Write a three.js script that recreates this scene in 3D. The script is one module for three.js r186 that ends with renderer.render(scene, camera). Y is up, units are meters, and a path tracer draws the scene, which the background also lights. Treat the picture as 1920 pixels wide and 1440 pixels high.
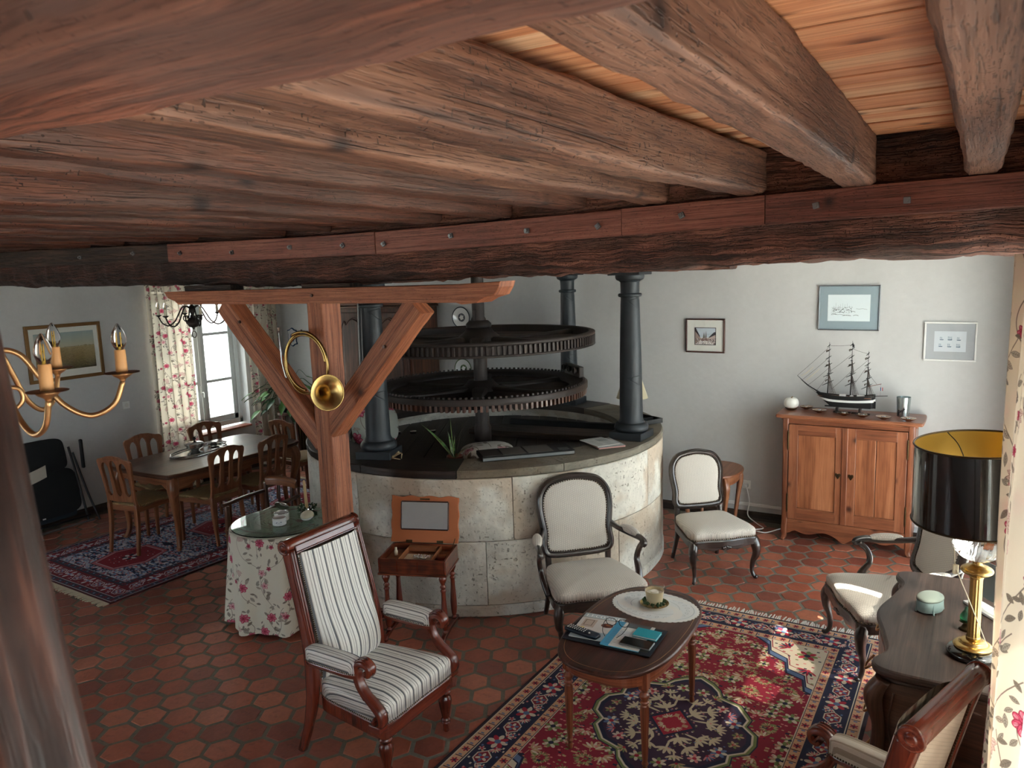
import * as THREE from 'three';
import { RoundedBoxGeometry } from 'three/addons/geometries/RoundedBoxGeometry.js';
import { mergeGeometries } from 'three/addons/utils/BufferGeometryUtils.js';

// ---------------------------------------------------------------- camera, sky, sun, exposure
const scene = new THREE.Scene();
const camera = new THREE.PerspectiveCamera(53.13, 1920 / 1440, 0.05, 200);
camera.position.set(0, 2.4, 0);
camera.setRotationFromMatrix(new THREE.Matrix4().makeBasis(
  new THREE.Vector3(0.85299, -0.03336, -0.52086), new THREE.Vector3(-0.04774, 0.98878, -0.14153), new THREE.Vector3(0.51974, 0.14559, 0.84183)));
camera.focus = 5; camera.userData.fStop = 9;
const renderer = new THREE.WebGLRenderer({ antialias: true });
renderer.toneMapping = THREE.LinearToneMapping;
renderer.toneMappingExposure = 1.42;
renderer.shadowMap.enabled = true;
scene.background = new THREE.Color(0.8, 0.93, 1.0);
scene.backgroundIntensity = 6.5;
const sun = new THREE.DirectionalLight(new THREE.Color(1, 0.93, 0.82), 26);
sun.position.set(5.8, 8.5, -0.3); sun.target.position.set(-0.4, 0, -2.8);
sun.castShadow = true; sun.shadow.mapSize.set(2048, 2048);
Object.assign(sun.shadow.camera, { left: -9, right: 9, top: 9, bottom: -9, near: 0.5, far: 40 });
scene.add(sun, sun.target);
// ---------------------------------------------------------------- helpers
const PI = Math.PI, TAU = 2 * PI, sin = Math.sin, cos = Math.cos, abs = Math.abs, pow = Math.pow;
const clamp = (x, a = 0, b = 1) => Math.min(b, Math.max(a, x)), lerp = (a, b, t) => a + (b - a) * t;
const sstep = (a, b, x) => { const t = clamp((x - a) / (b - a)); return t * t * (3 - 2 * t); };
const V = (x, y, z) => new THREE.Vector3(x, y, z), V2 = (x, y) => new THREE.Vector2(x, y);
function rng(s) { return () => { s |= 0; s = s + 0x6D2B79F5 | 0; let t = Math.imul(s ^ s >>> 15, 1 | s); t = t + Math.imul(t ^ t >>> 7, 61 | t) ^ t; return ((t ^ t >>> 14) >>> 0) / 4294967296; }; }
const R = rng(20240611);
const used = new Map();
function numbered(name) { const n = used.get(name) || 0; used.set(name, n + 1); return n ? name + '_' + String(n).padStart(3, '0') : name; }
function shadows(m) { m.castShadow = m.receiveShadow = true; return m; }
function info(o, label, category, group, kind) {
  o.userData.label = label; if (category) o.userData.category = category;
  if (group) o.userData.group = group; if (kind) o.userData.kind = kind; return o;
}
function thing(name, label, category, pos = [0, 0, 0], turn = 0, group, kind) {
  const o = new THREE.Group(); o.name = numbered(name); scene.add(o);
  o.position.set(...pos); o.rotation.y = turn; return info(o, label, category, group, kind);
}
function part(name, geo, mat, parent, label) {
  const m = shadows(new THREE.Mesh(Array.isArray(geo) ? M(geo) : geo, mat)); m.name = name; parent.add(m);
  if (label) m.userData.label = label; return m;
}
function solo(name, label, category, geo, mat, pos = [0, 0, 0], turn = 0, group, kind) {
  const m = shadows(new THREE.Mesh(Array.isArray(geo) ? M(geo) : geo, mat)); m.name = numbered(name); scene.add(m);
  m.position.set(...pos); m.rotation.y = turn; return info(m, label, category, group, kind);
}
function copyOf(o, label, pos, turn, group) {
  const c = o.clone(); c.name = numbered(o.name.replace(/_\d{3}$/, '')); c.userData = { ...o.userData, label }; if (group) c.userData.group = group;
  scene.add(c); c.position.set(...pos); if (turn !== undefined) c.rotation.y = turn; return c;
}
function clean(g) {
  if (g.index) g = g.toNonIndexed();
  for (const k of Object.keys(g.attributes)) if (!['position', 'normal', 'uv'].includes(k)) g.deleteAttribute(k);
  if (!g.attributes.normal) g.computeVertexNormals();
  if (!g.attributes.uv) g.setAttribute('uv', new THREE.BufferAttribute(new Float32Array(g.attributes.position.count * 2), 2));
  g.morphAttributes = {}; g.groups = []; return g;
}
const M = (list) => list.length === 1 ? list[0] : mergeGeometries(list.flat(9).map(clean), false);
function mv(g, x = 0, y = 0, z = 0, rx = 0, ry = 0, rz = 0) {
  return g.applyMatrix4(new THREE.Matrix4().compose(V(x, y, z), new THREE.Quaternion().setFromEuler(new THREE.Euler(rx, ry, rz)), V(1, 1, 1)));
}
const mirX = (g) => { // mirrored copy across x = 0
  g = clean(g.clone()); g.scale(-1, 1, 1); const p = g.attributes;
  for (const k of ['position', 'normal', 'uv']) { const a = p[k], n = a.itemSize; for (let i = 0; i < a.count; i += 3) for (let c = 0; c < n; c++) { const t = a.array[(i + 1) * n + c]; a.array[(i + 1) * n + c] = a.array[(i + 2) * n + c]; a.array[(i + 2) * n + c] = t; } }
  return g;
};
// uv in metres by the face's main direction, u along the grain axis (0 x, 1 y, 2 z; default the longest side)
function boxUV(g, grain, off) {
  g = clean(g); const p = g.attributes.position.array, n = g.attributes.position.count, uv = new Float32Array(n * 2);
  if (grain === undefined) { g.computeBoundingBox(); const s = g.boundingBox.getSize(V()); grain = s.x >= s.y && s.x >= s.z ? 0 : s.y >= s.z ? 1 : 2; }
  const o = off || [R() * 7, R() * 7], a = V(), b = V(), c = V();
  for (let i = 0; i < n; i += 3) {
    a.fromArray(p, i * 3); b.fromArray(p, i * 3 + 3).sub(a); c.fromArray(p, i * 3 + 6).sub(a); b.cross(c);
    const d = [abs(b.x), abs(b.y), abs(b.z)], k = d[0] > d[1] && d[0] > d[2] ? 0 : d[1] > d[2] ? 1 : 2;
    const others = [0, 1, 2].filter((q) => q !== k); const ua = others.includes(grain) ? grain : others[0], va = others.find((q) => q !== ua);
    for (let j = 0; j < 3; j++) { uv[(i + j) * 2] = p[(i + j) * 3 + ua] + o[0]; uv[(i + j) * 2 + 1] = p[(i + j) * 3 + va] + o[1] + k * 0.37; }
  }
  g.setAttribute('uv', new THREE.BufferAttribute(uv, 2)); return g;
}
function box(w, h, d, r = 0.004, grain) { r = Math.min(r, w * 0.45, h * 0.45, d * 0.45); return boxUV(r > 0 ? new RoundedBoxGeometry(w, h, d, 1, r) : new THREE.BoxGeometry(w, h, d), grain); }
const bx = (x, y, z, w, h, d, r, grain) => mv(box(w, h, d, r, grain), x, y, z);
// box by corners
const bc = (x0, x1, y0, y1, z0, z1, r, grain) => bx((x0 + x1) / 2, (y0 + y1) / 2, (z0 + z1) / 2, abs(x1 - x0), abs(y1 - y0), abs(z1 - z0), r, grain);
// lathe from [radius, y] pairs; flute(angle, y) optional radius factor
function lathe(prof, seg = 20, flute) {
  const n = prof.length, pos = [], uv = [], idx = []; let L = 0;
  for (let i = 0; i < n; i++) {
    if (i) L += Math.hypot(prof[i][0] - prof[i - 1][0], prof[i][1] - prof[i - 1][1]);
    for (let j = 0; j <= seg; j++) { const a = j / seg * TAU, r = prof[i][0] * (flute ? flute(a, prof[i][1], prof[i][0]) : 1); pos.push(r * cos(a), prof[i][1], r * sin(a)); uv.push(L, j / seg * TAU * 0.04); }
  }
  for (let i = 0; i < n - 1; i++) for (let j = 0; j < seg; j++) { const a = i * (seg + 1) + j, b = a + seg + 1; idx.push(a, b, a + 1, a + 1, b, b + 1); }
  return grid(pos, uv, idx, true);
}
function grid(pos, uv, idx, weldRing) {
  const g = new THREE.BufferGeometry();
  g.setAttribute('position', new THREE.Float32BufferAttribute(pos, 3)); g.setAttribute('uv', new THREE.Float32BufferAttribute(uv, 2)); g.setIndex(idx); g.computeVertexNormals();
  return g;
}
function smoothProf(pts, k = 6) { // rounded lathe profile through points
  const c = new THREE.CatmullRomCurve3(pts.map(([r, y]) => V(r, y, 0)), false, 'centripetal'); return c.getPoints((pts.length - 1) * k).map((p) => [Math.max(p.x, 0.0001), p.y]);
}
// parametric sheet
function sheet(fn, nu, nv, uvfn) {
  const pos = [], uv = [], idx = [];
  for (let i = 0; i <= nv; i++) for (let j = 0; j <= nu; j++) { const u = j / nu, v = i / nv, p = fn(u, v); pos.push(p[0], p[1], p[2]); const t = uvfn ? uvfn(u, v) : [u, v]; uv.push(t[0], t[1]); }
  for (let i = 0; i < nv; i++) for (let j = 0; j < nu; j++) { const a = i * (nu + 1) + j, b = a + nu + 1; idx.push(a, a + 1, b, a + 1, b + 1, b); }
  return grid(pos, uv, idx);
}
// swept limb: points, radii (number | [rx, ry] | list of either), superellipse power pw (2 round, 4 squarish); side = fixed direction for rx
function limb(pts, rad, o = {}) {
  const { seg = 10, n = pts.length * 5, closed = false, pw = 2, side = null, cap = true, straight = false } = o;
  const P = pts.map((p) => p.isVector3 ? p : V(...p));
  const cv = straight ? null : new THREE.CatmullRomCurve3(P, closed, 'centripetal');
  const at = (t) => { if (cv) return cv.getPoint(t); const s = t * (P.length - 1), i = Math.min(Math.floor(s), P.length - 2); return P[i].clone().lerp(P[i + 1], s - i); };
  const rl = Array.isArray(rad) && rad.length > 0 && (Array.isArray(rad[0]) || rad.length > 2) ? rad : null;
  const r2 = (q) => Array.isArray(q) ? q : [q, q];
  const radius = (t) => { if (!rl) return r2(rad); const s = t * (closed ? rl.length : rl.length - 1), i = Math.floor(s) % rl.length, j = closed ? (i + 1) % rl.length : Math.min(i + 1, rl.length - 1), a = r2(rl[i]), b = r2(rl[j]), f = s - Math.floor(s); const e = f * f * (3 - 2 * f); return [lerp(a[0], b[0], e), lerp(a[1], b[1], e)]; };
  const N = straight ? (o.n || (P.length - 1) * 3) : n, pos = [], uv = [], idx = []; let up = null, L = 0, prev = null; const uo = [R() * 5, R() * 5];
  for (let i = 0; i <= N; i++) {
    const t = i / N, p = at(closed ? t % 1 : t), e = 1e-3, q0 = closed ? at((t - e + 1) % 1) : at(Math.max(0, t - e)), q1 = closed ? at((t + e) % 1) : at(Math.min(1, t + e)), T = q1.sub(q0).normalize();
    let X; if (side) { const s = V(...side); X = s.addScaledVector(T, -s.dot(T)).normalize(); } else { if (!up) { up = abs(T.y) < 0.9 ? V(0, 1, 0) : V(1, 0, 0); } X = up.clone().addScaledVector(T, -up.dot(T)).normalize(); up = X; }
    const Y = T.clone().cross(X), [rx, ry] = radius(t); if (prev) L += p.distanceTo(prev); prev = p;
    for (let j = 0; j <= seg; j++) { const a = j / seg * TAU + (pw > 2.5 ? PI / seg : 0), c = cos(a), s = sin(a), x = Math.sign(c) * pow(abs(c), 2 / pw) * rx, y = Math.sign(s) * pow(abs(s), 2 / pw) * ry; pos.push(p.x + X.x * x + Y.x * y, p.y + X.y * x + Y.y * y, p.z + X.z * x + Y.z * y); uv.push(L + uo[0], j / seg * (rx + ry) * 3.14 + uo[1]); }
  }
  const w = seg + 1;
  for (let i = 0; i < N; i++) for (let j = 0; j < seg; j++) { const a = i * w + j, b = a + w; idx.push(a, a + 1, b, a + 1, b + 1, b); }
  if (!closed && cap) for (const [row, f] of [[0, 1], [N, -1]]) { const c = pos.length / 3; let x = 0, y = 0, z = 0; for (let j = 0; j < seg; j++) { const k = (row * w + j) * 3; x += pos[k]; y += pos[k + 1]; z += pos[k + 2]; } pos.push(x / seg, y / seg, z / seg); uv.push(0, 0); for (let j = 0; j < seg; j++) { const a = row * w + j; f > 0 ? idx.push(c, a + 1, a) : idx.push(c, a, a + 1); } }
  return grid(pos, uv, idx);
}
// smooth closed outline through 2-D points
function outline(pts, n = 48) { const c = new THREE.CatmullRomCurve3(pts.map(([x, y]) => V(x, y, 0)), true, 'centripetal'); return c.getPoints(n).slice(0, n).map((p) => [p.x, p.y]); }
const oval = (a, b, n = 40, p = 2) => Array.from({ length: n }, (_, i) => { const t = i / n * TAU, c = cos(t), s = sin(t); return [Math.sign(c) * pow(abs(c), 2 / p) * a, Math.sign(s) * pow(abs(s), 2 / p) * b]; });
// upholstered pad on outline (in x,z), from y0 up: side wall h, dome d; planar uv in metres
function pad(ol, h, d, rings = 7, p = 2.6, bottom = true) {
  const n = ol.length, pos = [], uv = [], idx = [], push = (x, y, z) => { pos.push(x, y, z); uv.push(x, z); };
  let cx = 0, cz = 0; for (const q of ol) { cx += q[0] / n; cz += q[1] / n; }
  const rows = []; if (h > 0) rows.push([1, 0]); 
  for (let i = 0; i < rings; i++) { const r = cos(i / rings * PI / 2); rows.push([pow(r, 0.8), h + d * pow(1 - pow(pow(r, 0.8), p), 1 / 2)]); }
  for (const [s, y] of rows) for (const q of ol) push(cx + (q[0] - cx) * s, y, cz + (q[1] - cz) * s);
  push(cx, h + d, cz); const top = pos.length / 3 - 1;
  for (let i = 0; i < rows.length - 1; i++) for (let j = 0; j < n; j++) { const a = i * n + j, a2 = i * n + (j + 1) % n, b = a + n, b2 = a2 + n; idx.push(a, b, a2, a2, b, b2); }
  const l = (rows.length - 1) * n; for (let j = 0; j < n; j++) idx.push(l + j, top, l + (j + 1) % n);
  if (bottom) { push(cx, 0, cz); const c = pos.length / 3 - 1; for (let j = 0; j < n; j++) idx.push(c, j, (j + 1) % n); }
  // outward orientation whatever the outline's turn
  let ar = 0; for (let j = 0; j < n; j++) { const a = ol[j], b = ol[(j + 1) % n]; ar += a[0] * b[1] - b[0] * a[1]; }
  if (ar < 0) for (let i = 0; i < idx.length; i += 3) { const t = idx[i]; idx[i] = idx[i + 1]; idx[i + 1] = t; }
  return grid(pos, uv, idx);
}
// flat board with outline (x,z), thickness h, rounded edge; lies on y 0..h
function board(ol, h, bev = 0.004, holes, segs = 2) {
  const s = new THREE.Shape(ol.map(([x, y]) => V2(x, y))); if (holes) for (const q of holes) s.holes.push(new THREE.Path(q.map(([x, y]) => V2(x, y))));
  const g = new THREE.ExtrudeGeometry(s, { depth: Math.max(h - 2 * bev, 1e-4), bevelEnabled: bev > 0, bevelThickness: bev, bevelSize: bev, bevelOffset: -bev, bevelSegments: segs, curveSegments: 4 });
  g.translate(0, 0, bev); g.rotateX(PI / 2); g.translate(0, h, 0); return boxUV(g);
}
// the same standing: outline in (x,y), depth along z 0..h
function stand(ol, h, bev = 0.003, holes, grain) {
  const s = new THREE.Shape(ol.map(([x, y]) => V2(x, y))); if (holes) for (const q of holes) s.holes.push(new THREE.Path(q.map(([x, y]) => V2(x, y))));
  const g = new THREE.ExtrudeGeometry(s, { depth: Math.max(h - 2 * bev, 1e-4), bevelEnabled: bev > 0, bevelThickness: bev, bevelSize: bev, bevelOffset: -bev, bevelSegments: 2, curveSegments: 4 });
  g.translate(0, 0, bev); return boxUV(g, grain);
}
const cyl = (r0, r1, h, seg = 16) => lathe([[0.0001, 0], [r0, 0], [r0, 0.0001], [r1, h - 0.0001], [r1, h], [0.0001, h]], seg);
const ball = (r, w = 12, h = 8) => new THREE.SphereGeometry(r, w, h);
const tube = (pts, r, seg = 6, n) => limb(pts, r, { seg, n: n || pts.length * 4 });
// hewn timber along +x, length L, width w (z), height h (y), centred on y = z = 0
const hash = (a, b, c) => { let n = Math.imul(a | 0, 374761393) + Math.imul(b | 0, 668265263) + Math.imul(c | 0, 2147483647 ^ 0x5bd1e995) | 0; n = Math.imul(n ^ n >>> 13, 1274126177); return ((n ^ n >>> 16) >>> 0) / 4294967295; };
function vnoise(x, y, s) { const i = Math.floor(x), j = Math.floor(y), f = x - i, g = y - j, u = f * f * (3 - 2 * f), v = g * g * (3 - 2 * g); return lerp(lerp(hash(i, j, s), hash(i + 1, j, s), u), lerp(hash(i, j + 1, s), hash(i + 1, j + 1, s), u), v) * 2 - 1; }
function timber(L, w, h, o = {}) {
  const { seed = 1, rough = 0.004, wave = 0.008, ch = 0.012, seg = Math.ceil(L / 0.09), bend = 0, sway = 0, ends = 0.0 } = o;
  const c = ch, hw = w / 2, hh = h / 2; const ring = [];
  const edge = (x0, y0, x1, y1, n) => { for (let i = 0; i < n; i++) ring.push([lerp(x0, x1, i / n), lerp(y0, y1, i / n)]); };
  edge(-hw + c, -hh, hw - c, -hh, 5); edge(hw - c, -hh, hw, -hh + c, 2); edge(hw, -hh + c, hw, hh - c, 5); edge(hw, hh - c, hw - c, hh, 2); edge(hw - c, hh, -hw + c, hh, 4); edge(-hw + c, hh, -hw, hh - c, 2); edge(-hw, hh - c, -hw, -hh + c, 5); edge(-hw, -hh + c, -hw + c, -hh, 2);
  const n = ring.length, pos = [], uv = [], idx = [], uo = [R() * 9, R() * 9]; let per = [0]; for (let j = 1; j <= n; j++) per.push(per[j - 1] + Math.hypot(ring[j % n][0] - ring[j - 1][0], ring[j % n][1] - ring[j - 1][1]));
  for (let i = 0; i <= seg; i++) {
    const x = (i / seg - 0.5) * L, t = i / seg, dy = wave * vnoise(x * 0.9 + 3, seed, 7) + bend * (1 - pow(2 * t - 1, 2)), dz = wave * vnoise(x * 0.8 + 9, seed, 8) + sway * (1 - pow(2 * t - 1, 2)), k = 1 + 0.03 * vnoise(x * 1.3, seed, 5);
    for (let j = 0; j <= n; j++) { const [a, b] = ring[j % n], r = rough * (vnoise(x * 9, (j % n) * 0.7, seed) + 0.6 * vnoise(x * 21, (j % n) * 1.3, seed + 3)), l = Math.hypot(a, b) || 1; pos.push(x, b * k + dy + b / l * r, a * k + dz + a / l * r); uv.push(x + uo[0], per[j] + uo[1]); }
  }
  for (let i = 0; i < seg; i++) for (let j = 0; j < n; j++) { const a = i * (n + 1) + j, b = a + n + 1; idx.push(a, b, a + 1, a + 1, b, b + 1); }
  for (const [row, f] of [[0, 1], [seg, -1]]) { const s = pos.length / 3; pos.push((row / seg - 0.5) * L, 0, 0); uv.push(uo[0], uo[1]); for (let j = 0; j <= n; j++) { const k = (row * (n + 1) + j) * 3; pos.push(pos[k], pos[k + 1], pos[k + 2]); uv.push(uo[0] + pos[k + 1] * 0.3, uo[1] + pos[k + 2]); } for (let j = 0; j < n; j++) f > 0 ? idx.push(s, s + 1 + j, s + 2 + j) : idx.push(s, s + 2 + j, s + 1 + j); }
  return grid(pos, uv, idx);
}
// ---------------------------------------------------------------- textures and materials
const TBL = new Float32Array(65536); { const q = rng(77); for (let i = 0; i < 65536; i++) TBL[i] = q(); }
function tn(x, y, px, py, s) { // tiling value noise, period px,py
  const i = Math.floor(x), j = Math.floor(y), f = x - i, g = y - j, u = f * f * (3 - 2 * f), v = g * g * (3 - 2 * g);
  const i0 = ((i % px) + px) % px, i1 = (i0 + 1) % px, j0 = ((j % py) + py) % py, j1 = (j0 + 1) % py, k = s * 7919;
  const A = TBL[(i0 + j0 * 251 + k) & 65535], B = TBL[(i1 + j0 * 251 + k) & 65535], C = TBL[(i0 + j1 * 251 + k) & 65535], D = TBL[(i1 + j1 * 251 + k) & 65535];
  return A + (B - A) * u + (C - A) * v + (A - B - C + D) * u * v;
}
function fbm(u, v, fx, fy, oct, s) { let a = 0, w = 0.5, t = 0; for (let o = 0; o < oct; o++) { a += w * tn(u * fx, v * fy, fx, fy, s + o); t += w; w *= 0.5; fx *= 2; fy *= 2; } return a / t; }
function makeTex(W, H, Lx, Ly, fn, bump = true) { // fn(u,v,out) -> out[0..2] sRGB 0..255, out[3] height 0..1
  const a = new Uint8Array(W * H * 4), b = bump ? new Uint8Array(W * H * 4) : null, o = [0, 0, 0, 0.5];
  for (let y = 0, k = 0; y < H; y++) for (let x = 0; x < W; x++, k += 4) { fn((x + 0.5) / W, (y + 0.5) / H, o); a[k] = clamp(o[0], 0, 255); a[k + 1] = clamp(o[1], 0, 255); a[k + 2] = clamp(o[2], 0, 255); a[k + 3] = 255; if (b) { b[k] = b[k + 1] = b[k + 2] = clamp(o[3]) * 255; b[k + 3] = 255; } }
  const mk = (d, srgb) => { const t = new THREE.DataTexture(d, W, H, THREE.RGBAFormat); t.wrapS = t.wrapT = THREE.RepeatWrapping; t.magFilter = THREE.LinearFilter; t.minFilter = THREE.LinearFilter; if (srgb) t.colorSpace = THREE.SRGBColorSpace; t.repeat.set(1 / Lx, 1 / Ly); t.needsUpdate = true; return t; };
  return { map: mk(a, true), bump: b ? mk(b, false) : null };
}
const std = (o) => new THREE.MeshStandardMaterial(o), phy = (o) => new THREE.MeshPhysicalMaterial(o);
const rgb = (s) => new THREE.Color(s);
function woodTex(o) {
  const { W = 512, H = 512, Lx = 1.2, Ly = 0.5, ringW = 0.35, grainW = 0.9, fineW = 0.5, dark, mid, light, rings = 7, warp = 1.4, patch = 0.5, pores = 0.5, knots = 0, seed = 1, cracks = 0, specks = 0, grey = 0, greyCol = [128, 112, 100] } = o;
  const q = rng(seed * 31 + 5), K = Array.from({ length: knots }, () => [q(), q(), 0.02 + q() * 0.03]);
  return makeTex(W, H, Lx, Ly, (u, v, out) => {
    let kn = 0, dv = 0; for (const [a, b, r] of K) { let du = u - a, d2 = v - b; du -= Math.round(du); d2 -= Math.round(d2); const D = Math.hypot(du * Lx, d2 * Ly) / (r * 1.2); dv += 0.05 * Math.exp(-D * D * 0.4) * Math.sign(d2); kn = Math.max(kn, Math.exp(-D * D * 2.2)); }
    const w = fbm(u, v, 2, 3, 3, seed), g = fbm(u, v + dv, 3, 40, 4, seed + 11), r = 0.5 + 0.5 * sin((v + dv) * rings * TAU + w * warp * TAU), p = fbm(u, v, 2, 3, 4, seed + 23), po = fbm(u, v, 14, 150, 2, seed + 31), fine = fbm(u, v, 6, 110, 2, seed + 41);
    let t = clamp(0.5 + (r - 0.5) * ringW + (g - 0.5) * grainW + (p - 0.5) * patch * 1.6 + (fine - 0.5) * fineW); const a = t < 0.5 ? dark : mid, b = t < 0.5 ? mid : light, f = t < 0.5 ? t * 2 : t * 2 - 1;
    let c0 = lerp(a[0], b[0], f), c1 = lerp(a[1], b[1], f), c2 = lerp(a[2], b[2], f), h = 0.5 + (g - 0.5) * 0.5 + (fine - 0.5) * 0.35;
    if (grey) { const m = sstep(0.5, 0.75, fbm(u, v, 2, 2, 4, seed + 51)) * grey; c0 = lerp(c0, greyCol[0], m); c1 = lerp(c1, greyCol[1], m); c2 = lerp(c2, greyCol[2], m); }
    const pm = sstep(0.62, 0.78, po) * pores; c0 *= 1 - 0.35 * pm; c1 *= 1 - 0.38 * pm; c2 *= 1 - 0.4 * pm; h -= pm * 0.3;
    if (cracks) { const cw = fbm(u, v, 1, 16, 3, seed + 61), cr = sstep(0.016, 0.0, abs(cw - 0.5)) * sstep(0.5, 0.62, fbm(u, v, 4, 9, 2, seed + 71)) * cracks; c0 *= 1 - 0.6 * cr; c1 *= 1 - 0.6 * cr; c2 *= 1 - 0.6 * cr; h -= cr * 0.6; }
    if (specks) { const sk = sstep(0.83, 0.92, tn(u * 220, v * 110, 220, 110, seed + 81)) * sstep(0.4, 0.6, fbm(u, v, 5, 5, 2, seed + 83)) * specks, st = sstep(0.64, 0.8, fbm(u, v, 40, 240, 2, seed + 85)) * 0.6 * specks; const d = Math.max(sk, st); c0 *= 1 - 0.45 * d; c1 *= 1 - 0.47 * d; c2 *= 1 - 0.48 * d; h -= d * 0.35; const li = sstep(0.66, 0.82, fbm(u, v, 30, 200, 2, seed + 91)) * 0.35 * specks; c0 = lerp(c0, light[0] * 1.08, li); c1 = lerp(c1, light[1] * 1.08, li); c2 = lerp(c2, light[2] * 1.08, li); h += li * 0.3; }
    if (kn > 0) { c0 = lerp(c0, dark[0] * 0.55, kn); c1 = lerp(c1, dark[1] * 0.5, kn); c2 = lerp(c2, dark[2] * 0.5, kn); }
    out[0] = c0; out[1] = c1; out[2] = c2; out[3] = h;
  });
}
function wood(o, rough = 0.5, bumpScale = 0.0015, extra = {}) { const t = woodTex(o); return phy({ map: t.map, bumpMap: t.bump, bumpScale, roughness: rough, ...extra }); }
const mat = {};
// structural timber
mat.joist = wood({ W: 2048, H: 1024, specks: 1, Lx: 1.8, Ly: 0.8, ringW: 0.08, grainW: 0.5, fineW: 0.7, dark: [74, 48, 38], mid: [120, 83, 65], light: [150, 111, 90], grey: 0.8, greyCol: [112, 97, 88], patch: 0.7, cracks: 0.8, knots: 3, seed: 3, rings: 5 }, 0.62, 0.004);
mat.joistRed = wood({ W: 2048, H: 1024, specks: 1, Lx: 1.8, Ly: 0.8, ringW: 0.08, grainW: 0.5, fineW: 0.7, dark: [64, 36, 28], mid: [108, 65, 49], light: [138, 89, 69], grey: 0.6, greyCol: [92, 74, 66], patch: 0.7, cracks: 0.9, knots: 3, seed: 5, rings: 6 }, 0.6, 0.004);
mat.log = wood({ W: 1024, H: 1024, specks: 1, Lx: 0.9, Ly: 0.55, ringW: 0.12, fineW: 1.2, dark: [54, 33, 27], mid: [106, 66, 53], light: [152, 102, 82], grey: 0.5, greyCol: [66, 54, 48], patch: 0.9, cracks: 1, pores: 1, seed: 7, rings: 9 }, 0.7, 0.014);
mat.ledger = wood({ specks: 0.6, ringW: 0.15, fineW: 0.8, Lx: 1.6, Ly: 0.5, dark: [94, 52, 42], mid: [134, 78, 63], light: [158, 100, 82], cracks: 0.5, knots: 2, seed: 9, rings: 4 }, 0.55, 0.003);
mat.post = wood({ specks: 0.5, ringW: 0.22, fineW: 0.8, W: 1024, H: 512, Lx: 1.5, Ly: 0.4, dark: [120, 66, 42], mid: [164, 98, 66], light: [192, 126, 90], cracks: 0.9, knots: 1, seed: 12, rings: 6 }, 0.55, 0.003);
mat.near = wood({ specks: 0.6, W: 1024, H: 512, Lx: 1.4, Ly: 0.6, ringW: 0.15, fineW: 0.9, dark: [84, 48, 37], mid: [134, 80, 60], light: [164, 106, 82], grey: 0.5, greyCol: [104, 82, 76], patch: 0.8, seed: 14, rings: 4 }, 0.6, 0.003);
mat.rail = wood({ W: 1024, H: 256, Lx: 0.5, Ly: 0.3, ringW: 0.3, dark: [40, 22, 17], mid: [74, 42, 33], light: [112, 74, 60], grey: 0.6, greyCol: [96, 82, 78], patch: 1.4, seed: 17, rings: 3 }, 0.5, 0.002);
mat.darkWood = wood({ Lx: 1.2, Ly: 0.5, dark: [34, 26, 22], mid: [58, 44, 36], light: [92, 70, 56], cracks: 1, pores: 1, seed: 16, rings: 7 }, 0.75, 0.01);
mat.pine = [0, 1, 2].map((i) => wood({ Lx: 1.4, Ly: 0.24, dark: [[178, 112, 74], [166, 100, 64], [190, 134, 98]][i], mid: [[214, 150, 108], [202, 134, 94], [220, 170, 130]][i], light: [[230, 176, 136], [222, 160, 120], [236, 198, 162]][i], knots: 3, pores: 0.3, patch: 0.4, rings: 3, seed: 20 + i * 3 }, 0.5, 0.001));
// furniture woods
mat.cherry = wood({ Lx: 1.0, Ly: 0.5, ringW: 0.15, grainW: 0.5, fineW: 0.4, dark: [98, 54, 34], mid: [138, 82, 54], light: [166, 108, 76], knots: 2, patch: 0.8, pores: 0.3, seed: 30, rings: 3 }, 0.34, 0.0006, { clearcoat: 0.3, clearcoatRoughness: 0.3 });
mat.cherryPanel = wood({ Lx: 1.0, Ly: 0.5, ringW: 0.15, grainW: 0.5, fineW: 0.4, dark: [116, 66, 40], mid: [158, 98, 64], light: [184, 124, 86], knots: 1, patch: 0.8, pores: 0.2, seed: 33, rings: 3 }, 0.34, 0.0006, { clearcoat: 0.3, clearcoatRoughness: 0.3 });
mat.mahog = wood({ Lx: 0.8, Ly: 0.3, ringW: 0.12, grainW: 0.5, fineW: 0.3, dark: [58, 20, 13], mid: [98, 38, 24], light: [134, 60, 38], pores: 0.3, seed: 36, rings: 4 }, 0.26, 0.0004, { clearcoat: 0.5, clearcoatRoughness: 0.18 });
mat.burr = wood({ Lx: 0.5, Ly: 0.4, dark: [66, 28, 18], mid: [110, 52, 32], light: [148, 80, 50], warp: 4, patch: 1, pores: 0.3, seed: 39, rings: 3 }, 0.3, 0.0004, { clearcoat: 0.4, clearcoatRoughness: 0.2 });
mat.coffee = wood({ Lx: 1.0, Ly: 0.4, dark: [38, 18, 13], mid: [62, 30, 22], light: [88, 46, 34], pores: 0.3, seed: 42, rings: 4 }, 0.3, 0.0004, { clearcoat: 0.3, clearcoatRoughness: 0.25 });
mat.coffeeLeg = wood({ Lx: 0.8, Ly: 0.3, dark: [86, 42, 26], mid: [124, 66, 42], light: [150, 88, 58], pores: 0.3, seed: 44, rings: 4 }, 0.32, 0.0005, { clearcoat: 0.3, clearcoatRoughness: 0.25 });
mat.walnut = wood({ Lx: 0.8, Ly: 0.3, dark: [24, 17, 15], mid: [42, 31, 27], light: [62, 47, 40], pores: 0.3, seed: 46, rings: 4 }, 0.3, 0.0004, { clearcoat: 0.9, clearcoatRoughness: 0.2 });
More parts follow.
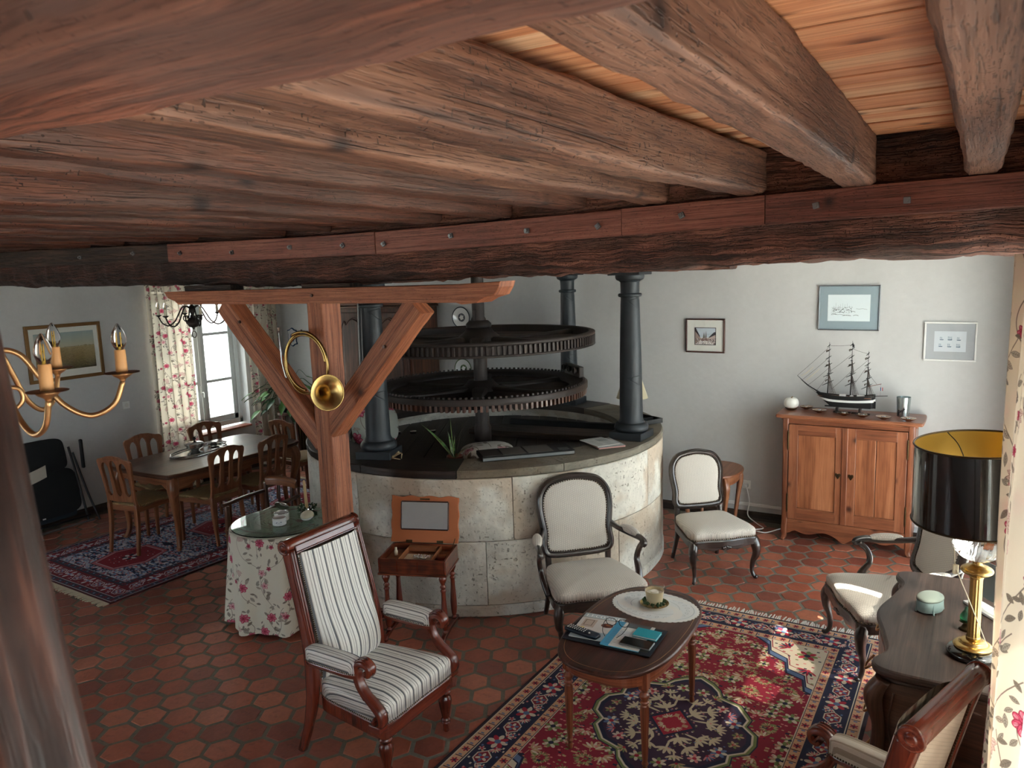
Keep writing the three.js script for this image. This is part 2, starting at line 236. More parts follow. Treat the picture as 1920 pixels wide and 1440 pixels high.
mat.commode = wood({ Lx: 1.0, Ly: 0.4, dark: [48, 30, 24], mid: [78, 50, 39], light: [104, 70, 54], pores: 0.4, patch: 0.8, seed: 48, rings: 4 }, 0.36, 0.0006, { clearcoat: 0.2, clearcoatRoughness: 0.3 });
mat.commodeTop = wood({ Lx: 1.2, Ly: 0.5, dark: [44, 34, 30], mid: [64, 50, 44], light: [86, 68, 60], pores: 0.4, patch: 0.8, seed: 50, rings: 3 }, 0.42, 0.0006);
mat.oak = wood({ Lx: 0.9, Ly: 0.3, ringW: 0.2, grainW: 0.6, dark: [84, 46, 28], mid: [128, 77, 48], light: [156, 104, 70], pores: 0.4, seed: 52, rings: 5 }, 0.36, 0.0006, { clearcoat: 0.2, clearcoatRoughness: 0.3 });
mat.oakDark = wood({ Lx: 0.9, Ly: 0.3, dark: [52, 28, 18], mid: [84, 48, 30], light: [114, 70, 46], pores: 0.4, seed: 54, rings: 5 }, 0.34, 0.0006, { clearcoat: 0.25, clearcoatRoughness: 0.3 });
mat.floorWood = wood({ Lx: 1.2, Ly: 0.4, dark: [22, 15, 12], mid: [38, 26, 20], light: [58, 40, 30], pores: 0.5, seed: 56, rings: 5 }, 0.5, 0.002);
// mineral
{ const t = makeTex(1024, 1024, 2.2, 2.2, (u, v, o) => { const a = fbm(u, v, 3, 3, 5, 3), b = fbm(u, v, 60, 60, 3, 9), st = sstep(0.6, 0.8, fbm(u, v, 4, 2, 4, 15)); const k = 197 + (a - 0.5) * 12 + (b - 0.5) * 5 - st * 5; o[0] = k; o[1] = k; o[2] = k - 2; o[3] = 0.5 + (a - 0.5) * 0.6 + (b - 0.5) * 0.5; });
  mat.plaster = std({ map: t.map, bumpMap: t.bump, bumpScale: 0.003, roughness: 0.9 }); }
{ const t = makeTex(1024, 1024, 1.5, 1.5, (u, v, o) => {
    const a = fbm(u, v, 3, 3, 5, 40), b = fbm(u, v, 40, 40, 3, 46), st = sstep(0.56, 0.72, fbm(u, v, 4, 4, 4, 52)), dk = sstep(0.6, 0.78, fbm(u, v, 3, 4, 5, 58)), pit = 0.75 * sstep(0.74, 0.84, fbm(u, v, 80, 80, 2, 64)) * sstep(0.42, 0.6, fbm(u, v, 6, 6, 3, 70)), sm = sstep(0.72, 0.8, fbm(u, v, 130, 130, 2, 75));
    let r = 216 + (a - 0.5) * 50 + (b - 0.5) * 24, g = 213 + (a - 0.5) * 48 + (b - 0.5) * 24, c = 201 + (a - 0.5) * 44 + (b - 0.5) * 22;
    r = lerp(r, 168, st * 0.45); g = lerp(g, 146, st * 0.5); c = lerp(c, 118, st * 0.5); r = lerp(r, 140, dk * 0.35); g = lerp(g, 136, dk * 0.35); c = lerp(c, 126, dk * 0.35);
    const p = Math.max(pit * 0.8, sm * 0.25); o[0] = r * (1 - 0.4 * p); o[1] = g * (1 - 0.42 * p); o[2] = c * (1 - 0.44 * p); o[3] = 0.6 + (a - 0.5) * 0.35 + (b - 0.5) * 0.4 - pit * 0.4 - sm * 0.12; });
  mat.stone = std({ map: t.map, bumpMap: t.bump, bumpScale: 0.012, roughness: 0.92 });
  mat.coping = std({ map: t.map, bumpMap: t.bump, bumpScale: 0.012, roughness: 0.85, color: rgb('#9a958c') }); }
{ const t = makeTex(512, 512, 0.7, 0.7, (u, v, o) => { const a = fbm(u, v, 3, 3, 5, 80), b = fbm(u, v, 50, 50, 2, 86), d = sstep(0.66, 0.8, fbm(u, v, 24, 24, 3, 90)); const k = 232 + (a - 0.5) * 70 + (b - 0.5) * 26 - d * 20; o[0] = k; o[1] = k * 0.985; o[2] = k * 0.97; o[3] = 0.5 + (a - 0.5) * 0.5 + (b - 0.5) * 0.4 - d * 0.2; });
  mat.tile = ['#bd7058', '#ae614b', '#c57a60', '#a05c4a', '#b56952', '#965547'].map((c) => phy({ map: t.map, bumpMap: t.bump, bumpScale: 0.0015, roughness: 0.36, color: rgb(c) }));
  mat.tileAny = phy({ map: t.map, bumpMap: t.bump, bumpScale: 0.0015, roughness: 0.36, color: 0xffffff });
  mat.grout = std({ map: t.map, bumpMap: t.bump, bumpScale: 0.002, roughness: 0.95, color: rgb('#7d7a6e') }); }
mat.iron = (() => { const t = makeTex(512, 512, 0.6, 0.6, (u, v, o) => { const a = fbm(u, v, 6, 6, 5, 100), b = sstep(0.58, 0.75, fbm(u, v, 4, 4, 4, 106)); o[0] = 44 + a * 24 + b * 14; o[1] = 39 + a * 20 + b * 6; o[2] = 37 + a * 18; o[3] = a; }); return std({ map: t.map, bumpMap: t.bump, bumpScale: 0.004, roughness: 0.55, metalness: 0.25 }); })();
mat.castBlue = (() => { const t = makeTex(512, 512, 0.6, 0.6, (u, v, o) => { const a = fbm(u, v, 5, 5, 5, 110), c = sstep(0.012, 0, abs(fbm(u, v, 3, 2, 3, 116) - 0.5)); o[0] = 27 + a * 18; o[1] = 33 + a * 19; o[2] = 37 + a * 20; o[3] = a * 0.7 - c * 0.4 + 0.2; }); return std({ map: t.map, bumpMap: t.bump, bumpScale: 0.004, roughness: 0.5, metalness: 0.1 }); })();
mat.black = std({ color: 0x0b0c0e, roughness: 0.6 }); mat.blackGloss = phy({ color: 0x050708, roughness: 0.16, clearcoat: 1, clearcoatRoughness: 0.05 });
mat.brass = std({ color: rgb('#c4a468'), metalness: 1, roughness: 0.27 }); mat.brassDull = std({ color: rgb('#c0986a'), metalness: 0.9, roughness: 0.34 });
mat.bronze = std({ color: rgb('#6d4a2c'), metalness: 0.85, roughness: 0.35 }); mat.darkBrass = std({ color: rgb('#4c3c26'), metalness: 0.85, roughness: 0.4 });
mat.silver = std({ color: rgb('#d2d2d2'), metalness: 1, roughness: 0.14 }); mat.steel = std({ color: rgb('#8d9194'), metalness: 0.9, roughness: 0.35 });
mat.white = std({ color: rgb('#e6e6e2'), roughness: 0.5 }); mat.winPaint = std({ color: rgb('#dfe6e6'), roughness: 0.4 }); mat.cream = std({ color: rgb('#d8cfb4'), roughness: 0.5 });
mat.paper = std({ color: rgb('#dcdad2'), roughness: 0.8 }); mat.ceramic = phy({ color: rgb('#e8e8e4'), roughness: 0.2, clearcoat: 0.6 });
mat.glass = phy({ color: 0xffffff, roughness: 0.02, transmission: 1, thickness: 0, ior: 1.5 }); mat.picGlass = phy({ color: 0xffffff, roughness: 0.02, transmission: 1, thickness: 0, ior: 1.5, specularIntensity: 0.35 }); mat.thickGlass = phy({ color: 0xffffff, roughness: 0.03, transmission: 1, thickness: 0.02, ior: 1.45 });
mat.mirror = std({ color: rgb('#dfe2e2'), metalness: 1, roughness: 0.03 });
mat.leaf = phy({ color: rgb('#4c7a34'), roughness: 0.5, side: THREE.DoubleSide }); mat.leafDark = phy({ color: rgb('#2c4a24'), roughness: 0.45, side: THREE.DoubleSide }); mat.leafPale = phy({ color: rgb('#8fa964'), roughness: 0.5, side: THREE.DoubleSide });
mat.dry = std({ color: rgb('#a08a68'), roughness: 0.8 }); mat.candle = phy({ color: rgb('#d8b98a'), roughness: 0.45 }); mat.waxWhite = phy({ color: rgb('#efece0'), roughness: 0.5 });
mat.candleSleeve = std({ color: rgb('#d59c62'), roughness: 0.5 });
mat.rush = (() => { const t = makeTex(256, 256, 0.12, 0.12, (u, v, o) => { const s = 0.5 + 0.5 * sin(v * TAU * 8), n = fbm(u, v, 4, 30, 3, 130), k = 0.55 + s * 0.3 + n * 0.35; o[0] = 168 * k; o[1] = 138 * k; o[2] = 92 * k; o[3] = s; }); return std({ map: t.map, bumpMap: t.bump, bumpScale: 0.003, roughness: 0.7 }); })();
// upholstery
mat.damask = (() => { const t = makeTex(256, 256, 0.11, 0.11, (u, v, o) => { const a = (u * 8) % 1, b = (v * 8 + (Math.floor(u * 8) % 2) * 0.5) % 1, d = Math.hypot(a - 0.5, b - 0.5), e = sstep(0.5, 0.34, d) - 0.7 * sstep(0.2, 0.1, d), n = fbm(u, v, 40, 40, 2, 140), k = 0.86 + 0.12 * e + 0.06 * n; o[0] = 212 * k; o[1] = 205 * k; o[2] = 194 * k; o[3] = e * 0.7 + n * 0.3; }); return phy({ map: t.map, bumpMap: t.bump, bumpScale: 0.0012, roughness: 0.85, sheen: 0.3, sheenRoughness: 0.6, sheenColor: rgb('#ffffff') }); })();
function stripeMat(base, stops) { const t = makeTex(512, 64, 0.2, 0.2, (u, v, o) => { let c = base; for (const [a, b, k] of stops) if (u > a && u < b) c = k; const n = 0.94 + 0.08 * fbm(u, v, 128, 16, 2, 150); o[0] = c[0] * n; o[1] = c[1] * n; o[2] = c[2] * n; o[3] = n; }); return phy({ map: t.map, bumpMap: t.bump, bumpScale: 0.0005, roughness: 0.6, sheen: 0.4, sheenRoughness: 0.4, sheenColor: rgb('#ffffff') }); }
mat.stripe = stripeMat([242, 240, 234], [[0.02, 0.07, [98, 100, 104]], [0.07, 0.09, [206, 200, 190]], [0.14, 0.165, [190, 186, 178]], [0.21, 0.24, [150, 148, 146]], [0.3, 0.32, [206, 202, 194]], [0.35, 0.4, [104, 106, 110]], [0.4, 0.42, [206, 200, 190]], [0.48, 0.5, [190, 186, 178]], [0.55, 0.58, [156, 154, 150]], [0.68, 0.73, [100, 102, 106]], [0.73, 0.75, [206, 200, 190]], [0.81, 0.83, [194, 190, 182]], [0.88, 0.91, [156, 154, 150]]]);
mat.stripeWarm = stripeMat([218, 210, 196], [[0.05, 0.2, [150, 136, 118]], [0.2, 0.26, [190, 178, 160]], [0.4, 0.46, [176, 164, 146]], [0.6, 0.74, [166, 152, 134]], [0.86, 0.9, [190, 178, 160]]]);
mat.nail = std({ color: rgb('#5a4632'), metalness: 0.7, roughness: 0.4 });
mat.cloth = std({ color: 0x14161a, roughness: 0.85 }); mat.rubber = std({ color: 0x111111, roughness: 0.7 });
// canvas prints
function canvasTex(w, h, draw, Lx = 1, Ly = 1) { const c = document.createElement('canvas'); c.width = w; c.height = h; draw(c.getContext('2d'), w, h); const t = new THREE.CanvasTexture(c); t.colorSpace = THREE.SRGBColorSpace; t.wrapS = t.wrapT = THREE.RepeatWrapping; t.repeat.set(1 / Lx, 1 / Ly); return t; }
function flower(g, x, y, r, col, rim, q, n = 6) { g.save(); g.translate(x, y); g.rotate(q() * 6); for (let i = 0; i < n; i++) { g.rotate(TAU / n); g.fillStyle = col; g.strokeStyle = rim; g.lineWidth = Math.max(1, r * 0.07); g.beginPath(); g.ellipse(r * 0.55, 0, r * 0.5, r * 0.33, 0, 0, TAU); g.fill(); g.stroke(); g.globalAlpha = 0.45; g.fillStyle = '#f4e4e0'; g.beginPath(); g.ellipse(r * 0.72, r * 0.05, r * 0.24, r * 0.15, 0.3, 0, TAU); g.fill(); g.globalAlpha = 1; g.lineWidth = Math.max(1, r * 0.04); for (const b of [-0.2, 0, 0.2]) { g.beginPath(); g.moveTo(r * 0.15, 0); g.quadraticCurveTo(r * 0.5, b * r * 0.6, r * 0.85, b * r); g.stroke(); } } g.fillStyle = rim; g.beginPath(); g.arc(0, 0, r * 0.22, 0, TAU); g.fill(); g.restore(); }
function leafAt(g, x, y, r, a, col, rim) { g.save(); g.translate(x, y); g.rotate(a); g.fillStyle = col; g.strokeStyle = rim; g.lineWidth = 1.5; g.beginPath(); g.moveTo(0, 0); g.quadraticCurveTo(r * 0.5, -r * 0.42, r, 0); g.quadraticCurveTo(r * 0.5, r * 0.42, 0, 0); g.fill(); g.stroke(); g.beginPath(); g.moveTo(0, 0); g.lineTo(r * 0.9, 0); for (const k of [0.25, 0.45, 0.65]) { g.moveTo(r * k, 0); g.lineTo(r * (k + 0.14), -r * 0.13); g.moveTo(r * k, 0); g.lineTo(r * (k + 0.14), r * 0.13); } g.stroke(); g.restore(); }
function chintz(seed, ground, S = 1024, cells = 4) {
  return canvasTex(S, S, (g) => {
    g.fillStyle = ground; g.fillRect(0, 0, S, S); const q = rng(seed);
    const items = []; const step = S / cells;
    for (let i = 0; i < cells; i++) for (let j = 0; j < cells; j++) { const x = (i + 0.5 + (q() - 0.5) * 0.6) * step, y = (j + 0.5 + (q() - 0.5) * 0.6) * step; items.push([x, y, q(), q(), q()]); }
    for (const ox of [-S, 0, S]) for (const oy of [-S, 0, S]) for (const [x, y, a, b, c] of items) {
      const px = x + ox, py = y + oy; if (px < -step * 1.6 || px > S + step * 1.6 || py < -step * 1.6 || py > S + step * 1.6) continue; const r2 = rng(Math.floor(a * 1e6));
      g.strokeStyle = '#7d7068'; g.lineWidth = 4; g.lineCap = 'round';
      const ex = px + (a - 0.5) * step * 1.6, ey = py - step * (0.7 + 0.5 * b), mx = px + (c - 0.5) * step * 1.2, my = py - step * 0.3;
      g.beginPath(); g.moveTo(px, py + step * 0.35); g.bezierCurveTo(px + step * 0.3, py, mx, my, ex, ey); g.stroke();
      for (let k = 0; k < 9; k++) { const t = k / 9, lx = lerp(px, ex, t) + (r2() - 0.5) * step * 0.35, ly = lerp(py + step * 0.3, ey, t) + (r2() - 0.5) * step * 0.1; leafAt(g, lx, ly, step * (0.14 + 0.12 * r2()), r2() * TAU, ['#9c9488', '#857c70', '#aaa498', '#b7a99a'][Math.floor(r2() * 4)], '#6a625a'); }
      if (b < 0.34) flower(g, px, py, step * 0.19, '#c9506c', '#8f2742', r2, 7); else if (b < 0.75) flower(g, px, py, step * 0.15, '#dfb4b4', '#a4485c', r2, 5); else { for (let k = 0; k < 6; k++) leafAt(g, px, py, step * 0.26, k * 0.5 + a * 6, '#d8c6ba', '#8d5a58'); }
      if (c < 0.5) { flower(g, ex, ey, step * 0.1, '#b8405c', '#7c2038', r2, 5); }
    }
  }, 0.62, 0.62);
}
const chintzMap = chintz(5, '#e9e3d6'), chintzBig = chintz(15, '#e2d8c6', 1024, 5); chintzBig.repeat.set(1 / 0.8, 1 / 0.8); 
mat.curtain = phy({ map: chintz(25, '#dbd3c2', 1024, 5),  roughness: 0.9, transmission: 0.25, thickness: 0, side: THREE.DoubleSide });
mat.curtainBig = phy({ map: chintzBig, roughness: 0.9, transmission: 0.18, thickness: 0, side: THREE.DoubleSide });
mat.tablecloth = std({ map: chintzMap, roughness: 0.9, side: THREE.DoubleSide });
// ---------------------------------------------------------------- the room
const XL = -7.96, XR = 0.3, ZB = -7.11, ZF = 1.6, TOP = 3.0;
function struct(name, label, geo, m, pos, category) { return solo(name, label, category, geo, m, pos || [0, 0, 0], 0, null, 'structure'); }
// wall with openings: along axis 'x' or 'z', from a0 to a1, thickness between t0 and t1; holes [a0,a1,y0,y1]
function wallGeo(axis, a0, a1, t0, t1, holes) {
  const g = [], add = (p, q, y0, y1) => { if (q - p > 1e-3 && y1 - y0 > 1e-3) g.push(axis === 'x' ? bc(p, q, y0, y1, t0, t1, 0, 0) : bc(t0, t1, y0, y1, p, q, 0, 2)); };
  let c = a0; for (const [h0, h1, y0, y1] of holes.sort((u, v) => u[0] - v[0])) { add(c, h0, -0.12, TOP + 0.1); add(h0, h1, -0.12, y0); add(h0, h1, y1, TOP + 0.1); c = h1; } add(c, a1, -0.12, TOP + 0.1);
  for (const q of g) { const p = q.attributes.position, uv = q.attributes.uv; for (let i = 0; i < p.count; i++) uv.setXY(i, (axis === 'x' ? p.getX(i) : p.getZ(i)) + (axis === 'x' ? p.getZ(i) : p.getX(i)), p.getY(i)); }
  return M(g);
}
const floor = struct('floor', 'terracotta hexagon tile floor with grey grout joints', bc(XL - 0.4, XR + 0.4, -0.12, -0.0038, ZB - 0.3, ZF + 0.3, 0), mat.grout, null);
struct('wall_left', 'pale plaster wall beside the dining table with deep window opening', wallGeo('z', ZB - 0.3, ZF + 0.3, XL - 0.42, XL, [[-6.48, -5.2, 0.56, 2.3]]), mat.plaster);
struct('wall_back', 'pale plaster wall behind the cherry cabinet', wallGeo('x', XL - 0.3, XR + 0.3, ZB - 0.3, ZB, []), mat.plaster);
struct('wall_right', 'pale plaster wall with tall windows behind the curtains', wallGeo('z', ZB - 0.3, ZF + 0.3, XR, XR + 0.3, [[-6.5, -4.65, 0.02, 2.5], [-4.45, -3.0, 0.5, 2.3], [-2.4, -0.9, 0.7, 2.2], [0.1, 1.4, 0.9, 2.2]]), mat.plaster);
struct('wall_front', 'plaster wall behind the stair with one window opening added for light', wallGeo('x', XL - 0.3, XR + 0.3, ZF, ZF + 0.3, [[-7.3, -5.4, 0.7, 2.3]]), mat.plaster);
struct('ground', 'pale gravel ground outside the windows', bc(-40, 40, -0.7, -0.3, -40, 40, 0), mat.paper);
// hexagon tiles: points along x, 0.18 m apart
{
  const P = 0.18, rad = P / Math.sqrt(3) - 0.0115, f = 0.005;
  const pos = [], uv = [], idx = []; const ring = (r, y) => { for (let i = 0; i < 6; i++) { const a = i * PI / 3; pos.push(r * cos(a), y, r * sin(a)); uv.push(r * cos(a), r * sin(a)); } };
  pos.push(0, 0, 0); uv.push(0, 0); ring(rad - f, 0); ring(rad - f * 0.25, -0.002); ring(rad, -0.006); ring(rad, -0.014);
  for (let i = 0; i < 6; i++) { const j = (i + 1) % 6; idx.push(0, 1 + j, 1 + i); for (let k = 0; k < 3; k++) { const a = 1 + k * 6 + i, b = 1 + k * 6 + j; idx.push(a, b, a + 6, b, b + 6, a + 6); } }
  const base = grid(pos, uv, idx).toNonIndexed(); base.computeVertexNormals();
  const vars = Array.from({ length: 7 }, () => { const g = base.clone(), a = R() * TAU, ox = R(), oy = R(), u = g.attributes.uv; for (let i = 0; i < u.count; i++) { const x = u.getX(i), y = u.getY(i); u.setXY(i, x * cos(a) - y * sin(a) + ox, x * sin(a) + y * cos(a) + oy); } return g; });
  const fr = new THREE.Frustum(); camera.aspect = 4 / 3; camera.updateProjectionMatrix(); camera.updateMatrixWorld(); const pm = new THREE.Matrix4().multiplyMatrices(camera.projectionMatrix, camera.matrixWorldInverse);
  const q = rng(99), list = [];
  for (let i = -62; i < 6; i++) for (let j = -46; j < 12; j++) {
    const x = i * P * Math.sqrt(3) / 2 + 0.014, z = (j + (((i % 2) + 2) % 2) * 0.5) * P - 0.05; if (x < XL + 0.1 || x > XR - 0.1 || z < ZB + 0.1 || z > ZF - 0.1) continue;
    if (Math.hypot(x + 3.69, z + 5.51) < 1.42) continue; // under the drum
    const rug2 = x > -2.05 && x < -0.55 && z > -4.95 && z < -2.2, rug1 = x > -6.9 && x < -5.65 && z > -6.0 && z < -3.3;
    const n = V(x, 0, z).applyMatrix4(pm), seen = abs(n.x) < 1.02 && abs(n.y) < 1.04 && n.z < 1;
    const hid = rug1 || rug2 || (x < -3.1 && z < -5.4) || (x > -0.35) ;
    list.push({ x, z, d: Math.hypot(x, z), seen: seen && !hid, c: Math.floor(q() * 6), g: Math.floor(q() * 7), y: -0.0015 + (q() - 0.5) * 0.0035, rx: (q() - 0.5) * 0.014, rz: (q() - 0.5) * 0.014, ry: (q() - 0.5) * 0.05 });
  }
  list.sort((a, b) => (b.seen - a.seen) || a.d - b.d);
  const near = list.slice(0, 300), rest = list.slice(300);
  for (const t of near) { const m = part('tile', vars[t.g], mat.tile[t.c], floor); m.position.set(t.x, t.y, t.z); m.rotation.set(t.rx, t.ry + Math.floor(t.g) * PI / 3, t.rz); }
  const im = new THREE.InstancedMesh(vars[0], mat.tileAny, rest.length); im.name = 'tile'; im.userData.kind = 'stuff'; shadows(im); floor.add(im);
  const o = new THREE.Object3D(); rest.forEach((t, i) => { o.position.set(t.x, t.y, t.z); o.rotation.set(t.rx, t.ry + t.g * PI / 3, t.rz); o.updateMatrix(); im.setMatrixAt(i, o.matrix); im.setColorAt(i, mat.tile[t.c].color); });
}
struct('baseboard_left', 'dark skirting tile along the dining room wall', bc(XL, XL + 0.015, 0, 0.085, ZB, ZF, 0.002), mat.darkWood, null);
struct('baseboard_back', 'dark skirting tile along the wall behind the cabinet', bc(XL, XR, 0, 0.085, ZB, ZB + 0.015, 0.002), mat.darkWood, null);
struct('trim_1', 'white cable trunking strip above the dark skirting', bc(-2.35, XR, 0.135, 0.165, ZB, ZB + 0.014, 0.003), mat.white, null);
// ceiling slab and pine planks
const ceiling = struct('ceiling', 'orange pine plank ceiling above the joists', bc(XL - 0.3, XR + 0.3, TOP + 0.0, TOP + 0.16, ZB - 0.3, ZF + 0.3, 0), mat.plaster, null);
{
  const q = rng(5); let z = -3.5, row = 0;
  while (z < -0.2) { const w = 0.095 + q() * 0.03; let x = XR; while (x > XL) { const L = 1.6 + q() * 1.8, x0 = Math.max(x - L, XL); const g = box(x - x0 - 0.003, 0.022, w - 0.006, 0.003, 0); const m = part('plank', g, mat.pine[Math.floor(q() * 3)], ceiling); m.position.set((x + x0) / 2, 2.9 + (q() - 0.5) * 0.006, z + w / 2); x = x0; } z += w; row++; }
}
// main log, ledger, joists
const sag = (x) => -0.06 * Math.exp(-pow((x + 3.4) / 2.5, 2));
const bendBy = (g, x0, f = sag) => { const p = g.attributes.position; for (let i = 0; i < p.count; i++) p.setY(i, p.getY(i) + f(p.getX(i) + x0)); g.computeVertexNormals(); return g; };
{
  const L = 8.2, x0 = (XL + XR) / 2; 
  const lg = timber(L, 0.46, 0.6, { seed: 4, rough: 0.013, wave: 0.006, ch: 0.05, seg: 400 });
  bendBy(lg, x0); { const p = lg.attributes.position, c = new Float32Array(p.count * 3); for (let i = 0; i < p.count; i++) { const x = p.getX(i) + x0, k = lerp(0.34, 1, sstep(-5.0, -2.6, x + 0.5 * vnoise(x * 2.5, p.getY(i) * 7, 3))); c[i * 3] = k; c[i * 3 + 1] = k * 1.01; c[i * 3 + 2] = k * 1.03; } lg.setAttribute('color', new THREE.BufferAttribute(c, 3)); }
  const darkEndLog = mat.log.clone(); darkEndLog.vertexColors = true; // vertex colours darken the wood towards the dining end
  struct('main_beam', 'massive dark old oak log beam spanning the room under the joists', lg, darkEndLog, [x0, 2.715, -3.765]);
  const led = thing('ledger_board', 'reddish ledger strip bolted along the dark log beam below the joist ends', 'beam', [0, 0, 0], 0, null, 'structure');
  const cuts = [0.29, -0.83, -1.5, -3.05, -5.0, -7.95];
  for (let i = 0; i < 5; i++) { const a = cuts[i + 1], b = cuts[i], l = b - a - 0.004, c = (a + b) / 2; const g = timber(l, 0.06 + 0.006 * (i % 2), 0.128, { seed: 20 + i, rough: 0.0015, wave: 0.002, ch: 0.004, seg: Math.max(8, Math.ceil(l / 0.15)) }); const m = part('board', bendBy(g, c), i === 4 ? mat.darkWood : mat.ledger, led); m.position.set(c, 2.647, -3.505); }  // last board, at the dining end, takes the darker wood
  [-0.28, -0.62, -1.2, -1.62, -2.02, -2.5, -2.98, -3.3, -3.75, -4.3, -4.85, -5.4, -6.1].forEach((x, i) => { const b = part('bolt', [bx(0, 0, 0, 0.026, 0.026, 0.014, 0.003), mv(cyl(0.008, 0.008, 0.012, 8), 0, 0, 0.006, PI / 2)], mat.steel, led); b.position.set(x, 2.645 + sag(x) + (i % 3 - 1) * 0.008, -3.466); b.rotation.z = 0.2 * (i % 4); });
}
const joistX = [-0.025, -0.472, -0.9, -1.335, -1.765, -2.195, -2.635, -3.045, -3.46, -3.88, -4.3, -4.74, -5.18, -5.62, -6.06, -6.5, -6.95, -7.4, -7.8];
joistX.forEach((x, i) => {
  const L = 4.9, z1 = -3.5 + (i > 2 ? 0 : 0.0), h = 0.178 + (i === 1 ? 0.02 : 0), w = [0.12, 0.135, 0.13, 0.135, 0.13, 0.13, 0.14, 0.13][i % 8];
  const g = timber(L, w, h, { seed: 40 + i, rough: 0.005, wave: 0.012, ch: 0.016, bend: [0, 0.015, -0.03, -0.012][i % 4] * 0.6, sway: [0.012, 0.05, -0.02, 0.03, -0.015][i % 5] * 0.7 });
  const o = struct('joist', ['grey brown hewn ceiling joist with crumbly underside, by the right wall', 'bowed grey brown ceiling joist, second from the right wall', 'thick grey brown ceiling joist, third from the right wall', 'reddish ceiling joist with smoky grey face, fourth from the right wall'][i] || 'reddish old ceiling joist resting on the ledger, ' + ['fifth', 'sixth', 'seventh', 'eighth', 'ninth', 'tenth', 'eleventh', 'twelfth', 'thirteenth', 'fourteenth', 'fifteenth', 'sixteenth', 'seventeenth', 'eighteenth', 'nineteenth'][i - 4] + ' from the right wall', g, i < 4 ? mat.joist : mat.joistRed, null, 'beam');
  o.rotation.y = PI / 2; o.position.set(x, 2.795 + sag(x) * 0.55, z1 + L / 2); o.userData.group = 'ceiling joists';
});
struct('near_beam', 'heavy reddish oak beam overhead close to the stair, out of focus', timber(8.2, 0.27, 0.36, { seed: 71, rough: 0.005, wave: 0.012, ch: 0.025, seg: 160 }), mat.near, [(XL + XR) / 2, 2.8, -0.515], 'beam');
// dark log blocks between the joist ends are the log itself; the frame over the mill columns
struct('frame_beam', 'dark timber lying over the black mill columns', timber(3.4, 0.24, 0.4, { seed: 73, rough: 0.006, ch: 0.02 }), mat.log, [-3.6, 2.56, -5.55], 'beam');
struct('frame_beam', 'dark timber lying over the rear black mill column', timber(3.4, 0.24, 0.4, { seed: 75, rough: 0.006, ch: 0.02 }), mat.log, [-3.6, 2.56, -6.85], 'beam');
// leaning brace beside the stair, close to the lens
{
  const g = limb([[-0.9, 2.62, -0.36], [-0.72, 2.3, -0.3], [-0.66, 2.13, -0.285], [-0.58, 1.85, -0.28], [-0.4, 1.2, -0.28], [-0.2, 0, -0.3]], [[0.035, 0.035], [0.034, 0.034], [0.034, 0.034], [0.034, 0.034], [0.04, 0.04], [0.05, 0.05]], { seg: 14, n: 60, pw: 2.6 });
  struct('brace', 'blurred leaning oak brace close to the lens at the stair', g, mat.rail, null, 'brace');
}
// post with bolster and two knee braces
{
  const t = thing('timber_post', 'reddish oak post with two knee braces and a bolster under the log beam', 'post', [0, 0, 0], 0, null, 'structure');
  const zc = -3.56, pz = 0.17, px = -3.585;
  const p = part('post', timber(2.245, 0.17, 0.145, { seed: 81, rough: 0.0025, wave: 0.004, ch: 0.014, seg: 60 }), mat.post, t); p.rotation.z = PI / 2; p.position.set(px, 1.122, zc);
  // bolster with carved ends
  const ol = [[-5.1, 2.333], [-5.06, 2.285], [-4.98, 2.262], [-4.95, 2.24], [-2.5, 2.236], [-2.46, 2.226], [-2.36, 2.234], [-2.31, 2.258], [-2.24, 2.275], [-2.21, 2.318], [-2.2, 2.348], [-2.28, 2.345], [-2.55, 2.336]];
  const b = part('bolster', stand(ol, 0.16, 0.006, null, 0), mat.post, t); b.position.z = zc - 0.08;
  part('wedge', [bc(-4.9, -4.4, 2.335, 2.372, zc - 0.06, zc + 0.05, 0.004), bc(-3.72, -3.3, 2.335, 2.362, zc - 0.06, zc + 0.05, 0.004)], mat.darkWood, t);
  const brace = (x0, y0, x1, y1, s, h) => { const L = Math.hypot(x1 - x0, y1 - y0), m = part('brace', timber(L, 0.13, h, { seed: 85 + s, rough: 0.003, wave: 0.004, ch: 0.01, seg: 40 }), mat.post, t); m.position.set((x0 + x1) / 2, (y0 + y1) / 2, zc + 0.012); m.rotation.z = Math.atan2(y1 - y0, x1 - x0); };
  brace(-3.62, 1.335, -4.48, 2.235, 0, 0.14); brace(-3.56, 1.437, -2.8, 2.225, 3, 0.145);
  const peg = (x, y) => { const m = part('peg', mv(cyl(0.012, 0.01, 0.02, 10), 0, 0, 0, PI / 2), mat.oakDark, t); m.position.set(x, y, zc + 0.07); };
  peg(-3.03, 1.98); peg(-3.6, 2.29); peg(-4.3, 2.12);
}
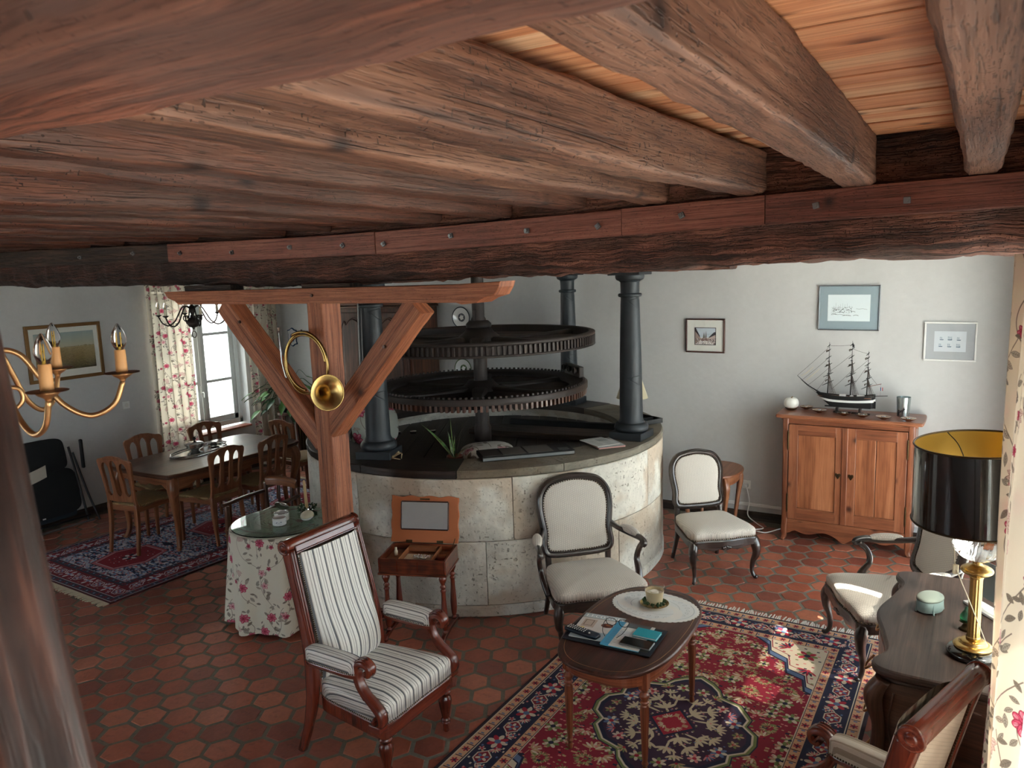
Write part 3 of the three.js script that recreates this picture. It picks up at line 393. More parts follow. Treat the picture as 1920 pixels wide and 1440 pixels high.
// left window: two casements, a deep tiled sill and the house across the yard
{
  const w = thing('window_1', 'white casement window with three panes a side in the deep dining room opening', null, [0, 0, 0], 0, null, 'structure');
  const x = -8.12, z0 = -6.46, z1 = -5.22, y0 = 0.6, y1 = 2.28, d = 0.05;
  part('window_frame', [bc(x - d, x + d, y0, y1, z0, z0 + 0.05), bc(x - d, x + d, y0, y1, z1 - 0.05, z1), bc(x - d, x + d, y0, y0 + 0.06, z0, z1), bc(x - d, x + d, y1 - 0.05, y1, z0, z1)], mat.winPaint, w);
  const mid = -5.92;
  for (const [a, b] of [[z0 + 0.05, mid - 0.012], [mid + 0.012, z1 - 0.05]]) {
    const s = part('sash', [bc(x - 0.02, x + 0.03, y0 + 0.06, y1 - 0.05, a, a + 0.06), bc(x - 0.02, x + 0.03, y0 + 0.06, y1 - 0.05, b - 0.06, b), bc(x - 0.02, x + 0.03, y0 + 0.06, y0 + 0.13, a, b), bc(x - 0.02, x + 0.03, y1 - 0.11, y1 - 0.05, a, b), bc(x - 0.01, x + 0.025, 1.16, 1.195, a, b), bc(x - 0.01, x + 0.025, 1.74, 1.775, a, b)], mat.winPaint, w);
    for (const [p, q] of [[y0 + 0.13, 1.16], [1.195, 1.74], [1.775, y1 - 0.11]]) part('pane', bc(x - 0.003, x + 0.003, p, q, a + 0.06, b - 0.06, 0), mat.glass, s);
  }
  part('handle', [bc(x + 0.03, x + 0.042, 1.0, 1.14, mid + 0.01, mid + 0.035), tube([[x + 0.04, 1.06, mid + 0.02], [x + 0.075, 1.06, mid + 0.02], [x + 0.075, 1.0, mid + 0.02]], 0.007)], mat.winPaint, w);
  part('mullion', bc(x + 0.03, x + 0.045, y0 + 0.06, y1 - 0.05, mid - 0.025, mid + 0.025), mat.winPaint, w);
  const s = thing('window_sill', 'red tiled sill of the dining room window', null, [0, 0, 0], 0, null, 'structure');
  for (let i = 0; i < 7; i++) part('tile', bc(-8.07, -7.93, 0.552, 0.575, -6.48 + i * 0.183, -6.48 + i * 0.183 + 0.178, 0.004), mat.tile[i % 4], s);
  const h = thing('neighbour_house', 'pale house wall with grey shutters seen through the dining room window', 'building', [0, 0, 0]);
  part('wall', bc(-13.4, -13, -0.3, 5.5, -16, 2, 0), mat.plaster, h);
  for (const [a, b, c, d2] of [[-9.0, -8.55, 1.0, 2.2], [-10.6, -10.1, 0.6, 1.9], [-7.4, -7.05, 1.1, 2.2]]) { const f = part('shutter', bc(-13, -12.95, c, d2, a, b), std({ color: rgb('#8c9a9c'), roughness: 0.7 }), h); for (let k = 0; k < 6; k++) part('slat', bc(-12.95, -12.93, c + 0.06 + k * (d2 - c - 0.1) / 6, c + 0.02 + (k + 1) * (d2 - c - 0.1) / 6, a + 0.04, b - 0.04), mat.steel, f); }
}
// windows of the right and front walls
let wi = 2;
function plainWindow(axis, a0, a1, y0, y1, c, label) {
  const w = thing('window_' + wi++, label, null, [0, 0, 0], 0, null, 'structure'), B = (p, q, u, v, t) => axis === 'z' ? bc(c - t, c + t, u, v, p, q) : bc(p, q, u, v, c - t, c + t);
  part('window_frame', [B(a0, a0 + 0.05, y0, y1, 0.035), B(a1 - 0.05, a1, y0, y1, 0.035), B(a0, a1, y0, y0 + 0.06, 0.035), B(a0, a1, y1 - 0.05, y1, 0.035), B((a0 + a1) / 2 - 0.05, (a0 + a1) / 2 + 0.05, y0, y1, 0.03)], mat.winPaint, w);
  const m = (a0 + a1) / 2; for (const [p, q] of [[a0 + 0.05, m - 0.05], [m + 0.05, a1 - 0.05]]) { part('muntin', [1, 2].map((k) => { const y = lerp(y0, y1, k / 3); return B(p, q, y - 0.015, y + 0.015, 0.018); }), mat.winPaint, w); part('pane', B(p, q, y0 + 0.06, y1 - 0.05, 0.002), mat.glass, w); }
}
plainWindow('z', -6.5, -4.65, 0.02, 2.5, XR + 0.2, 'white glazed garden door beyond the curtain');
plainWindow('z', -4.45, -3.0, 0.5, 2.3, XR + 0.2, 'white window behind the commode');
plainWindow('z', -2.4, -0.9, 0.7, 2.2, XR + 0.2, 'white window behind the near curtain');
plainWindow('z', 0.1, 1.4, 0.9, 2.2, XR + 0.2, 'unseen white window added for light in the right wall behind the stair');  // out of view, added to light the near side of the room
plainWindow('x', -7.3, -5.4, 0.7, 2.3, ZF + 0.2, 'unseen white window added for light in the wall behind the stair, at the dining side');  // out of view, added to brighten the dining side and ceiling
{ const t = thing('added_sun_canopy', 'unseen flat canopy added outside the garden door to block the sun', null, [0, 0, 0], 0, null, 'structure'); part('slab', bc(0.6, 2.75, 2.8, 2.88, -7.4, -4.45, 0.01), mat.oakDark, t); part('post', [bc(2.5, 2.62, -0.3, 2.8, -7.3, -7.18, 0.005), bc(2.5, 2.62, -0.3, 2.8, -4.6, -4.48, 0.005)], mat.oakDark, t); }  // out of view, added to keep direct sun out of the garden door
// ---------------------------------------------------------------- the mill: stone drum, gears, columns
const DX = -3.69, DZ = -5.51;
{
  const t = thing('millstone_drum', 'big round pale limestone drum with joints and a dark wooden floor inside', 'drum', [DX, 0, DZ]);
  // curved block: angles a0..a1 measured from +x towards +z
  const arc = (r0, r1, a0, a1, y0, y1, ch = 0.006, sd = 1) => {
    const n = Math.max(3, Math.ceil((a1 - a0) / 0.045)), pos = [], uv = [], idx = [], u0 = R() * 3, v0 = R() * 3, m = 7;
    const prof = [[r0, y0, 0], [r1 - ch, y0, r1 - r0], [r1, y0 + ch, r1 - r0 + 0.01], [r1, (y0 + y1) / 2, r1 - r0 + (y1 - y0) / 2], [r1, y1 - ch, r1 - r0 + y1 - y0], [r1 - ch, y1, r1 - r0 + y1 - y0 + 0.01], [r0, y1, 2 * (r1 - r0) + y1 - y0]];
    for (let i = 0; i <= n; i++) { const a = lerp(a0, a1, i / n), e = i === 0 || i === n ? ch * 0.8 : 0; for (let k = 0; k < m; k++) { const [r, y, v] = prof[k], wob = k > 1 && k < 5 ? 0.005 * vnoise(a * 9, y * 8, sd) - e : 0; pos.push((r + wob) * cos(a), y, (r + wob) * sin(a)); uv.push(u0 + a * r1, v0 + v); } }
    for (let i = 0; i < n; i++) for (let k = 0; k < m; k++) { const a = i * m + k, k2 = (k + 1) % m, b = i * m + k2; idx.push(a, b, a + m, b, b + m, a + m); }
    for (const [i, f] of [[0, 1], [n, -1]]) for (let k = 1; k < m - 1; k++) f > 0 ? idx.push(i * m, i * m + k + 1, i * m + k) : idx.push(i * m, i * m + k, i * m + k + 1);
    const g = grid(pos, uv, idx).toNonIndexed(); g.computeVertexNormals(); return g;
  };
  const RO = 1.527, gap = 0.0025;
  const ring = (name, y0, y1, r0, r1, cuts, m, ch) => { for (let i = 0; i < cuts.length; i++) { const a = cuts[i], b = i + 1 < cuts.length ? cuts[i + 1] : cuts[0] + TAU; part(name, arc(r0, r1, a + gap / r1, b - gap / r1, y0 + 0.002, y1 - 0.002, ch, i + 3), m, t); } };
  // angle of a joint seen at the photograph's x: 1030 -> ~0.86, 960 -> 1.02, 1223 -> 0.2
  ring('stone_block', 0.0, 0.085, 1.2, RO + 0.006, [0.55, 1.35, 2.2, 3.1, 4.1, 5.2], mat.stone, 0.01);
  ring('stone_block', 0.085, 0.55, 1.2, RO, [0.3, 1.0, 1.72, 2.5, 3.3, 4.2, 5.1, 5.8], mat.stone, 0.006);
  ring('stone_block', 0.55, 1.0, 1.2, RO, [0.02, 0.87, 1.65, 2.45, 3.2, 4.1, 5.0, 5.6], mat.stone, 0.006);
  ring('coping_stone', 1.0, 1.06, 1.17, RO + 0.002, [-1.2, -0.55, 0.1, 0.62, 1.12], mat.coping, 0.01);
  t.children.filter((c) => c.name === 'coping_stone').forEach((c, i) => { if (i === 4) { t.remove(c); c.geometry.dispose(); } });
  for (const [a, b] of [[1.12, 1.62], [1.62, 2.2], [2.2, 3.0], [3.0, 3.9], [3.9, 4.6], [4.6, TAU - 1.2]]) part('coping_board', arc(1.17, RO + 0.001, a + 0.002, b - 0.002, 1.002, 1.06, 0.006, 9), mat.floorWood, t, 'dark stained board on the rim');
  // inner floor of dark planks
  for (let i = 0; i < 13; i++) { const x0 = -1.19 + i * 0.183, x1 = x0 + 0.18, zz = (x) => Math.sqrt(Math.max(0, 1.19 * 1.19 - x * x)); const e = Math.max(zz(x0), zz(x1)); const p = part('floor_plank', bc(x0, x1, 0.9, 0.925 + 0.002 * (i % 2), -e, e, 0.003, 2), mat.floorWood, t); p.rotation.y = 0.5; }
  part('step_board', mv(box(1.5, 0.05, 0.3, 0.006), 0.42, 0.951, -0.42, 0, 0.13), mat.darkWood, t); part('step_board', mv(box(1.2, 0.09, 0.05, 0.006), 0.5, 0.972, -0.66, 0, 0.13), mat.black, t);
  // iron cramp and chipped hole on the front
  const A = 2.02; const cr = part('iron_cramp', [mv(cyl(0.016, 0.016, 0.13, 12), 0, 0, 0, PI / 2), mv(lathe([[0.012, 0], [0.026, 0], [0.026, 0.02], [0.012, 0.02]], 14), 0, 0, 0.12, PI / 2)], mat.iron, t); cr.position.set(1.5 * cos(A), 0.86, 1.5 * sin(A)); cr.rotation.y = 1.25;
}
// gears on the shaft
{
  const sx = -3.72, t = thing('mill_shaft', 'dark iron upright shaft through the two mill gears', 'shaft', [sx, 0, DZ]);
  part('shaft', lathe([[0.0001, 0.93], [0.075, 0.93], [0.075, 1.05], [0.062, 1.08], [0.058, 1.42], [0.06, 1.5], [0.06, 1.9], [0.064, 1.93], [0.064, 2.0], [0.054, 2.02], [0.054, 2.5], [0.0001, 2.5]], 18), mat.iron, t);
  part('collar', lathe([[0.067, 1.925], [0.105, 1.925], [0.11, 1.935], [0.11, 1.96], [0.085, 1.985], [0.067, 1.99]], 20), mat.iron, t); part('key', bc(-0.012, 0.012, 1.97, 2.08, 0.05, 0.07, 0.003), mat.iron, t);
  const gear = (name, label, Rr, y0, y1, spokes, teeth) => {
    const g = thing(name, label, 'gear', [sx, 0, DZ], 0);
    part('hub', lathe([[0.064, y0 - 0.02], [0.17, y0 - 0.02], [0.18, y0], [0.18, y1 - 0.02], [0.13, y1 + 0.02], [0.11, y1 + 0.05], [0.064, y1 + 0.05]], 24), mat.iron, g);
    part('web', lathe([[0.17, (y0 + y1) / 2 - 0.012], [Rr - 0.06, (y0 + y1) / 2 - 0.012], [Rr - 0.06, (y0 + y1) / 2 - 0.004], [0.17, (y0 + y1) / 2 - 0.004]], 64), mat.darkWood, g);
    for (let i = 0; i < spokes; i++) { const a = i / spokes * TAU; const s = part('spoke', limb([[0.15, (y0 + y1) / 2, 0], [Rr * 0.55, (y0 + y1) / 2 - 0.01, 0], [Rr - 0.04, (y0 + y1) / 2, 0]], [[0.035, 0.07], [0.028, 0.045], [0.035, 0.06]], { seg: 8, pw: 4, side: [0, 1, 0] }), mat.iron, g); s.rotation.y = a; }
    return g;
  };
  const u = gear('gear_wheel', 'upper rusty cast iron gear wheel with teeth on its outer face', 0.97, 1.77, 1.87, 6);
  part('rim', lathe([[0.9, 1.765], [0.985, 1.765], [1.0, 1.77], [1.0, 1.782], [0.982, 1.786], [0.982, 1.852], [1.0, 1.856], [1.0, 1.875], [0.985, 1.88], [0.95, 1.88], [0.94, 1.865], [0.94, 1.785], [0.9, 1.78], [0.9, 1.765]], 128), mat.iron, u);
  { const gs = []; for (let i = 0; i < 150; i++) { const a = i / 150 * TAU, q = box(0.03, 0.068, 0.02, 0.004); mv(q, 0.985, 1.819, 0); q.rotateY(a); gs.push(q); } part('teeth', gs, mat.iron, u).userData.kind = 'stuff'; }
  const l = gear('gear_wheel', 'lower dark iron gear wheel with wooden pegs under its rim', 0.9, 1.36, 1.42, 6);
  part('rim', lathe([[0.78, 1.395], [0.91, 1.392], [0.928, 1.396], [0.928, 1.442], [0.91, 1.446], [0.86, 1.446], [0.78, 1.43], [0.78, 1.395]], 128), mat.iron, l);
  { const gs = [], hs = []; for (let i = 0; i < 128; i++) { const a = i / 128 * TAU, q = box(0.05, 0.055, 0.022, 0.004); mv(q, 0.893, 1.372, 0); q.rotateY(a); gs.push(q); const h = box(0.018, 0.02, 0.018, 0.003); mv(h, 0.895, 1.452, 0); h.rotateY(a + 0.02); hs.push(h); } part('teeth', gs, mat.oakDark, l).userData.kind = 'stuff'; part('peg_ends', hs, mat.iron, l).userData.kind = 'stuff'; }
  const a0 = 0.12, pl = part('splice_plate', [mv(box(0.045, 0.1, 0.4, 0.01), 0, 0, 0), ...[-0.15, 0, 0.15].map((z) => mv(lathe([[0.0001, 0], [0.022, 0], [0.022, 0.03], [0.03, 0.03], [0.03, 0.018], [0.0001, 0.018]].map(([r, y]) => [r, y]), 12), 0.03, 0.015, z, 0, 0, -PI / 2))], mat.iron, l); pl.position.set(0.86 * cos(-0.8), 1.5, 0.86 * sin(-0.8)); pl.rotation.y = 0.8 + PI;
}
function millColumn(label, x, z, sc) {
  const t = thing('mill_column', label, 'column', [x, 0, z], 0);
  t.userData.group = 'mill columns';
  part('plinth', bx(0, 1.09, 0, 0.27 * sc, 0.06, 0.27 * sc, 0.006), mat.castBlue, t);
  part('base_ring', lathe(smoothProf([[0.1, 1.12], [0.128, 1.125], [0.136, 1.15], [0.122, 1.18], [0.105, 1.187], [0.1, 1.2]], 4).map(([r, y]) => [r * sc, y]), 28), mat.castBlue, t);
  part('shaft', lathe([[0.1, 1.19], [0.092, 1.22], [0.091, 1.3], [0.086, 1.6], [0.08, 1.9], [0.073, 2.14], [0.071, 2.16], [0.072, 2.24], [0.074, 2.29]].map(([r, y]) => [r * sc, y]), 28), mat.castBlue, t);
  part('neck_ring', lathe(smoothProf([[0.07, 2.17], [0.088, 2.175], [0.092, 2.185], [0.088, 2.197], [0.07, 2.2]], 4).map(([r, y]) => [r * sc, y]), 28), mat.castBlue, t);
  part('capital', lathe(smoothProf([[0.074, 2.285], [0.085, 2.295], [0.104, 2.305], [0.112, 2.325], [0.11, 2.345]], 4).map(([r, y]) => [r * sc, y]), 28), mat.castBlue, t);
  part('abacus', bx(0, 2.35, 0, 0.26 * sc, 0.022, 0.26 * sc, 0.004), mat.castBlue, t);
  return t;
}
millColumn('cracked black blue column on the drum rim in front of the cream lampshade', -2.345, -5.58, 1);
millColumn('black blue column behind the right knee brace of the oak post', -3.82, -4.26, 1).rotation.y = 0.35;
millColumn('thinner looking rear black column behind the gear wheels', -3.53, -6.82, 0.94);
millColumn('black column at the far left of the drum, hidden behind the oak post', -5.0, -5.5, 1);
// ---------------------------------------------------------------- rugs
function rugArt(W, L, seed, pal, style) { // metres; symmetric about both axes
  const ppm = style ? 640 : 690, w = Math.round(W * ppm), h = Math.round(L * ppm);
  return canvasTex(w, h, (g) => {
    const q = rng(seed); g.scale(ppm, ppm); g.lineJoin = 'round';
    const rect = (m, c) => { g.fillStyle = c; g.fillRect(m, m, W - 2 * m, L - 2 * m); };
    const four = (f) => { for (const sx of [1, -1]) for (const sy of [1, -1]) { g.save(); g.translate(W / 2, L / 2); g.scale(sx, sy); f(); g.restore(); } };
    const poly = (pts, fill, st, lw) => { g.beginPath(); pts.forEach(([x, y], i) => i ? g.lineTo(x, y) : g.moveTo(x, y)); g.closePath(); if (fill) { g.fillStyle = fill; g.fill(); } if (st) { g.strokeStyle = st; g.lineWidth = lw; g.stroke(); } };
    const ros = (x, y, r, c1, c2, c3, n = 8) => { for (let k = 0; k < n; k++) { const a = k / n * TAU; g.fillStyle = k % 2 ? c1 : c2; g.beginPath(); g.ellipse(x + cos(a) * r * 0.6, y + sin(a) * r * 0.6, r * 0.42, r * 0.24, a, 0, TAU); g.fill(); } g.fillStyle = c3; g.beginPath(); g.arc(x, y, r * 0.3, 0, TAU); g.fill(); };
    const palm = (x, y, r, a, c1, c2) => { g.save(); g.translate(x, y); g.rotate(a); for (let k = -3; k <= 3; k++) { g.fillStyle = k % 2 ? c1 : c2; g.beginPath(); g.ellipse(cos(k * 0.42) * r * 0.55, sin(k * 0.42) * r * 0.6, r * 0.5, r * 0.13, k * 0.42, 0, TAU); g.fill(); } g.fillStyle = pal.red; g.beginPath(); g.arc(0, 0, r * 0.2, 0, TAU); g.fill(); g.restore(); };
    const vine = (x0, y0, a, n, s, c) => { g.strokeStyle = c; g.lineWidth = 0.006; g.beginPath(); g.moveTo(x0, y0); let x = x0, y = y0; for (let k = 0; k < n; k++) { a += (q() - 0.5) * 1.6; x += cos(a) * s; y += sin(a) * s; g.lineTo(x, y); } g.stroke(); return [x, y, a]; };
    const band = (m, t, ground, motif, step) => { // border ring
      rect(m, ground); const iw = W - 2 * m - t, il = L - 2 * m - t, c = m + t / 2; const nx = Math.max(2, Math.round(iw / step)), ny = Math.max(2, Math.round(il / step));
      for (let i = 0; i < nx; i++) { const x = c + iw * i / nx; motif(x, c, 0, i); motif(W - x, L - c, PI, i); }
      for (let i = 0; i < ny; i++) { const y = c + il * i / ny; motif(W - c, y, PI / 2, i); motif(c, L - y, -PI / 2, i); }
    };
    const lines = (m, c, lw = 0.006) => { g.strokeStyle = c; g.lineWidth = lw; g.strokeRect(m, m, W - 2 * m, L - 2 * m); };
    rect(0, pal.edge);
    const gb = style ? 0.055 : 0.06, mb = style ? 0.17 : 0.16;
    const guard = (x, y, a, i) => { g.save(); g.translate(x, y); g.rotate(a); ros(0, 0, gb * 0.36, pal.red, pal.red2, pal.navy, 6); g.fillStyle = pal.navy; g.fillRect(gb * 0.62, -gb * 0.36, gb * 0.09, gb * 0.72); g.fillStyle = pal.blue; g.fillRect(gb * 0.8, -gb * 0.16, gb * 0.16, gb * 0.3); g.fillRect(-gb * 0.9, -gb * 0.16, gb * 0.16, gb * 0.3); g.restore(); };
    const main = (x, y, a, i) => { g.save(); g.translate(x, y); g.rotate(a); const r = mb * 0.36; if (i % 2) { ros(0, 0, r, pal.red, pal.cream, pal.blue, 8); for (const s of [-1, 1]) { palm(r * 1.0 * s, r * 0.35, r * 0.6, s > 0 ? 0.6 : 2.5, pal.cream, pal.rose); } } else { poly([[-r, 0], [-r * 0.4, -r * 0.7], [r * 0.4, -r * 0.7], [r, 0], [r * 0.4, r * 0.7], [-r * 0.4, r * 0.7]], pal.red2, pal.cream, 0.007); ros(0, 0, r * 0.6, pal.blue, pal.cream, pal.red, 6); ros(r * 1.05, -r * 0.7, r * 0.36, pal.cream, pal.rose, pal.red, 5); ros(-r * 1.05, r * 0.7, r * 0.36, pal.blue, pal.cream, pal.red, 5); } for (let k = 0; k < 7; k++) { g.fillStyle = [pal.cream, pal.blue, pal.rose, pal.tan][k % 4]; g.fillRect((q() - 0.5) * mb * 1.3, (q() - 0.5) * mb * 0.9, 0.014, 0.011); } g.restore(); };
    let m = 0.022; band(m, gb, pal.guard, guard, 0.1); lines(m, pal.cream); m += gb; lines(m, pal.navy, 0.01);
    band(m, mb, style ? pal.red2 : pal.navy, main, 0.15); lines(m + 0.004, pal.cream); m += mb; lines(m, pal.cream, 0.008);
    band(m, gb, pal.guard, guard, 0.1); m += gb; lines(m, pal.navy, 0.012); lines(m - gb, pal.navy, 0.008);
    rect(m, pal.field); lines(m, pal.cream, 0.006);
    g.save(); g.beginPath(); g.rect(m, m, W - 2 * m, L - 2 * m); g.clip(); const fw = W / 2 - m, fl = L / 2 - m;
    if (!style) {
      // scattered field flowers
      const sp = []; for (let k = 0; k < 220; k++) { const x = q() * fw, y = q() * fl; if (sp.some(([a, b]) => Math.hypot(a - x, b - y) < 0.066)) continue; sp.push([x, y]); }
      const st = sp.map(() => [q(), q(), q()]); 
      four(() => sp.forEach(([x, y], k) => { const [a, b, c] = st[k]; g.strokeStyle = pal.tan; g.lineWidth = 0.005; g.beginPath(); g.moveTo(x, y); g.quadraticCurveTo(x + 0.05 * (a - 0.5), y + 0.08 * b, x + 0.1 * (b - 0.5), y + 0.1 * (c - 0.4)); g.stroke(); if (a < 0.4) ros(x, y, 0.03 + 0.02 * b, pal.cream, pal.olive, pal.navy, 8); else if (a < 0.75) palm(x, y, 0.045 + 0.02 * b, b * TAU, pal.tan, pal.cream); else { for (let z = 0; z < 4; z++) palm(x + 0.02 * cos(z * 1.57 + c), y + 0.02 * sin(z * 1.57 + c), 0.03, z * 1.57 + c, pal.olive, pal.tan); } }));
      for (let k = 0; k < 620; k++) { const x = q() * fw, y = q() * fl, c = [pal.tan, pal.tan, pal.navy, pal.olive, pal.rose][Math.floor(q() * 5)], s = 0.006 + q() * 0.008; four(() => { g.fillStyle = c; g.fillRect(x, y, s * 1.5, s); }); }
      // cream corner spandrels, stepped
      four(() => { const P = (d) => [[fw + 0.1, fl - 0.6 + d], [fw - 0.04, fl - 0.54 + d], [fw - 0.07, fl - 0.42 + d], [fw - 0.17, fl - 0.38 + d], [fw - 0.2, fl - 0.26 + d], [fw - 0.31, fl - 0.2 + d], [fw - 0.34, fl - 0.08 + d], [fw - 0.44, fl + d], [fw + 0.1, fl + 0.2]]; poly(P(0), pal.blue, pal.navy, 0.012); poly(P(0.05), pal.cream, pal.navy, 0.008); poly(P(0.1), pal.cream, pal.red2, 0.006); ros(fw - 0.1, fl - 0.12, 0.06, pal.red, pal.olive, pal.navy, 8); palm(fw - 0.22, fl - 0.06, 0.06, 2.6, pal.red, pal.navy); palm(fw - 0.06, fl - 0.3, 0.06, -2, pal.red, pal.navy); for (let k = 0; k < 60; k++) { g.fillStyle = [pal.red, pal.navy, pal.olive, pal.rose][k % 4]; const a = k * 0.377 % 0.34, b = k * 0.531 % 0.5; if (a + b * 0.8 < 0.36) g.fillRect(fw - 0.02 - a, fl - 0.02 - b, 0.016, 0.011); } });
      // medallion
      const med = (s) => { const Q = [[0, 0.62], [0.1, 0.56], [0.16, 0.5], [0.2, 0.42], [0.33, 0.38], [0.43, 0.25], [0.42, 0.17], [0.5, 0.1], [0.52, 0]].map(([x, y]) => [x * s, y * s]); return [...Q, ...Q.slice(0, -1).reverse().map(([x, y]) => [x, -y]), ...Q.slice(1).map(([x, y]) => [-x, -y]), ...Q.slice(1, -1).reverse().map(([x, y]) => [-x, y])]; };
      g.save(); g.translate(W / 2, L / 2);
      const MS = 0.8; g.scale(MS, MS); poly(med(1.06), pal.olive, pal.navy, 0.008); poly(med(1.0), pal.navy, pal.cream, 0.014); poly(med(0.93), pal.navy2, pal.navy, 0.004); g.restore();
      four(() => { g.scale(0.8, 0.8); // cream arabesque leaves
        g.fillStyle = pal.cream2; for (const [x, y, a, s] of [[0.09, 0.14, 0.95, 1], [0.17, 0.22, 0.5, 0.9], [0.2, 0.1, 0.2, 1], [0.06, 0.27, 1.5, 0.9], [0.28, 0.06, 0.3, 0.8], [0.13, 0.33, 1.2, 0.7]]) { g.save(); g.translate(x, y); g.rotate(a); for (let k = -2; k <= 2; k++) { g.beginPath(); g.ellipse(0.04 * s * cos(k * 0.5), 0.045 * s * sin(k * 0.6), 0.042 * s, 0.012 * s, k * 0.55, 0, TAU); g.fill(); } g.beginPath(); g.ellipse(-0.03 * s, 0, 0.06 * s, 0.009 * s, 0, 0, TAU); g.fill(); g.restore(); }
        ros(0.36, 0.17, 0.055, pal.blue, pal.cream, pal.red, 8); ros(0.25, 0.3, 0.045, pal.rose, pal.cream, pal.red, 7); ros(0.07, 0.44, 0.05, pal.olive, pal.cream, pal.red, 7); ros(0.42, 0.05, 0.04, pal.olive, pal.tan, pal.red, 6); palm(0.17, 0.4, 0.05, 1, pal.tan, pal.olive); palm(0.31, 0.24, 0.05, 0.4, pal.rose, pal.blue);
        for (let k = 0; k < 70; k++) { g.fillStyle = [pal.rose, pal.blue, pal.tan, pal.cream, pal.olive][k % 5]; const a = (k * 0.173 % 0.42), b = (k * 0.117 % 0.46); if (a / 0.46 + b / 0.56 < 1) g.fillRect(0.02 + a, 0.02 + b, 0.013, 0.01); }
      });
      g.save(); g.translate(W / 2, L / 2); poly([[0, 0.135], [0.12, 0], [0, -0.135], [-0.12, 0]], pal.red, pal.navy, 0.012); g.restore(); four(() => { palm(0.03, 0.035, 0.035, 0.85, pal.tan, pal.cream); g.fillStyle = pal.tan; g.fillRect(0, 0.06, 0.012, 0.03); g.fillRect(0.055, 0, 0.03, 0.012); });
    } else {
      for (let k = 0; k < 2200; k++) { const x = q() * fw, y = q() * fl, c = [pal.cream, pal.cream, pal.blue, pal.blue, pal.rose, pal.navy2][Math.floor(q() * 6)], s = 0.012 + q() * 0.014; four(() => { g.fillStyle = c; g.fillRect(x, y, s * 1.5, s * 0.8); }); }
      const sp = []; for (let k = 0; k < 60; k++) sp.push([q() * fw, q() * fl, q()]); four(() => sp.forEach(([x, y, a]) => a < 0.5 ? ros(x, y, 0.035, pal.cream, pal.blue, pal.red, 6) : palm(x, y, 0.05, a * 12, pal.cream, pal.blue)));
      for (const cy of [-0.95, 0, 0.95]) { g.save(); g.translate(W / 2, L / 2 + cy); g.scale(0.72, 0.72); const H = (s) => [[-0.2 * s, -0.34 * s], [0.2 * s, -0.34 * s], [0.34 * s, 0], [0.2 * s, 0.34 * s], [-0.2 * s, 0.34 * s], [-0.34 * s, 0]]; poly(H(1.1), pal.rose, pal.navy, 0.01); poly(H(0.95), pal.red, pal.cream, 0.008); for (let k = 0; k < 40; k++) { g.fillStyle = [pal.cream, pal.navy, pal.rose][k % 3]; g.fillRect((k * 0.191 % 0.36) - 0.18, (k * 0.137 % 0.5) - 0.25, 0.02, 0.012); } ros(0, 0, 0.1, pal.navy, pal.cream, pal.red, 8); g.restore(); }
    }
    g.restore();
  }, 1, 1);
}
function rug(name, label, W, L, pos, turn, tex, fringeMat, fz) {
  const t = thing(name, label, 'rug', pos, turn);
  const m = std({ map: tex, roughness: 0.95 });
  const nu = 24, nv = 40; const f = (u, v, y) => { const x = (u - 0.5) * W, z = (v - 0.5) * L; return [x, y + 0.0015 * (1 + vnoise(x * 4, z * 4, 3)), z]; };
  const top = sheet((u, v) => f(1 - u, v, 0.008), nu, nv, (u, v) => [1 - u, 1 - v]); const edge = clean(bc(-W / 2, W / 2, 0.0, 0.0072, -L / 2, L / 2, 0.003)); for (let i = 0, a = edge.attributes.uv; i < a.count; i++) a.setXY(i, 0.003, 0.5);
  part('pile', [top, edge], m, t);
  const q = rng(8); for (const s of fz) { const gs = []; for (let i = 0; i < 150; i++) { const x = (i / 149 - 0.5) * (W - 0.02), l = 0.05 + q() * 0.03, dx = (q() - 0.5) * 0.03; gs.push(mv(box(0.006, 0.004, l, 0), x + dx * 0.5, 0.005, s * (L / 2 + l / 2 - 0.004), 0, s * dx / l, 0)); } part('fringe', gs, fringeMat, t, 'cream fringe').userData.kind = 'stuff'; }
  return t;
}
rug('patterned_rug', 'crimson patterned rug with navy medallion lying under the small oval table', 1.77, 2.95, [-1.305, 0, -3.61], 0.0, rugArt(1.77, 2.95, 17, { edge: '#2c1c26', guard: '#c79a78', navy: '#1c1d38', navy2: '#3a1f38', blue: '#566a8c', red: '#9c1a30', red2: '#7a1526', rose: '#c77b78', cream: '#c9bba4', cream2: '#c0b092', tan: '#b0906c', olive: '#6f7a48', field: '#84142c' }, 0), mat.paper, [-1, 1]);
rug('patterned_rug', 'dark blue and red patterned rug under the dining table', 1.64, 3.2, [-6.32, 0, -4.7], -0.03, rugArt(1.64, 3.2, 23, { edge: '#4a1c22', guard: '#3a3448', navy: '#151a33', navy2: '#232a4a', blue: '#7c8fb4', red: '#8a1c2e', red2: '#6f1a28', rose: '#b0606a', cream: '#c9c6cc', cream2: '#c0b8b0', tan: '#a58a6c', olive: '#6a6c50', field: '#1a2140' }, 1), mat.cream, [1, -1]);

// ---------------------------------------------------------------- armchairs and chairs
const nails = (pts, r = 0.0048) => pts.map((p) => mv(new THREE.SphereGeometry(r, 6, 4), ...p));
const alongClosed = (ol, n) => { const c = new THREE.CatmullRomCurve3(ol.map(([x, y]) => V(x, y, 0)), true, 'centripetal'); return c.getSpacedPoints(n).slice(0, n).map((p) => [p.x, p.y]); };
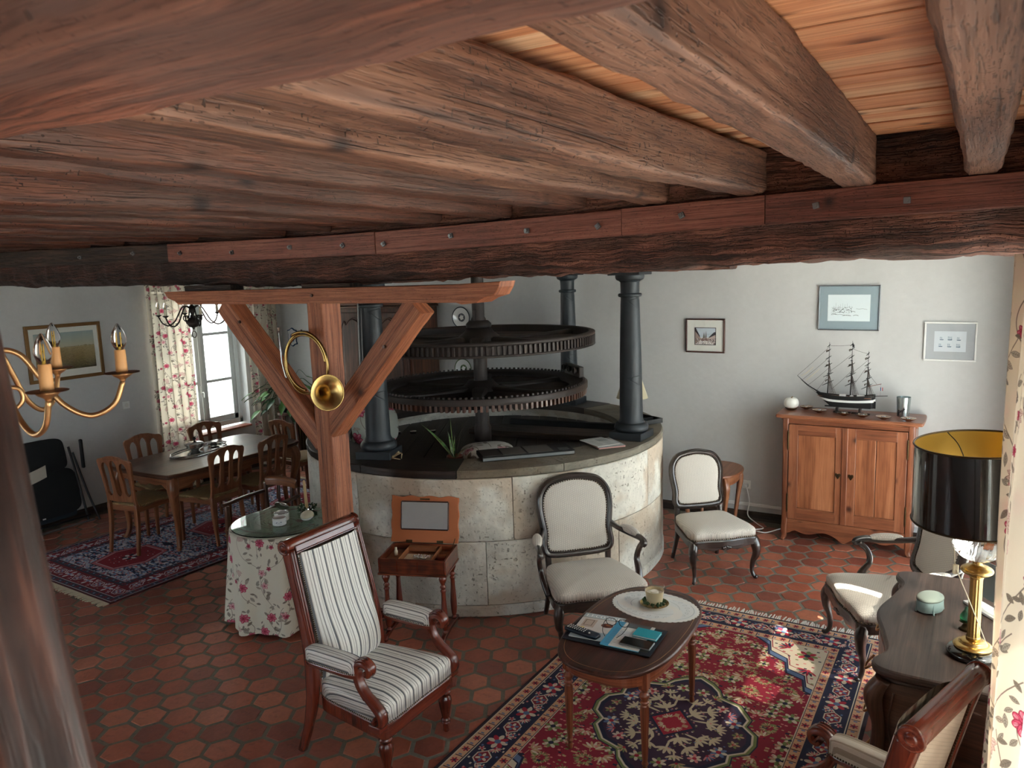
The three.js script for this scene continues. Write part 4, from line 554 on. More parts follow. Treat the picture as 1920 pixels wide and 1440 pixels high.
// upright pad (outline in x,y) facing +z
const upPad = (ol, h, d, rings) => { const g = pad(ol.map(([x, y]) => [x, -y]), h, d, rings); g.rotateX(PI / 2); return g; };
function louisChair(label, pos, turn, o) {
  const { W = 0.6, D = 0.52, Wb = 0.48, bw = 0.5, bh = 0.5, sy = 0.36, arms = true, group } = o;
  const t = thing('upholstered_chair', label, arms ? 'armchair' : 'chair', pos, turn, group), wd = mat.walnut, f = D / 2;
  const ol = outline([[0, f + 0.025], [W * 0.28, f + 0.008], [W / 2 - 0.02, f + 0.004], [W / 2 + 0.004, f - 0.04], [W / 2 - 0.012, 0], [Wb / 2 + 0.005, -f + 0.03], [Wb / 2 - 0.03, -f], [0, -f - 0.008], [-Wb / 2 + 0.03, -f], [-Wb / 2 - 0.005, -f + 0.03], [-W / 2 + 0.012, 0], [-W / 2 - 0.004, f - 0.04], [-W / 2 + 0.02, f + 0.004], [-W * 0.28, f + 0.008]], 72);
  const inn = ol.map(([x, y]) => [x * 0.975, y * 0.975]);
  part('seat_pad', mv(pad(inn, 0.05, 0.05, 8, 2.8), 0, sy, 0), mat.damask, t);
  const rail = board(ol, 0.06, 0.008); rail.translate(0, sy - 0.055, 0);
  const apron = stand([[-W / 2 + 0.03, 0], [-W * 0.3, -0.012], [-W * 0.18, -0.032], [-0.05, -0.02], [0, -0.036], [0.05, -0.02], [W * 0.18, -0.032], [W * 0.3, -0.012], [W / 2 - 0.03, 0], [W / 2 - 0.04, 0.03], [-W / 2 + 0.04, 0.03]], 0.03, 0.005); mv(apron, 0, sy - 0.05, f - 0.022);
  const shell = [0, 1, 2, -1, -2].map((k) => mv(new THREE.SphereGeometry(0.013, 8, 6), k * 0.014, sy - 0.045 + abs(k) * -0.004, f + 0.022));
  part('seat_rail', [rail, apron, ...shell], wd, t);
  part('nail_trim', nails(alongClosed(inn, 110).map(([x, y]) => [x * 1.003, sy + 0.012, y * 1.003])), mat.nail, t).userData.kind = 'stuff';
  for (const s of [-1, 1]) {
    part('leg', limb([[s * (W / 2 - 0.028), sy - 0.01, f - 0.03], [s * (W / 2 - 0.012), sy - 0.07, f - 0.012], [s * (W / 2 - 0.01), sy - 0.14, f - 0.012], [s * (W / 2 - 0.026), 0.13, f - 0.03], [s * (W / 2 - 0.03), 0.05, f - 0.03], [s * (W / 2 - 0.016), 0.014, f - 0.008], [s * (W / 2 - 0.006), 0.022, f + 0.008]], [[0.03, 0.03], [0.034, 0.034], [0.026, 0.026], [0.018, 0.018], [0.014, 0.014], [0.014, 0.012], [0.011, 0.011]], { seg: 10, n: 30, pw: 2.5 }), wd, t);
    part('leg', limb([[s * (Wb / 2 - 0.03), sy, -f + 0.01], [s * (Wb / 2 - 0.03), sy - 0.1, -f], [s * (Wb / 2 - 0.025), 0.16, -f - 0.02], [s * (Wb / 2 - 0.015), 0, -f - 0.075]], [[0.025, 0.025], [0.022, 0.022], [0.017, 0.017], [0.015, 0.015]], { seg: 8, n: 18, pw: 3 }), wd, t);
  }
  const tilt = -0.2, by = sy + 0.125, bz = -f + 0.0, B = (g) => mv(g, 0, by, bz, tilt);
  const bo = [[-0.32, -0.004], [0, -0.012], [0.32, -0.004], [0.43, 0.02], [0.47, 0.09], [0.455, 0.28], [0.495, 0.62], [0.47, 0.8], [0.36, 0.94], [0.2, 0.992], [0, 1.015], [-0.2, 0.992], [-0.36, 0.94], [-0.47, 0.8], [-0.495, 0.62], [-0.455, 0.28], [-0.47, 0.09], [-0.43, 0.02]].map(([x, y]) => [x * bw, y * bh]);
  const fo = outline(bo, 64), c = [0, bh * 0.5], inset = (k) => fo.map(([x, y]) => [x * k, c[1] + (y - c[1]) * k]);
  part('back_frame', [B(limb(fo.map(([x, y]) => [x, y, 0]), [0.026, 0.022], { closed: true, n: 96, seg: 10, side: [0, 0, 1], pw: 2.8 })), B(limb(fo.map(([x, y]) => [x * 1.02, c[1] + (y - c[1]) * 1.02, 0.024]), [0.007, 0.008], { closed: true, n: 96, seg: 6, side: [0, 0, 1] })), B(limb(inset(0.93).map(([x, y]) => [x, y, 0.018]), [0.006, 0.005], { closed: true, n: 96, seg: 6, side: [0, 0, 1] })),
    ...[-1, 1].map((s) => limb([[s * (Wb / 2 - 0.03), sy - 0.03, -f + 0.01], [s * (Wb / 2 - 0.025), sy + 0.06, -f + 0.0], [s * (bw * 0.43), by + 0.05, bz - 0.01]], [[0.024, 0.024], [0.02, 0.02], [0.022, 0.02]], { seg: 8, n: 10, pw: 3 })), B(mv(stand(outline([[-0.07, 0], [0, -0.016], [0.07, 0], [0.05, 0.02], [0, 0.026], [-0.05, 0.02]], 20), 0.03, 0.006), 0, -0.012, -0.01))], wd, t);
  part('back_pad', [B(mv(upPad(inset(0.94), 0.006, 0.03, 7), 0, 0, 0.0)), B(mv(upPad(inset(0.94), 0.002, 0.008, 4).rotateY(PI), 0, 0, -0.006))], mat.damask, t);
  part('nail_trim', nails(alongClosed(inset(0.9), 96).map(([x, y]) => [x, y, 0.019])).map(B), mat.nail, t).userData.kind = 'stuff';
  if (arms) for (const s of [-1, 1]) {
    const X = W / 2 + 0.03, bx0 = bw * 0.48, Y = sy + 0.275, z0 = bz - 0.03;
    const a = part('arm', [limb([[s * bx0, Y + 0.03, z0 - 0.005], [s * (bx0 + 0.03), Y + 0.012, z0 + 0.08], [s * (X - 0.005), Y - 0.004, z0 + 0.2], [s * (X + 0.012), Y - 0.002, z0 + 0.3], [s * (X + 0.016), Y - 0.02, z0 + 0.35], [s * (X + 0.008), Y - 0.042, z0 + 0.345]], [[0.017, 0.02], [0.018, 0.018], [0.022, 0.016], [0.022, 0.016], [0.02, 0.018], [0.012, 0.012]], { seg: 10, n: 26, pw: 2.6 }),
      limb([[s * (X + 0.012), Y - 0.02, z0 + 0.33], [s * (X + 0.006), Y - 0.08, z0 + 0.275], [s * (X - 0.006), Y - 0.15, z0 + 0.265], [s * (X - 0.012), Y - 0.22, z0 + 0.315], [s * (X - 0.03), sy - 0.02, z0 + 0.36]], [[0.02, 0.018], [0.017, 0.017], [0.018, 0.018], [0.022, 0.02], [0.026, 0.022]], { seg: 10, n: 24, pw: 2.8 })], wd, t);
    const ap = pad(oval(0.034, 0.1, 28), 0.012, 0.022, 6); mv(ap, s * (X - 0.012), Y + 0.006, z0 + 0.17, 0.06, s * 0.24, 0); part('arm_pad', ap, mat.damask, a);
  }
  return t;
}
function voltaire(label, pos, turn, stripe, backMat) {
  const t = thing('striped_armchair', label, 'armchair', pos, turn), wd = mat.mahog;
  const path = [[-0.335, 0], [-0.285, 0.13], [-0.245, 0.28], [-0.232, 0.42], [-0.24, 0.56], [-0.275, 0.74], [-0.32, 0.93], [-0.35, 1.06]];
  const cv = new THREE.CatmullRomCurve3(path.map(([z, y]) => V(0, y, z)), false, 'centripetal'); const pt = (y) => { let a = 0, b = 1; for (let i = 0; i < 24; i++) { const m = (a + b) / 2; cv.getPoint(m).y < y ? a = m : b = m; } return cv.getPoint(a).z; };
  for (const s of [-1, 1]) part('stile', [limb(path.map(([z, y]) => [s * (0.252 - y * 0.02), y, z]), [[0.02, 0.02], [0.021, 0.022], [0.022, 0.032], [0.022, 0.04], [0.022, 0.036], [0.022, 0.03], [0.022, 0.03], [0.022, 0.034]], { seg: 12, n: 44, pw: 4, side: [1, 0, 0] }), limb(path.slice(3).map(([z, y]) => [s * (0.248 - y * 0.02), y, z + 0.032]), [[0.008, 0.008], [0.008, 0.008], [0.008, 0.008]], { seg: 6, n: 24 }), limb(path.slice(3).map(([z, y]) => [s * (0.262 - y * 0.02), y, z + 0.03]), [[0.007, 0.007], [0.007, 0.007], [0.007, 0.007]], { seg: 6, n: 24 })], wd, t);
  // rolled crest
  part('crest_rail', [limb([[-0.245, 1.075, -0.362], [0.245, 1.075, -0.362]], [0.036, 0.034], { seg: 16, n: 8, straight: true, pw: 2.3 }), mv(box(0.42, 0.035, 0.02, 0.006), 0, 1.062, -0.328, -0.3), mv(box(0.43, 0.01, 0.014, 0.004), 0, 1.046, -0.316, -0.3), ...[-1, 1].map((s) => mv(lathe(smoothProf([[0.0001, 0], [0.03, 0.0], [0.04, 0.008], [0.034, 0.016], [0.02, 0.014], [0.012, 0.02], [0.0001, 0.021]], 3), 18), s * 0.242, 1.075, -0.362, 0, 0, -s * PI / 2))], wd, t);
  // curved back cushion
  const bk = (u, v, side) => { const y = lerp(0.4, 1.045, v), x = (u - 0.5) * (0.44 - y * 0.02), e = pow(abs(2 * u - 1), 5), b = side > 0 ? 0.035 + (0.035 + 0.05 * Math.exp(-pow((y - 0.52) / 0.16, 2)) * sstep(0.36, 0.46, y)) * (1 - e) : -0.016 - 0.012 * (1 - e); return [x, y, pt(y) + b]; };
  part('back_pad', sheet((u, v) => bk(u, v, 1), 20, 30, (u, v) => [u * 0.44, v * 0.62]), stripe, t);
  part('back_panel', sheet((u, v) => bk(1 - u, v, -1), 14, 20, (u, v) => [u * 0.44, v * 0.62]), backMat, t, 'plain cream outer back');
  { const n = []; for (let i = 0; i < 60; i++) for (const s of [-1, 1]) { const y = lerp(0.42, 1.02, i / 59); n.push([s * (0.222 - y * 0.012), y, pt(y) + 0.04]); n.push([s * (0.222 - y * 0.012), y, pt(y) - 0.022]); } for (let i = 0; i < 44; i++) { n.push([(i / 43 - 0.5) * 0.42, 1.04, pt(1.04) + 0.043]); n.push([(i / 43 - 0.5) * 0.42, 1.02, pt(1.02) - 0.024]); } part('nail_trim', nails(n, 0.0045), mat.nail, t).userData.kind = 'stuff'; }
  // seat
  const ol = outline([[-0.265, 0.255], [0, 0.262], [0.265, 0.255], [0.275, 0.235], [0.255, 0], [0.222, -0.2], [0.2, -0.215], [-0.2, -0.215], [-0.222, -0.2], [-0.255, 0], [-0.275, 0.235]], 80);
  const sp = pad(ol.map(([x, z]) => [x * 0.99, z * 0.99]), 0.075, 0.05, 9, 3); { const p = sp.attributes.position, u = sp.attributes.uv; for (let i = 0; i < p.count; i++) { const x = p.getX(i), k = sstep(0.2, 0.25, abs(x)); u.setX(i, x + Math.sign(x) * k * (0.125 - p.getY(i)) * 1.2); } } mv(sp, 0, 0.315, 0); part('seat_pad', sp, stripe, t);
  const rl = board(ol, 0.075, 0.007); rl.translate(0, 0.242, 0); part('seat_rail', rl, wd, t);
  part('nail_trim', nails(alongClosed(ol, 150).map(([x, z]) => [x * 0.992, 0.322, z * 0.992]), 0.0045), mat.nail, t).userData.kind = 'stuff';
  for (const s of [-1, 1]) {
    const lg = lathe(smoothProf([[0.0001, 0], [0.013, 0], [0.015, 0.02], [0.018, 0.045], [0.024, 0.05], [0.021, 0.06], [0.025, 0.068], [0.02, 0.078], [0.022, 0.1], [0.033, 0.16], [0.034, 0.185], [0.026, 0.205], [0.03, 0.215], [0.034, 0.225], [0.03, 0.235], [0.036, 0.245]], 4), 32, (a, y) => y > 0.085 && y < 0.2 ? 1 + 0.05 * cos(a * 12) : 1); mv(lg, s * 0.235, 0, 0.222);
    part('leg', lg, wd, t);
    const X = s * 0.285;
    const arm = part('arm_support', [limb([[0.168, 0.578], [0.18, 0.562], [0.2, 0.57], [0.202, 0.598], [0.172, 0.618], [0.135, 0.606], [0.118, 0.565], [0.132, 0.505], [0.172, 0.452], [0.215, 0.42], [0.25, 0.385], [0.256, 0.34], [0.23, 0.318], [0.208, 0.336], [0.222, 0.356]].map(([z, y]) => [X, y, z]), [[0.022, 0.01], [0.024, 0.012], [0.028, 0.015], [0.03, 0.018], [0.031, 0.019], [0.03, 0.019], [0.028, 0.018], [0.026, 0.018], [0.026, 0.02], [0.028, 0.022], [0.03, 0.022], [0.03, 0.019], [0.028, 0.016], [0.024, 0.012], [0.02, 0.009]], { seg: 12, n: 80, side: [1, 0, 0], pw: 2.8 }), ...[-0.5, 0, 0.5].map((k) => limb([[0.202, 0.6], [0.174, 0.632], [0.128, 0.62], [0.104, 0.565], [0.12, 0.495], [0.165, 0.435]].map(([z, y]) => [X + k * 0.034, y + 0.002, z + (k === 9 ? 0 : 0.002)]), [0.006, 0.006], { seg: 5, n: 30 })), bc(X - 0.03, X + 0.03, 0.296, 0.33, 0.19, 0.262, 0.006)], wd, t);
    const ao = oval(0.04, 0.165, 36, 5); const ap = pad(ao, 0.055, 0.022, 7, 3); { const p = ap.attributes.position, u = ap.attributes.uv; for (let i = 0; i < p.count; i++) { const x = p.getX(i), k = sstep(0.03, 0.038, abs(x)); u.setX(i, x + Math.sign(x) * k * (0.077 - p.getY(i)) * 1.1 + 0.05); } } mv(ap, X, 0.555, -0.035); part('arm_pad', ap, stripe, t);
    const rb = board(ao, 0.022, 0.005); rb.translate(X, 0.535, -0.035); part('arm_rail', [rb, limb([[X, 0.545, -0.19], [s * 0.25, 0.545, -0.235]], [0.018, 0.016], { seg: 8, n: 4, straight: true, pw: 3 })], wd, t);
    part('nail_trim', nails(alongClosed(ao, 70).map(([x, z]) => [X + x * 1.0, 0.56, z - 0.035]), 0.0042), mat.nail, t).userData.kind = 'stuff';
  }
  return t;
}
voltaire('mahogany armchair in grey and white stripes standing on bare tiles beside the rug', [-2.55, 0, -2.755], PI / 2, mat.stripe, mat.damask);
voltaire('beige striped armchair seen from behind next to the dark commode', [-0.38, 0.0125, -2.57], 1.5 * PI - 0.317, mat.stripeWarm, mat.damask);
const gL = null;
louisChair('cream armchair in dark carved frame standing against the stone drum', [-2.13, 0.015, -4.36], 0.78, { W: 0.62, D: 0.52, bw: 0.51, bh: 0.52, sy: 0.325 });
louisChair('cream armchair in dark carved frame partly behind the commode and black lamp', [-0.42, 0.0125, -4.86], -1.1, { W: 0.62, D: 0.52, bw: 0.52, bh: 0.52, sy: 0.345 });
louisChair('pale sunlit chair without arms between the stone drum and the cherry cabinet', [-1.75, 0, -5.75], 0.72, { W: 0.53, D: 0.5, Wb: 0.42, bw: 0.42, bh: 0.43, sy: 0.335, arms: false });
// dining chairs
function diningChair(label, pos, turn) {
  const t = thing('dining_chair', label, 'chair', pos, turn, 'dining chairs'), H = 0.9, wd = mat.oak;
  const half = [[0, 0.905], [0.07, 0.897], [0.14, 0.875], [0.178, 0.87], [0.198, 0.85], [0.2, 0.82], [0.186, 0.74], [0.172, 0.6], [0.17, 0.5], [0.178, 0.43], [0.145, 0.43], [0.14, 0.475], [0.0, 0.47]];
  const so = [...half, ...half.slice(1, -1).reverse().map(([x, y]) => [-x, y])];
  const hole = (cx, w, y0, y1, k) => outline([[cx - w * k, y1 - 0.05], [cx - w * 0.5, y1 - 0.008], [cx, y1], [cx + w * 0.5, y1 - 0.008], [cx + w * k, y1 - 0.05], [cx + w * 0.86, 0.66], [cx + w * 0.8, y0 + 0.03], [cx, y0], [cx - w * 0.8, y0 + 0.03], [cx - w * 0.86, 0.66]], 22);
  const bg = stand(so, 0.024, 0.005, [hole(0, 0.041, 0.52, 0.868, 1), hole(-0.106, 0.044, 0.52, 0.845, 1), hole(0.106, 0.044, 0.52, 0.845, 1)], 1); { const p = bg.attributes.position; for (let i = 0; i < p.count; i++) { const x = p.getX(i), y = p.getY(i); p.setZ(i, p.getZ(i) - 0.23 - pow(Math.max(0, y - 0.43), 1.3) * 0.18 + 0.25 * x * x * sstep(0.5, 0.9, y)); } bg.computeVertexNormals(); }
  part('backrest', bg, wd, t);
  const ol = [[-0.21, 0.2], [-0.195, 0.215], [0.195, 0.215], [0.21, 0.2], [0.175, -0.2], [0.165, -0.21], [-0.165, -0.21], [-0.175, -0.2]];
  part('seat', mv(pad(outline([[-0.2, 0.19], [0, 0.205], [0.2, 0.19], [0.188, 0], [0.165, -0.195], [0, -0.2], [-0.165, -0.195], [-0.188, 0]], 36), 0.018, 0.02, 5), 0, 0.425, 0), mat.rush, t);
  const fr = board(ol, 0.052, 0.005); fr.translate(0, 0.383, 0);
  const ap = stand([[-0.19, 0.04], [0.19, 0.04], [0.19, 0], [0.1, 0], [0.04, -0.012], [0, -0.02], [-0.04, -0.012], [-0.1, 0], [-0.19, 0]], 0.02, 0.003); mv(ap, 0, 0.378, 0.19); part('seat_frame', [fr, ap], wd, t);
  for (const s of [-1, 1]) { part('leg', limb([[s * 0.187, 0.42, 0.187], [s * 0.187, 0.3, 0.187], [s * 0.19, 0, 0.19]], [[0.021, 0.021], [0.019, 0.019], [0.013, 0.013]], { seg: 8, n: 8, pw: 5, side: [1, 0, 0] }), wd, t); part('leg', limb([[s * 0.16, 0.45, -0.22], [s * 0.16, 0.3, -0.22], [s * 0.165, 0, -0.255]], [[0.018, 0.02], [0.018, 0.019], [0.014, 0.014]], { seg: 8, n: 8, pw: 5, side: [1, 0, 0] }), wd, t); }
  return t;
}
const dc = diningChair('dining chair with rush seat at the near end of the table', [-6.5, 0.0125, -4.02], PI + 0.17);
copyOf(dc, 'dining chair on the wall side of the table, in front of the bare wall', [-6.84, 0.0125, -4.44], PI / 2 + 0.06);
copyOf(dc, 'dining chair on the wall side of the table, in front of the window', [-6.8, 0.0125, -5.13], PI / 2 + 0.05);
copyOf(dc, 'dining chair on the drum side of the table, closest to the cloth draped table', [-6.1, 0.0125, -4.44], -PI / 2 - 0.04);
copyOf(dc, 'dining chair on the drum side of the table, further along towards the plant', [-6.06, 0.0125, -4.94], -PI / 2 - 0.1);
copyOf(dc, 'dining chair at the far end of the table by the radiator', [-6.35, 0.0125, -5.84], 0.05);
// dining table
{
  const t = thing('dining_table', 'long polished oak dining table with scalloped apron and curved legs', 'table', [-6.46, 0.0125, -4.74]), a = 0.47, b = 0.78, H = 0.715;
  const ol = outline([[-a + 0.1, b], [0, b + 0.015], [a - 0.1, b], [a - 0.04, b - 0.02], [a - 0.02, b - 0.08], [a, b - 0.14], [a, 0], [a, -b + 0.14], [a - 0.02, -b + 0.08], [a - 0.04, -b + 0.02], [a - 0.1, -b], [0, -b - 0.015], [-a + 0.1, -b], [-a + 0.04, -b + 0.02], [-a + 0.02, -b + 0.08], [-a, -b + 0.14], [-a, 0], [-a, b - 0.14], [-a + 0.02, b - 0.08], [-a + 0.04, b - 0.02]], 100);
  const top = board(ol, 0.028, 0.008); top.translate(0, H - 0.028, 0); const lip = board(ol.map(([x, z]) => [x * 0.975, z * 0.985]), 0.02, 0.006); lip.translate(0, H - 0.046, 0); part('tabletop', [top, lip], mat.oakDark, t);
  const sc = (L) => { const p = [[-L, 0.11], [L, 0.11], [L, 0.0], [L * 0.86, 0.012], [L * 0.72, 0.045], [L * 0.5, 0.03], [L * 0.25, 0.04], [L * 0.1, 0.012], [0, 0.022], [-L * 0.1, 0.012], [-L * 0.25, 0.04], [-L * 0.5, 0.03], [-L * 0.72, 0.045], [-L * 0.86, 0.012], [-L, 0.0]]; return p; };
  for (const s of [-1, 1]) { const e = stand(sc(a - 0.09), 0.022, 0.004); mv(e, 0, H - 0.155, s * (b - 0.06) - 0.011); part('apron', e, mat.oak, t); const l = stand(sc(b - 0.12), 0.022, 0.004); mv(l, s * (a - 0.055) - 0.011, H - 0.155, 0, 0, PI / 2); l.translate(0, 0, 0); part('apron', l, mat.oak, t); }
  for (const sx of [-1, 1]) for (const sz of [-1, 1]) part('leg', limb([[sx * (a - 0.075), H - 0.045, sz * (b - 0.085)], [sx * (a - 0.055), H - 0.14, sz * (b - 0.065)], [sx * (a - 0.06), H - 0.24, sz * (b - 0.07)], [sx * (a - 0.09), 0.28, sz * (b - 0.1)], [sx * (a - 0.095), 0.1, sz * (b - 0.105)], [sx * (a - 0.07), 0.02, sz * (b - 0.08)], [sx * (a - 0.05), 0.018, sz * (b - 0.06)]], [[0.04, 0.04], [0.046, 0.046], [0.036, 0.036], [0.025, 0.025], [0.021, 0.021], [0.022, 0.018], [0.012, 0.012]], { seg: 12, n: 32, pw: 3.2, side: [1, 0, 0] }), mat.oak, t);
}
// small wooden armchair by the cloth table
{
  const t = thing('wooden_armchair', 'small old wooden armchair with bowed top rail and flowered green cushion', 'armchair', [-4.86, 0, -4.02], 0.02), wd = mat.oakDark;
  part('top_rail', sheet((u, v) => { const a = (u - 0.5) * 2.0, k = v < 0.5 ? v * 2 : (1 - v) * 2, th = v < 0.5 ? 0 : -0.018; return [0.2 * sin(a) * 1.05, 0.7 + 0.075 * k + 0.01 * cos(a), -0.2 - 0.075 * cos(a) + 0.06 + th]; }, 20, 8, (u, v) => [u * 0.4, v * 0.2]), mat.oak, t);
  for (const s of [-1, 1]) {
    part('leg', limb([[s * 0.19, 0, -0.23], [s * 0.19, 0.4, -0.2], [s * 0.185, 0.72, -0.19]], [[0.016, 0.016], [0.018, 0.018], [0.015, 0.015]], { seg: 8, n: 12, pw: 4 }), wd, t); part('leg', limb([[s * 0.215, 0, 0.2], [s * 0.215, 0.62, 0.19]], [0.018, 0.018], { seg: 8, n: 8, straight: true, pw: 4 }), wd, t);
    part('arm', limb([[s * 0.19, 0.655, -0.2], [s * 0.215, 0.65, 0], [s * 0.22, 0.635, 0.22]], [[0.014, 0.014], [0.022, 0.012], [0.024, 0.013]], { seg: 8, n: 14, pw: 3, side: [1, 0, 0] }), wd, t);
    part('stretcher', limb([[s * 0.2, 0.2, -0.22], [s * 0.215, 0.2, 0.2]], [0.011, 0.011], { n: 4, straight: true }), wd, t); part('spindle', [limb([[s * 0.07, 0.42, -0.215], [s * 0.075, 0.72, -0.235]], [0.013, 0.009], { n: 4, straight: true })], wd, t);
  }
  part('stretcher', [limb([[-0.215, 0.15, 0.2], [0.215, 0.15, 0.2]], [0.012, 0.012], { n: 4, straight: true })], wd, t); part('stretcher', limb([[-0.19, 0.25, -0.22], [0.19, 0.25, -0.22]], [0.012, 0.012], { n: 4, straight: true }), wd, t);
  const so = [[-0.225, 0.215], [0.225, 0.215], [0.2, -0.215], [-0.2, -0.215]], s = board(outline(so.flatMap(([x, z]) => [[x * 0.96, z], [x, z * 0.96]].sort((p, q) => 0)), 40), 0.04, 0.012); s.translate(0, 0.39, 0); part('seat', s, mat.rush, t);
  const cm = std({ map: chintz(31, '#b9bd94', 512, 3), roughness: 0.9 });
  solo('seat_cushion', 'flat green flowered cushion tied on the small wooden armchair', 'cushion', [mv(pad(oval(0.19, 0.18, 40, 5), 0.012, 0.04, 7, 3), 0, 0, 0)], cm, [-4.86, 0.434, -4.0], 0.06);
}
// ---------------------------------------------------------------- case furniture
// cherry cabinet
{
  const x0 = -1.425, x1 = -0.415, zf = -6.7, zb = -7.08, t = thing('low_cabinet', 'two door cherry wood cabinet with scalloped base against the back wall', 'cabinet', [(x0 + x1) / 2, 0, (zf + zb) / 2]);
  const w = x1 - x0, d = zf - zb, f = d / 2, H = 1.115;
  const to = outline([[-w / 2 - 0.055, f + 0.02], [-w / 2 - 0.05, f + 0.035], [-w / 2 - 0.02, f + 0.04], [0, f + 0.04], [w / 2 + 0.02, f + 0.04], [w / 2 + 0.05, f + 0.035], [w / 2 + 0.055, f + 0.02], [w / 2 + 0.055, -f + 0.01], [w / 2 + 0.05, -f], [-w / 2 - 0.05, -f], [-w / 2 - 0.055, -f + 0.01]], 66);
  const top = board(to, 0.03, 0.012); top.translate(0, H - 0.03, 0); part('top', [top, bx(0, H - 0.04, 0, w + 0.03, 0.022, d - 0.02, 0.006)], mat.cherry, t);
  part('side_panel', bx(-w / 2 + 0.012, H / 2 + 0.05, 0, 0.024, H - 0.16, d - 0.04), mat.cherry, t); part('side_panel', bx(w / 2 - 0.012, H / 2 + 0.05, 0, 0.024, H - 0.16, d - 0.04), mat.cherry, t);
  part('back_panel', bx(0, H / 2 + 0.05, -f + 0.015, w - 0.05, H - 0.18, 0.015), mat.oakDark, t); part('floor_board', bx(0, 0.16, 0, w - 0.05, 0.02, d - 0.05), mat.oakDark, t);
  for (const s of [-1, 1]) { part('corner_post', limb([[s * (w / 2 - 0.024), H - 0.04, f - 0.026], [s * (w / 2 - 0.024), 0.16, f - 0.026], [s * (w / 2 - 0.02), 0.1, f - 0.024], [s * (w / 2 - 0.022), 0.03, f - 0.018], [s * (w / 2 - 0.008), 0, f - 0.004]], [[0.026, 0.026], [0.026, 0.026], [0.026, 0.026], [0.02, 0.02], [0.016, 0.016]], { seg: 12, n: 36, pw: 4, side: [1, 0, 0] }), mat.cherry, t); part('foot', limb([[s * (w / 2 - 0.03), 0.18, -f + 0.03], [s * (w / 2 - 0.03), 0, -f + 0.03]], [0.024, 0.024], { seg: 8, n: 3, straight: true, pw: 5 }), mat.cherry, t); }
  const ap = []; for (let i = 0; i <= 40; i++) { const u = i / 20 - 1, a = abs(u); ap.push([u * (w / 2 - 0.045), 0.075 + 0.035 * sstep(0.85, 1, a) * -1 - 0.018 * cos(a * 9.5) * (a < 0.85 ? 1 : 0) - 0.025 * Math.exp(-pow(u / 0.09, 2)) + 0.018 * a]); }
  part('apron', mv(stand([...ap, [w / 2 - 0.045, 0.17], [-w / 2 + 0.045, 0.17]], 0.022, 0.004, null, 0), 0, 0, f - 0.03), mat.cherry, t);
  part('front_rail', bx(0, H - 0.065, f - 0.02, w - 0.09, 0.035, 0.022), mat.cherry, t); part('front_rail', bx(0, 0.178, f - 0.02, w - 0.09, 0.03, 0.022), mat.cherry, t);
  const dw = (w - 0.1) / 2, y0 = 0.198, y1 = H - 0.085;
  for (const s of [-1, 1]) {
    const cx = s * dw / 2, D = part('door', [bx(cx - dw / 2 + 0.04, (y0 + y1) / 2, f - 0.008, 0.076, y1 - y0, 0.026, 0.004, 1), bx(cx + dw / 2 - 0.04, (y0 + y1) / 2, f - 0.008, 0.076, y1 - y0, 0.026, 0.004, 1), bx(cx, y1 - 0.045, f - 0.008, dw - 0.15, 0.09, 0.026, 0.004, 0), bx(cx, y0 + 0.05, f - 0.008, dw - 0.15, 0.1, 0.026, 0.004, 0), ...(s < 0 ? [bx(-0.006, (y0 + y1) / 2, f + 0.008, 0.045, y1 - y0, 0.012, 0.005, 1)] : [])], mat.cherry, t);
    const px0 = cx - dw / 2 + 0.078, px1 = cx + dw / 2 - 0.078, pm = (px0 + px1) / 2; const pan = (a, b) => part('panel', [bc(a, b, y0 + 0.1, y1 - 0.09, f - 0.02, f - 0.006, 0.004, 1)], mat.cherryPanel, D);
    if (s < 0) pan(px0, px1); else { pan(px0, pm - 0.0015); pan(pm + 0.0015, px1); }
    const e = part('escutcheon', [stand(outline([[0, -0.028], [0.012, -0.012], [0.021, 0.004], [0.019, 0.018], [0.009, 0.022], [0, 0.016], [-0.009, 0.022], [-0.019, 0.018], [-0.021, 0.004], [-0.012, -0.012]], 30), 0.004, 0.001)], mat.darkBrass, D); e.position.set(s * (s < 0 ? 0.055 : 0.045), 0.62, f + 0.006);
    part('keyhole', [mv(cyl(0.004, 0.004, 0.003, 8), s * (s < 0 ? 0.055 : 0.045), 0.624, f + 0.008, PI / 2), bx(s * (s < 0 ? 0.055 : 0.045), 0.617, f + 0.0095, 0.004, 0.014, 0.003, 0)], mat.black, D);
    for (const y of [y0 + 0.14, y1 - 0.14]) part('hinge', [lathe([[0.0001, -0.085], [0.004, -0.083], [0.003, -0.078], [0.006, -0.072], [0.006, 0.072], [0.003, 0.078], [0.004, 0.083], [0.0001, 0.085]], 10).translate(s * (w / 2 - 0.048), y, f + 0.006)], mat.darkBrass, D);
  }
}
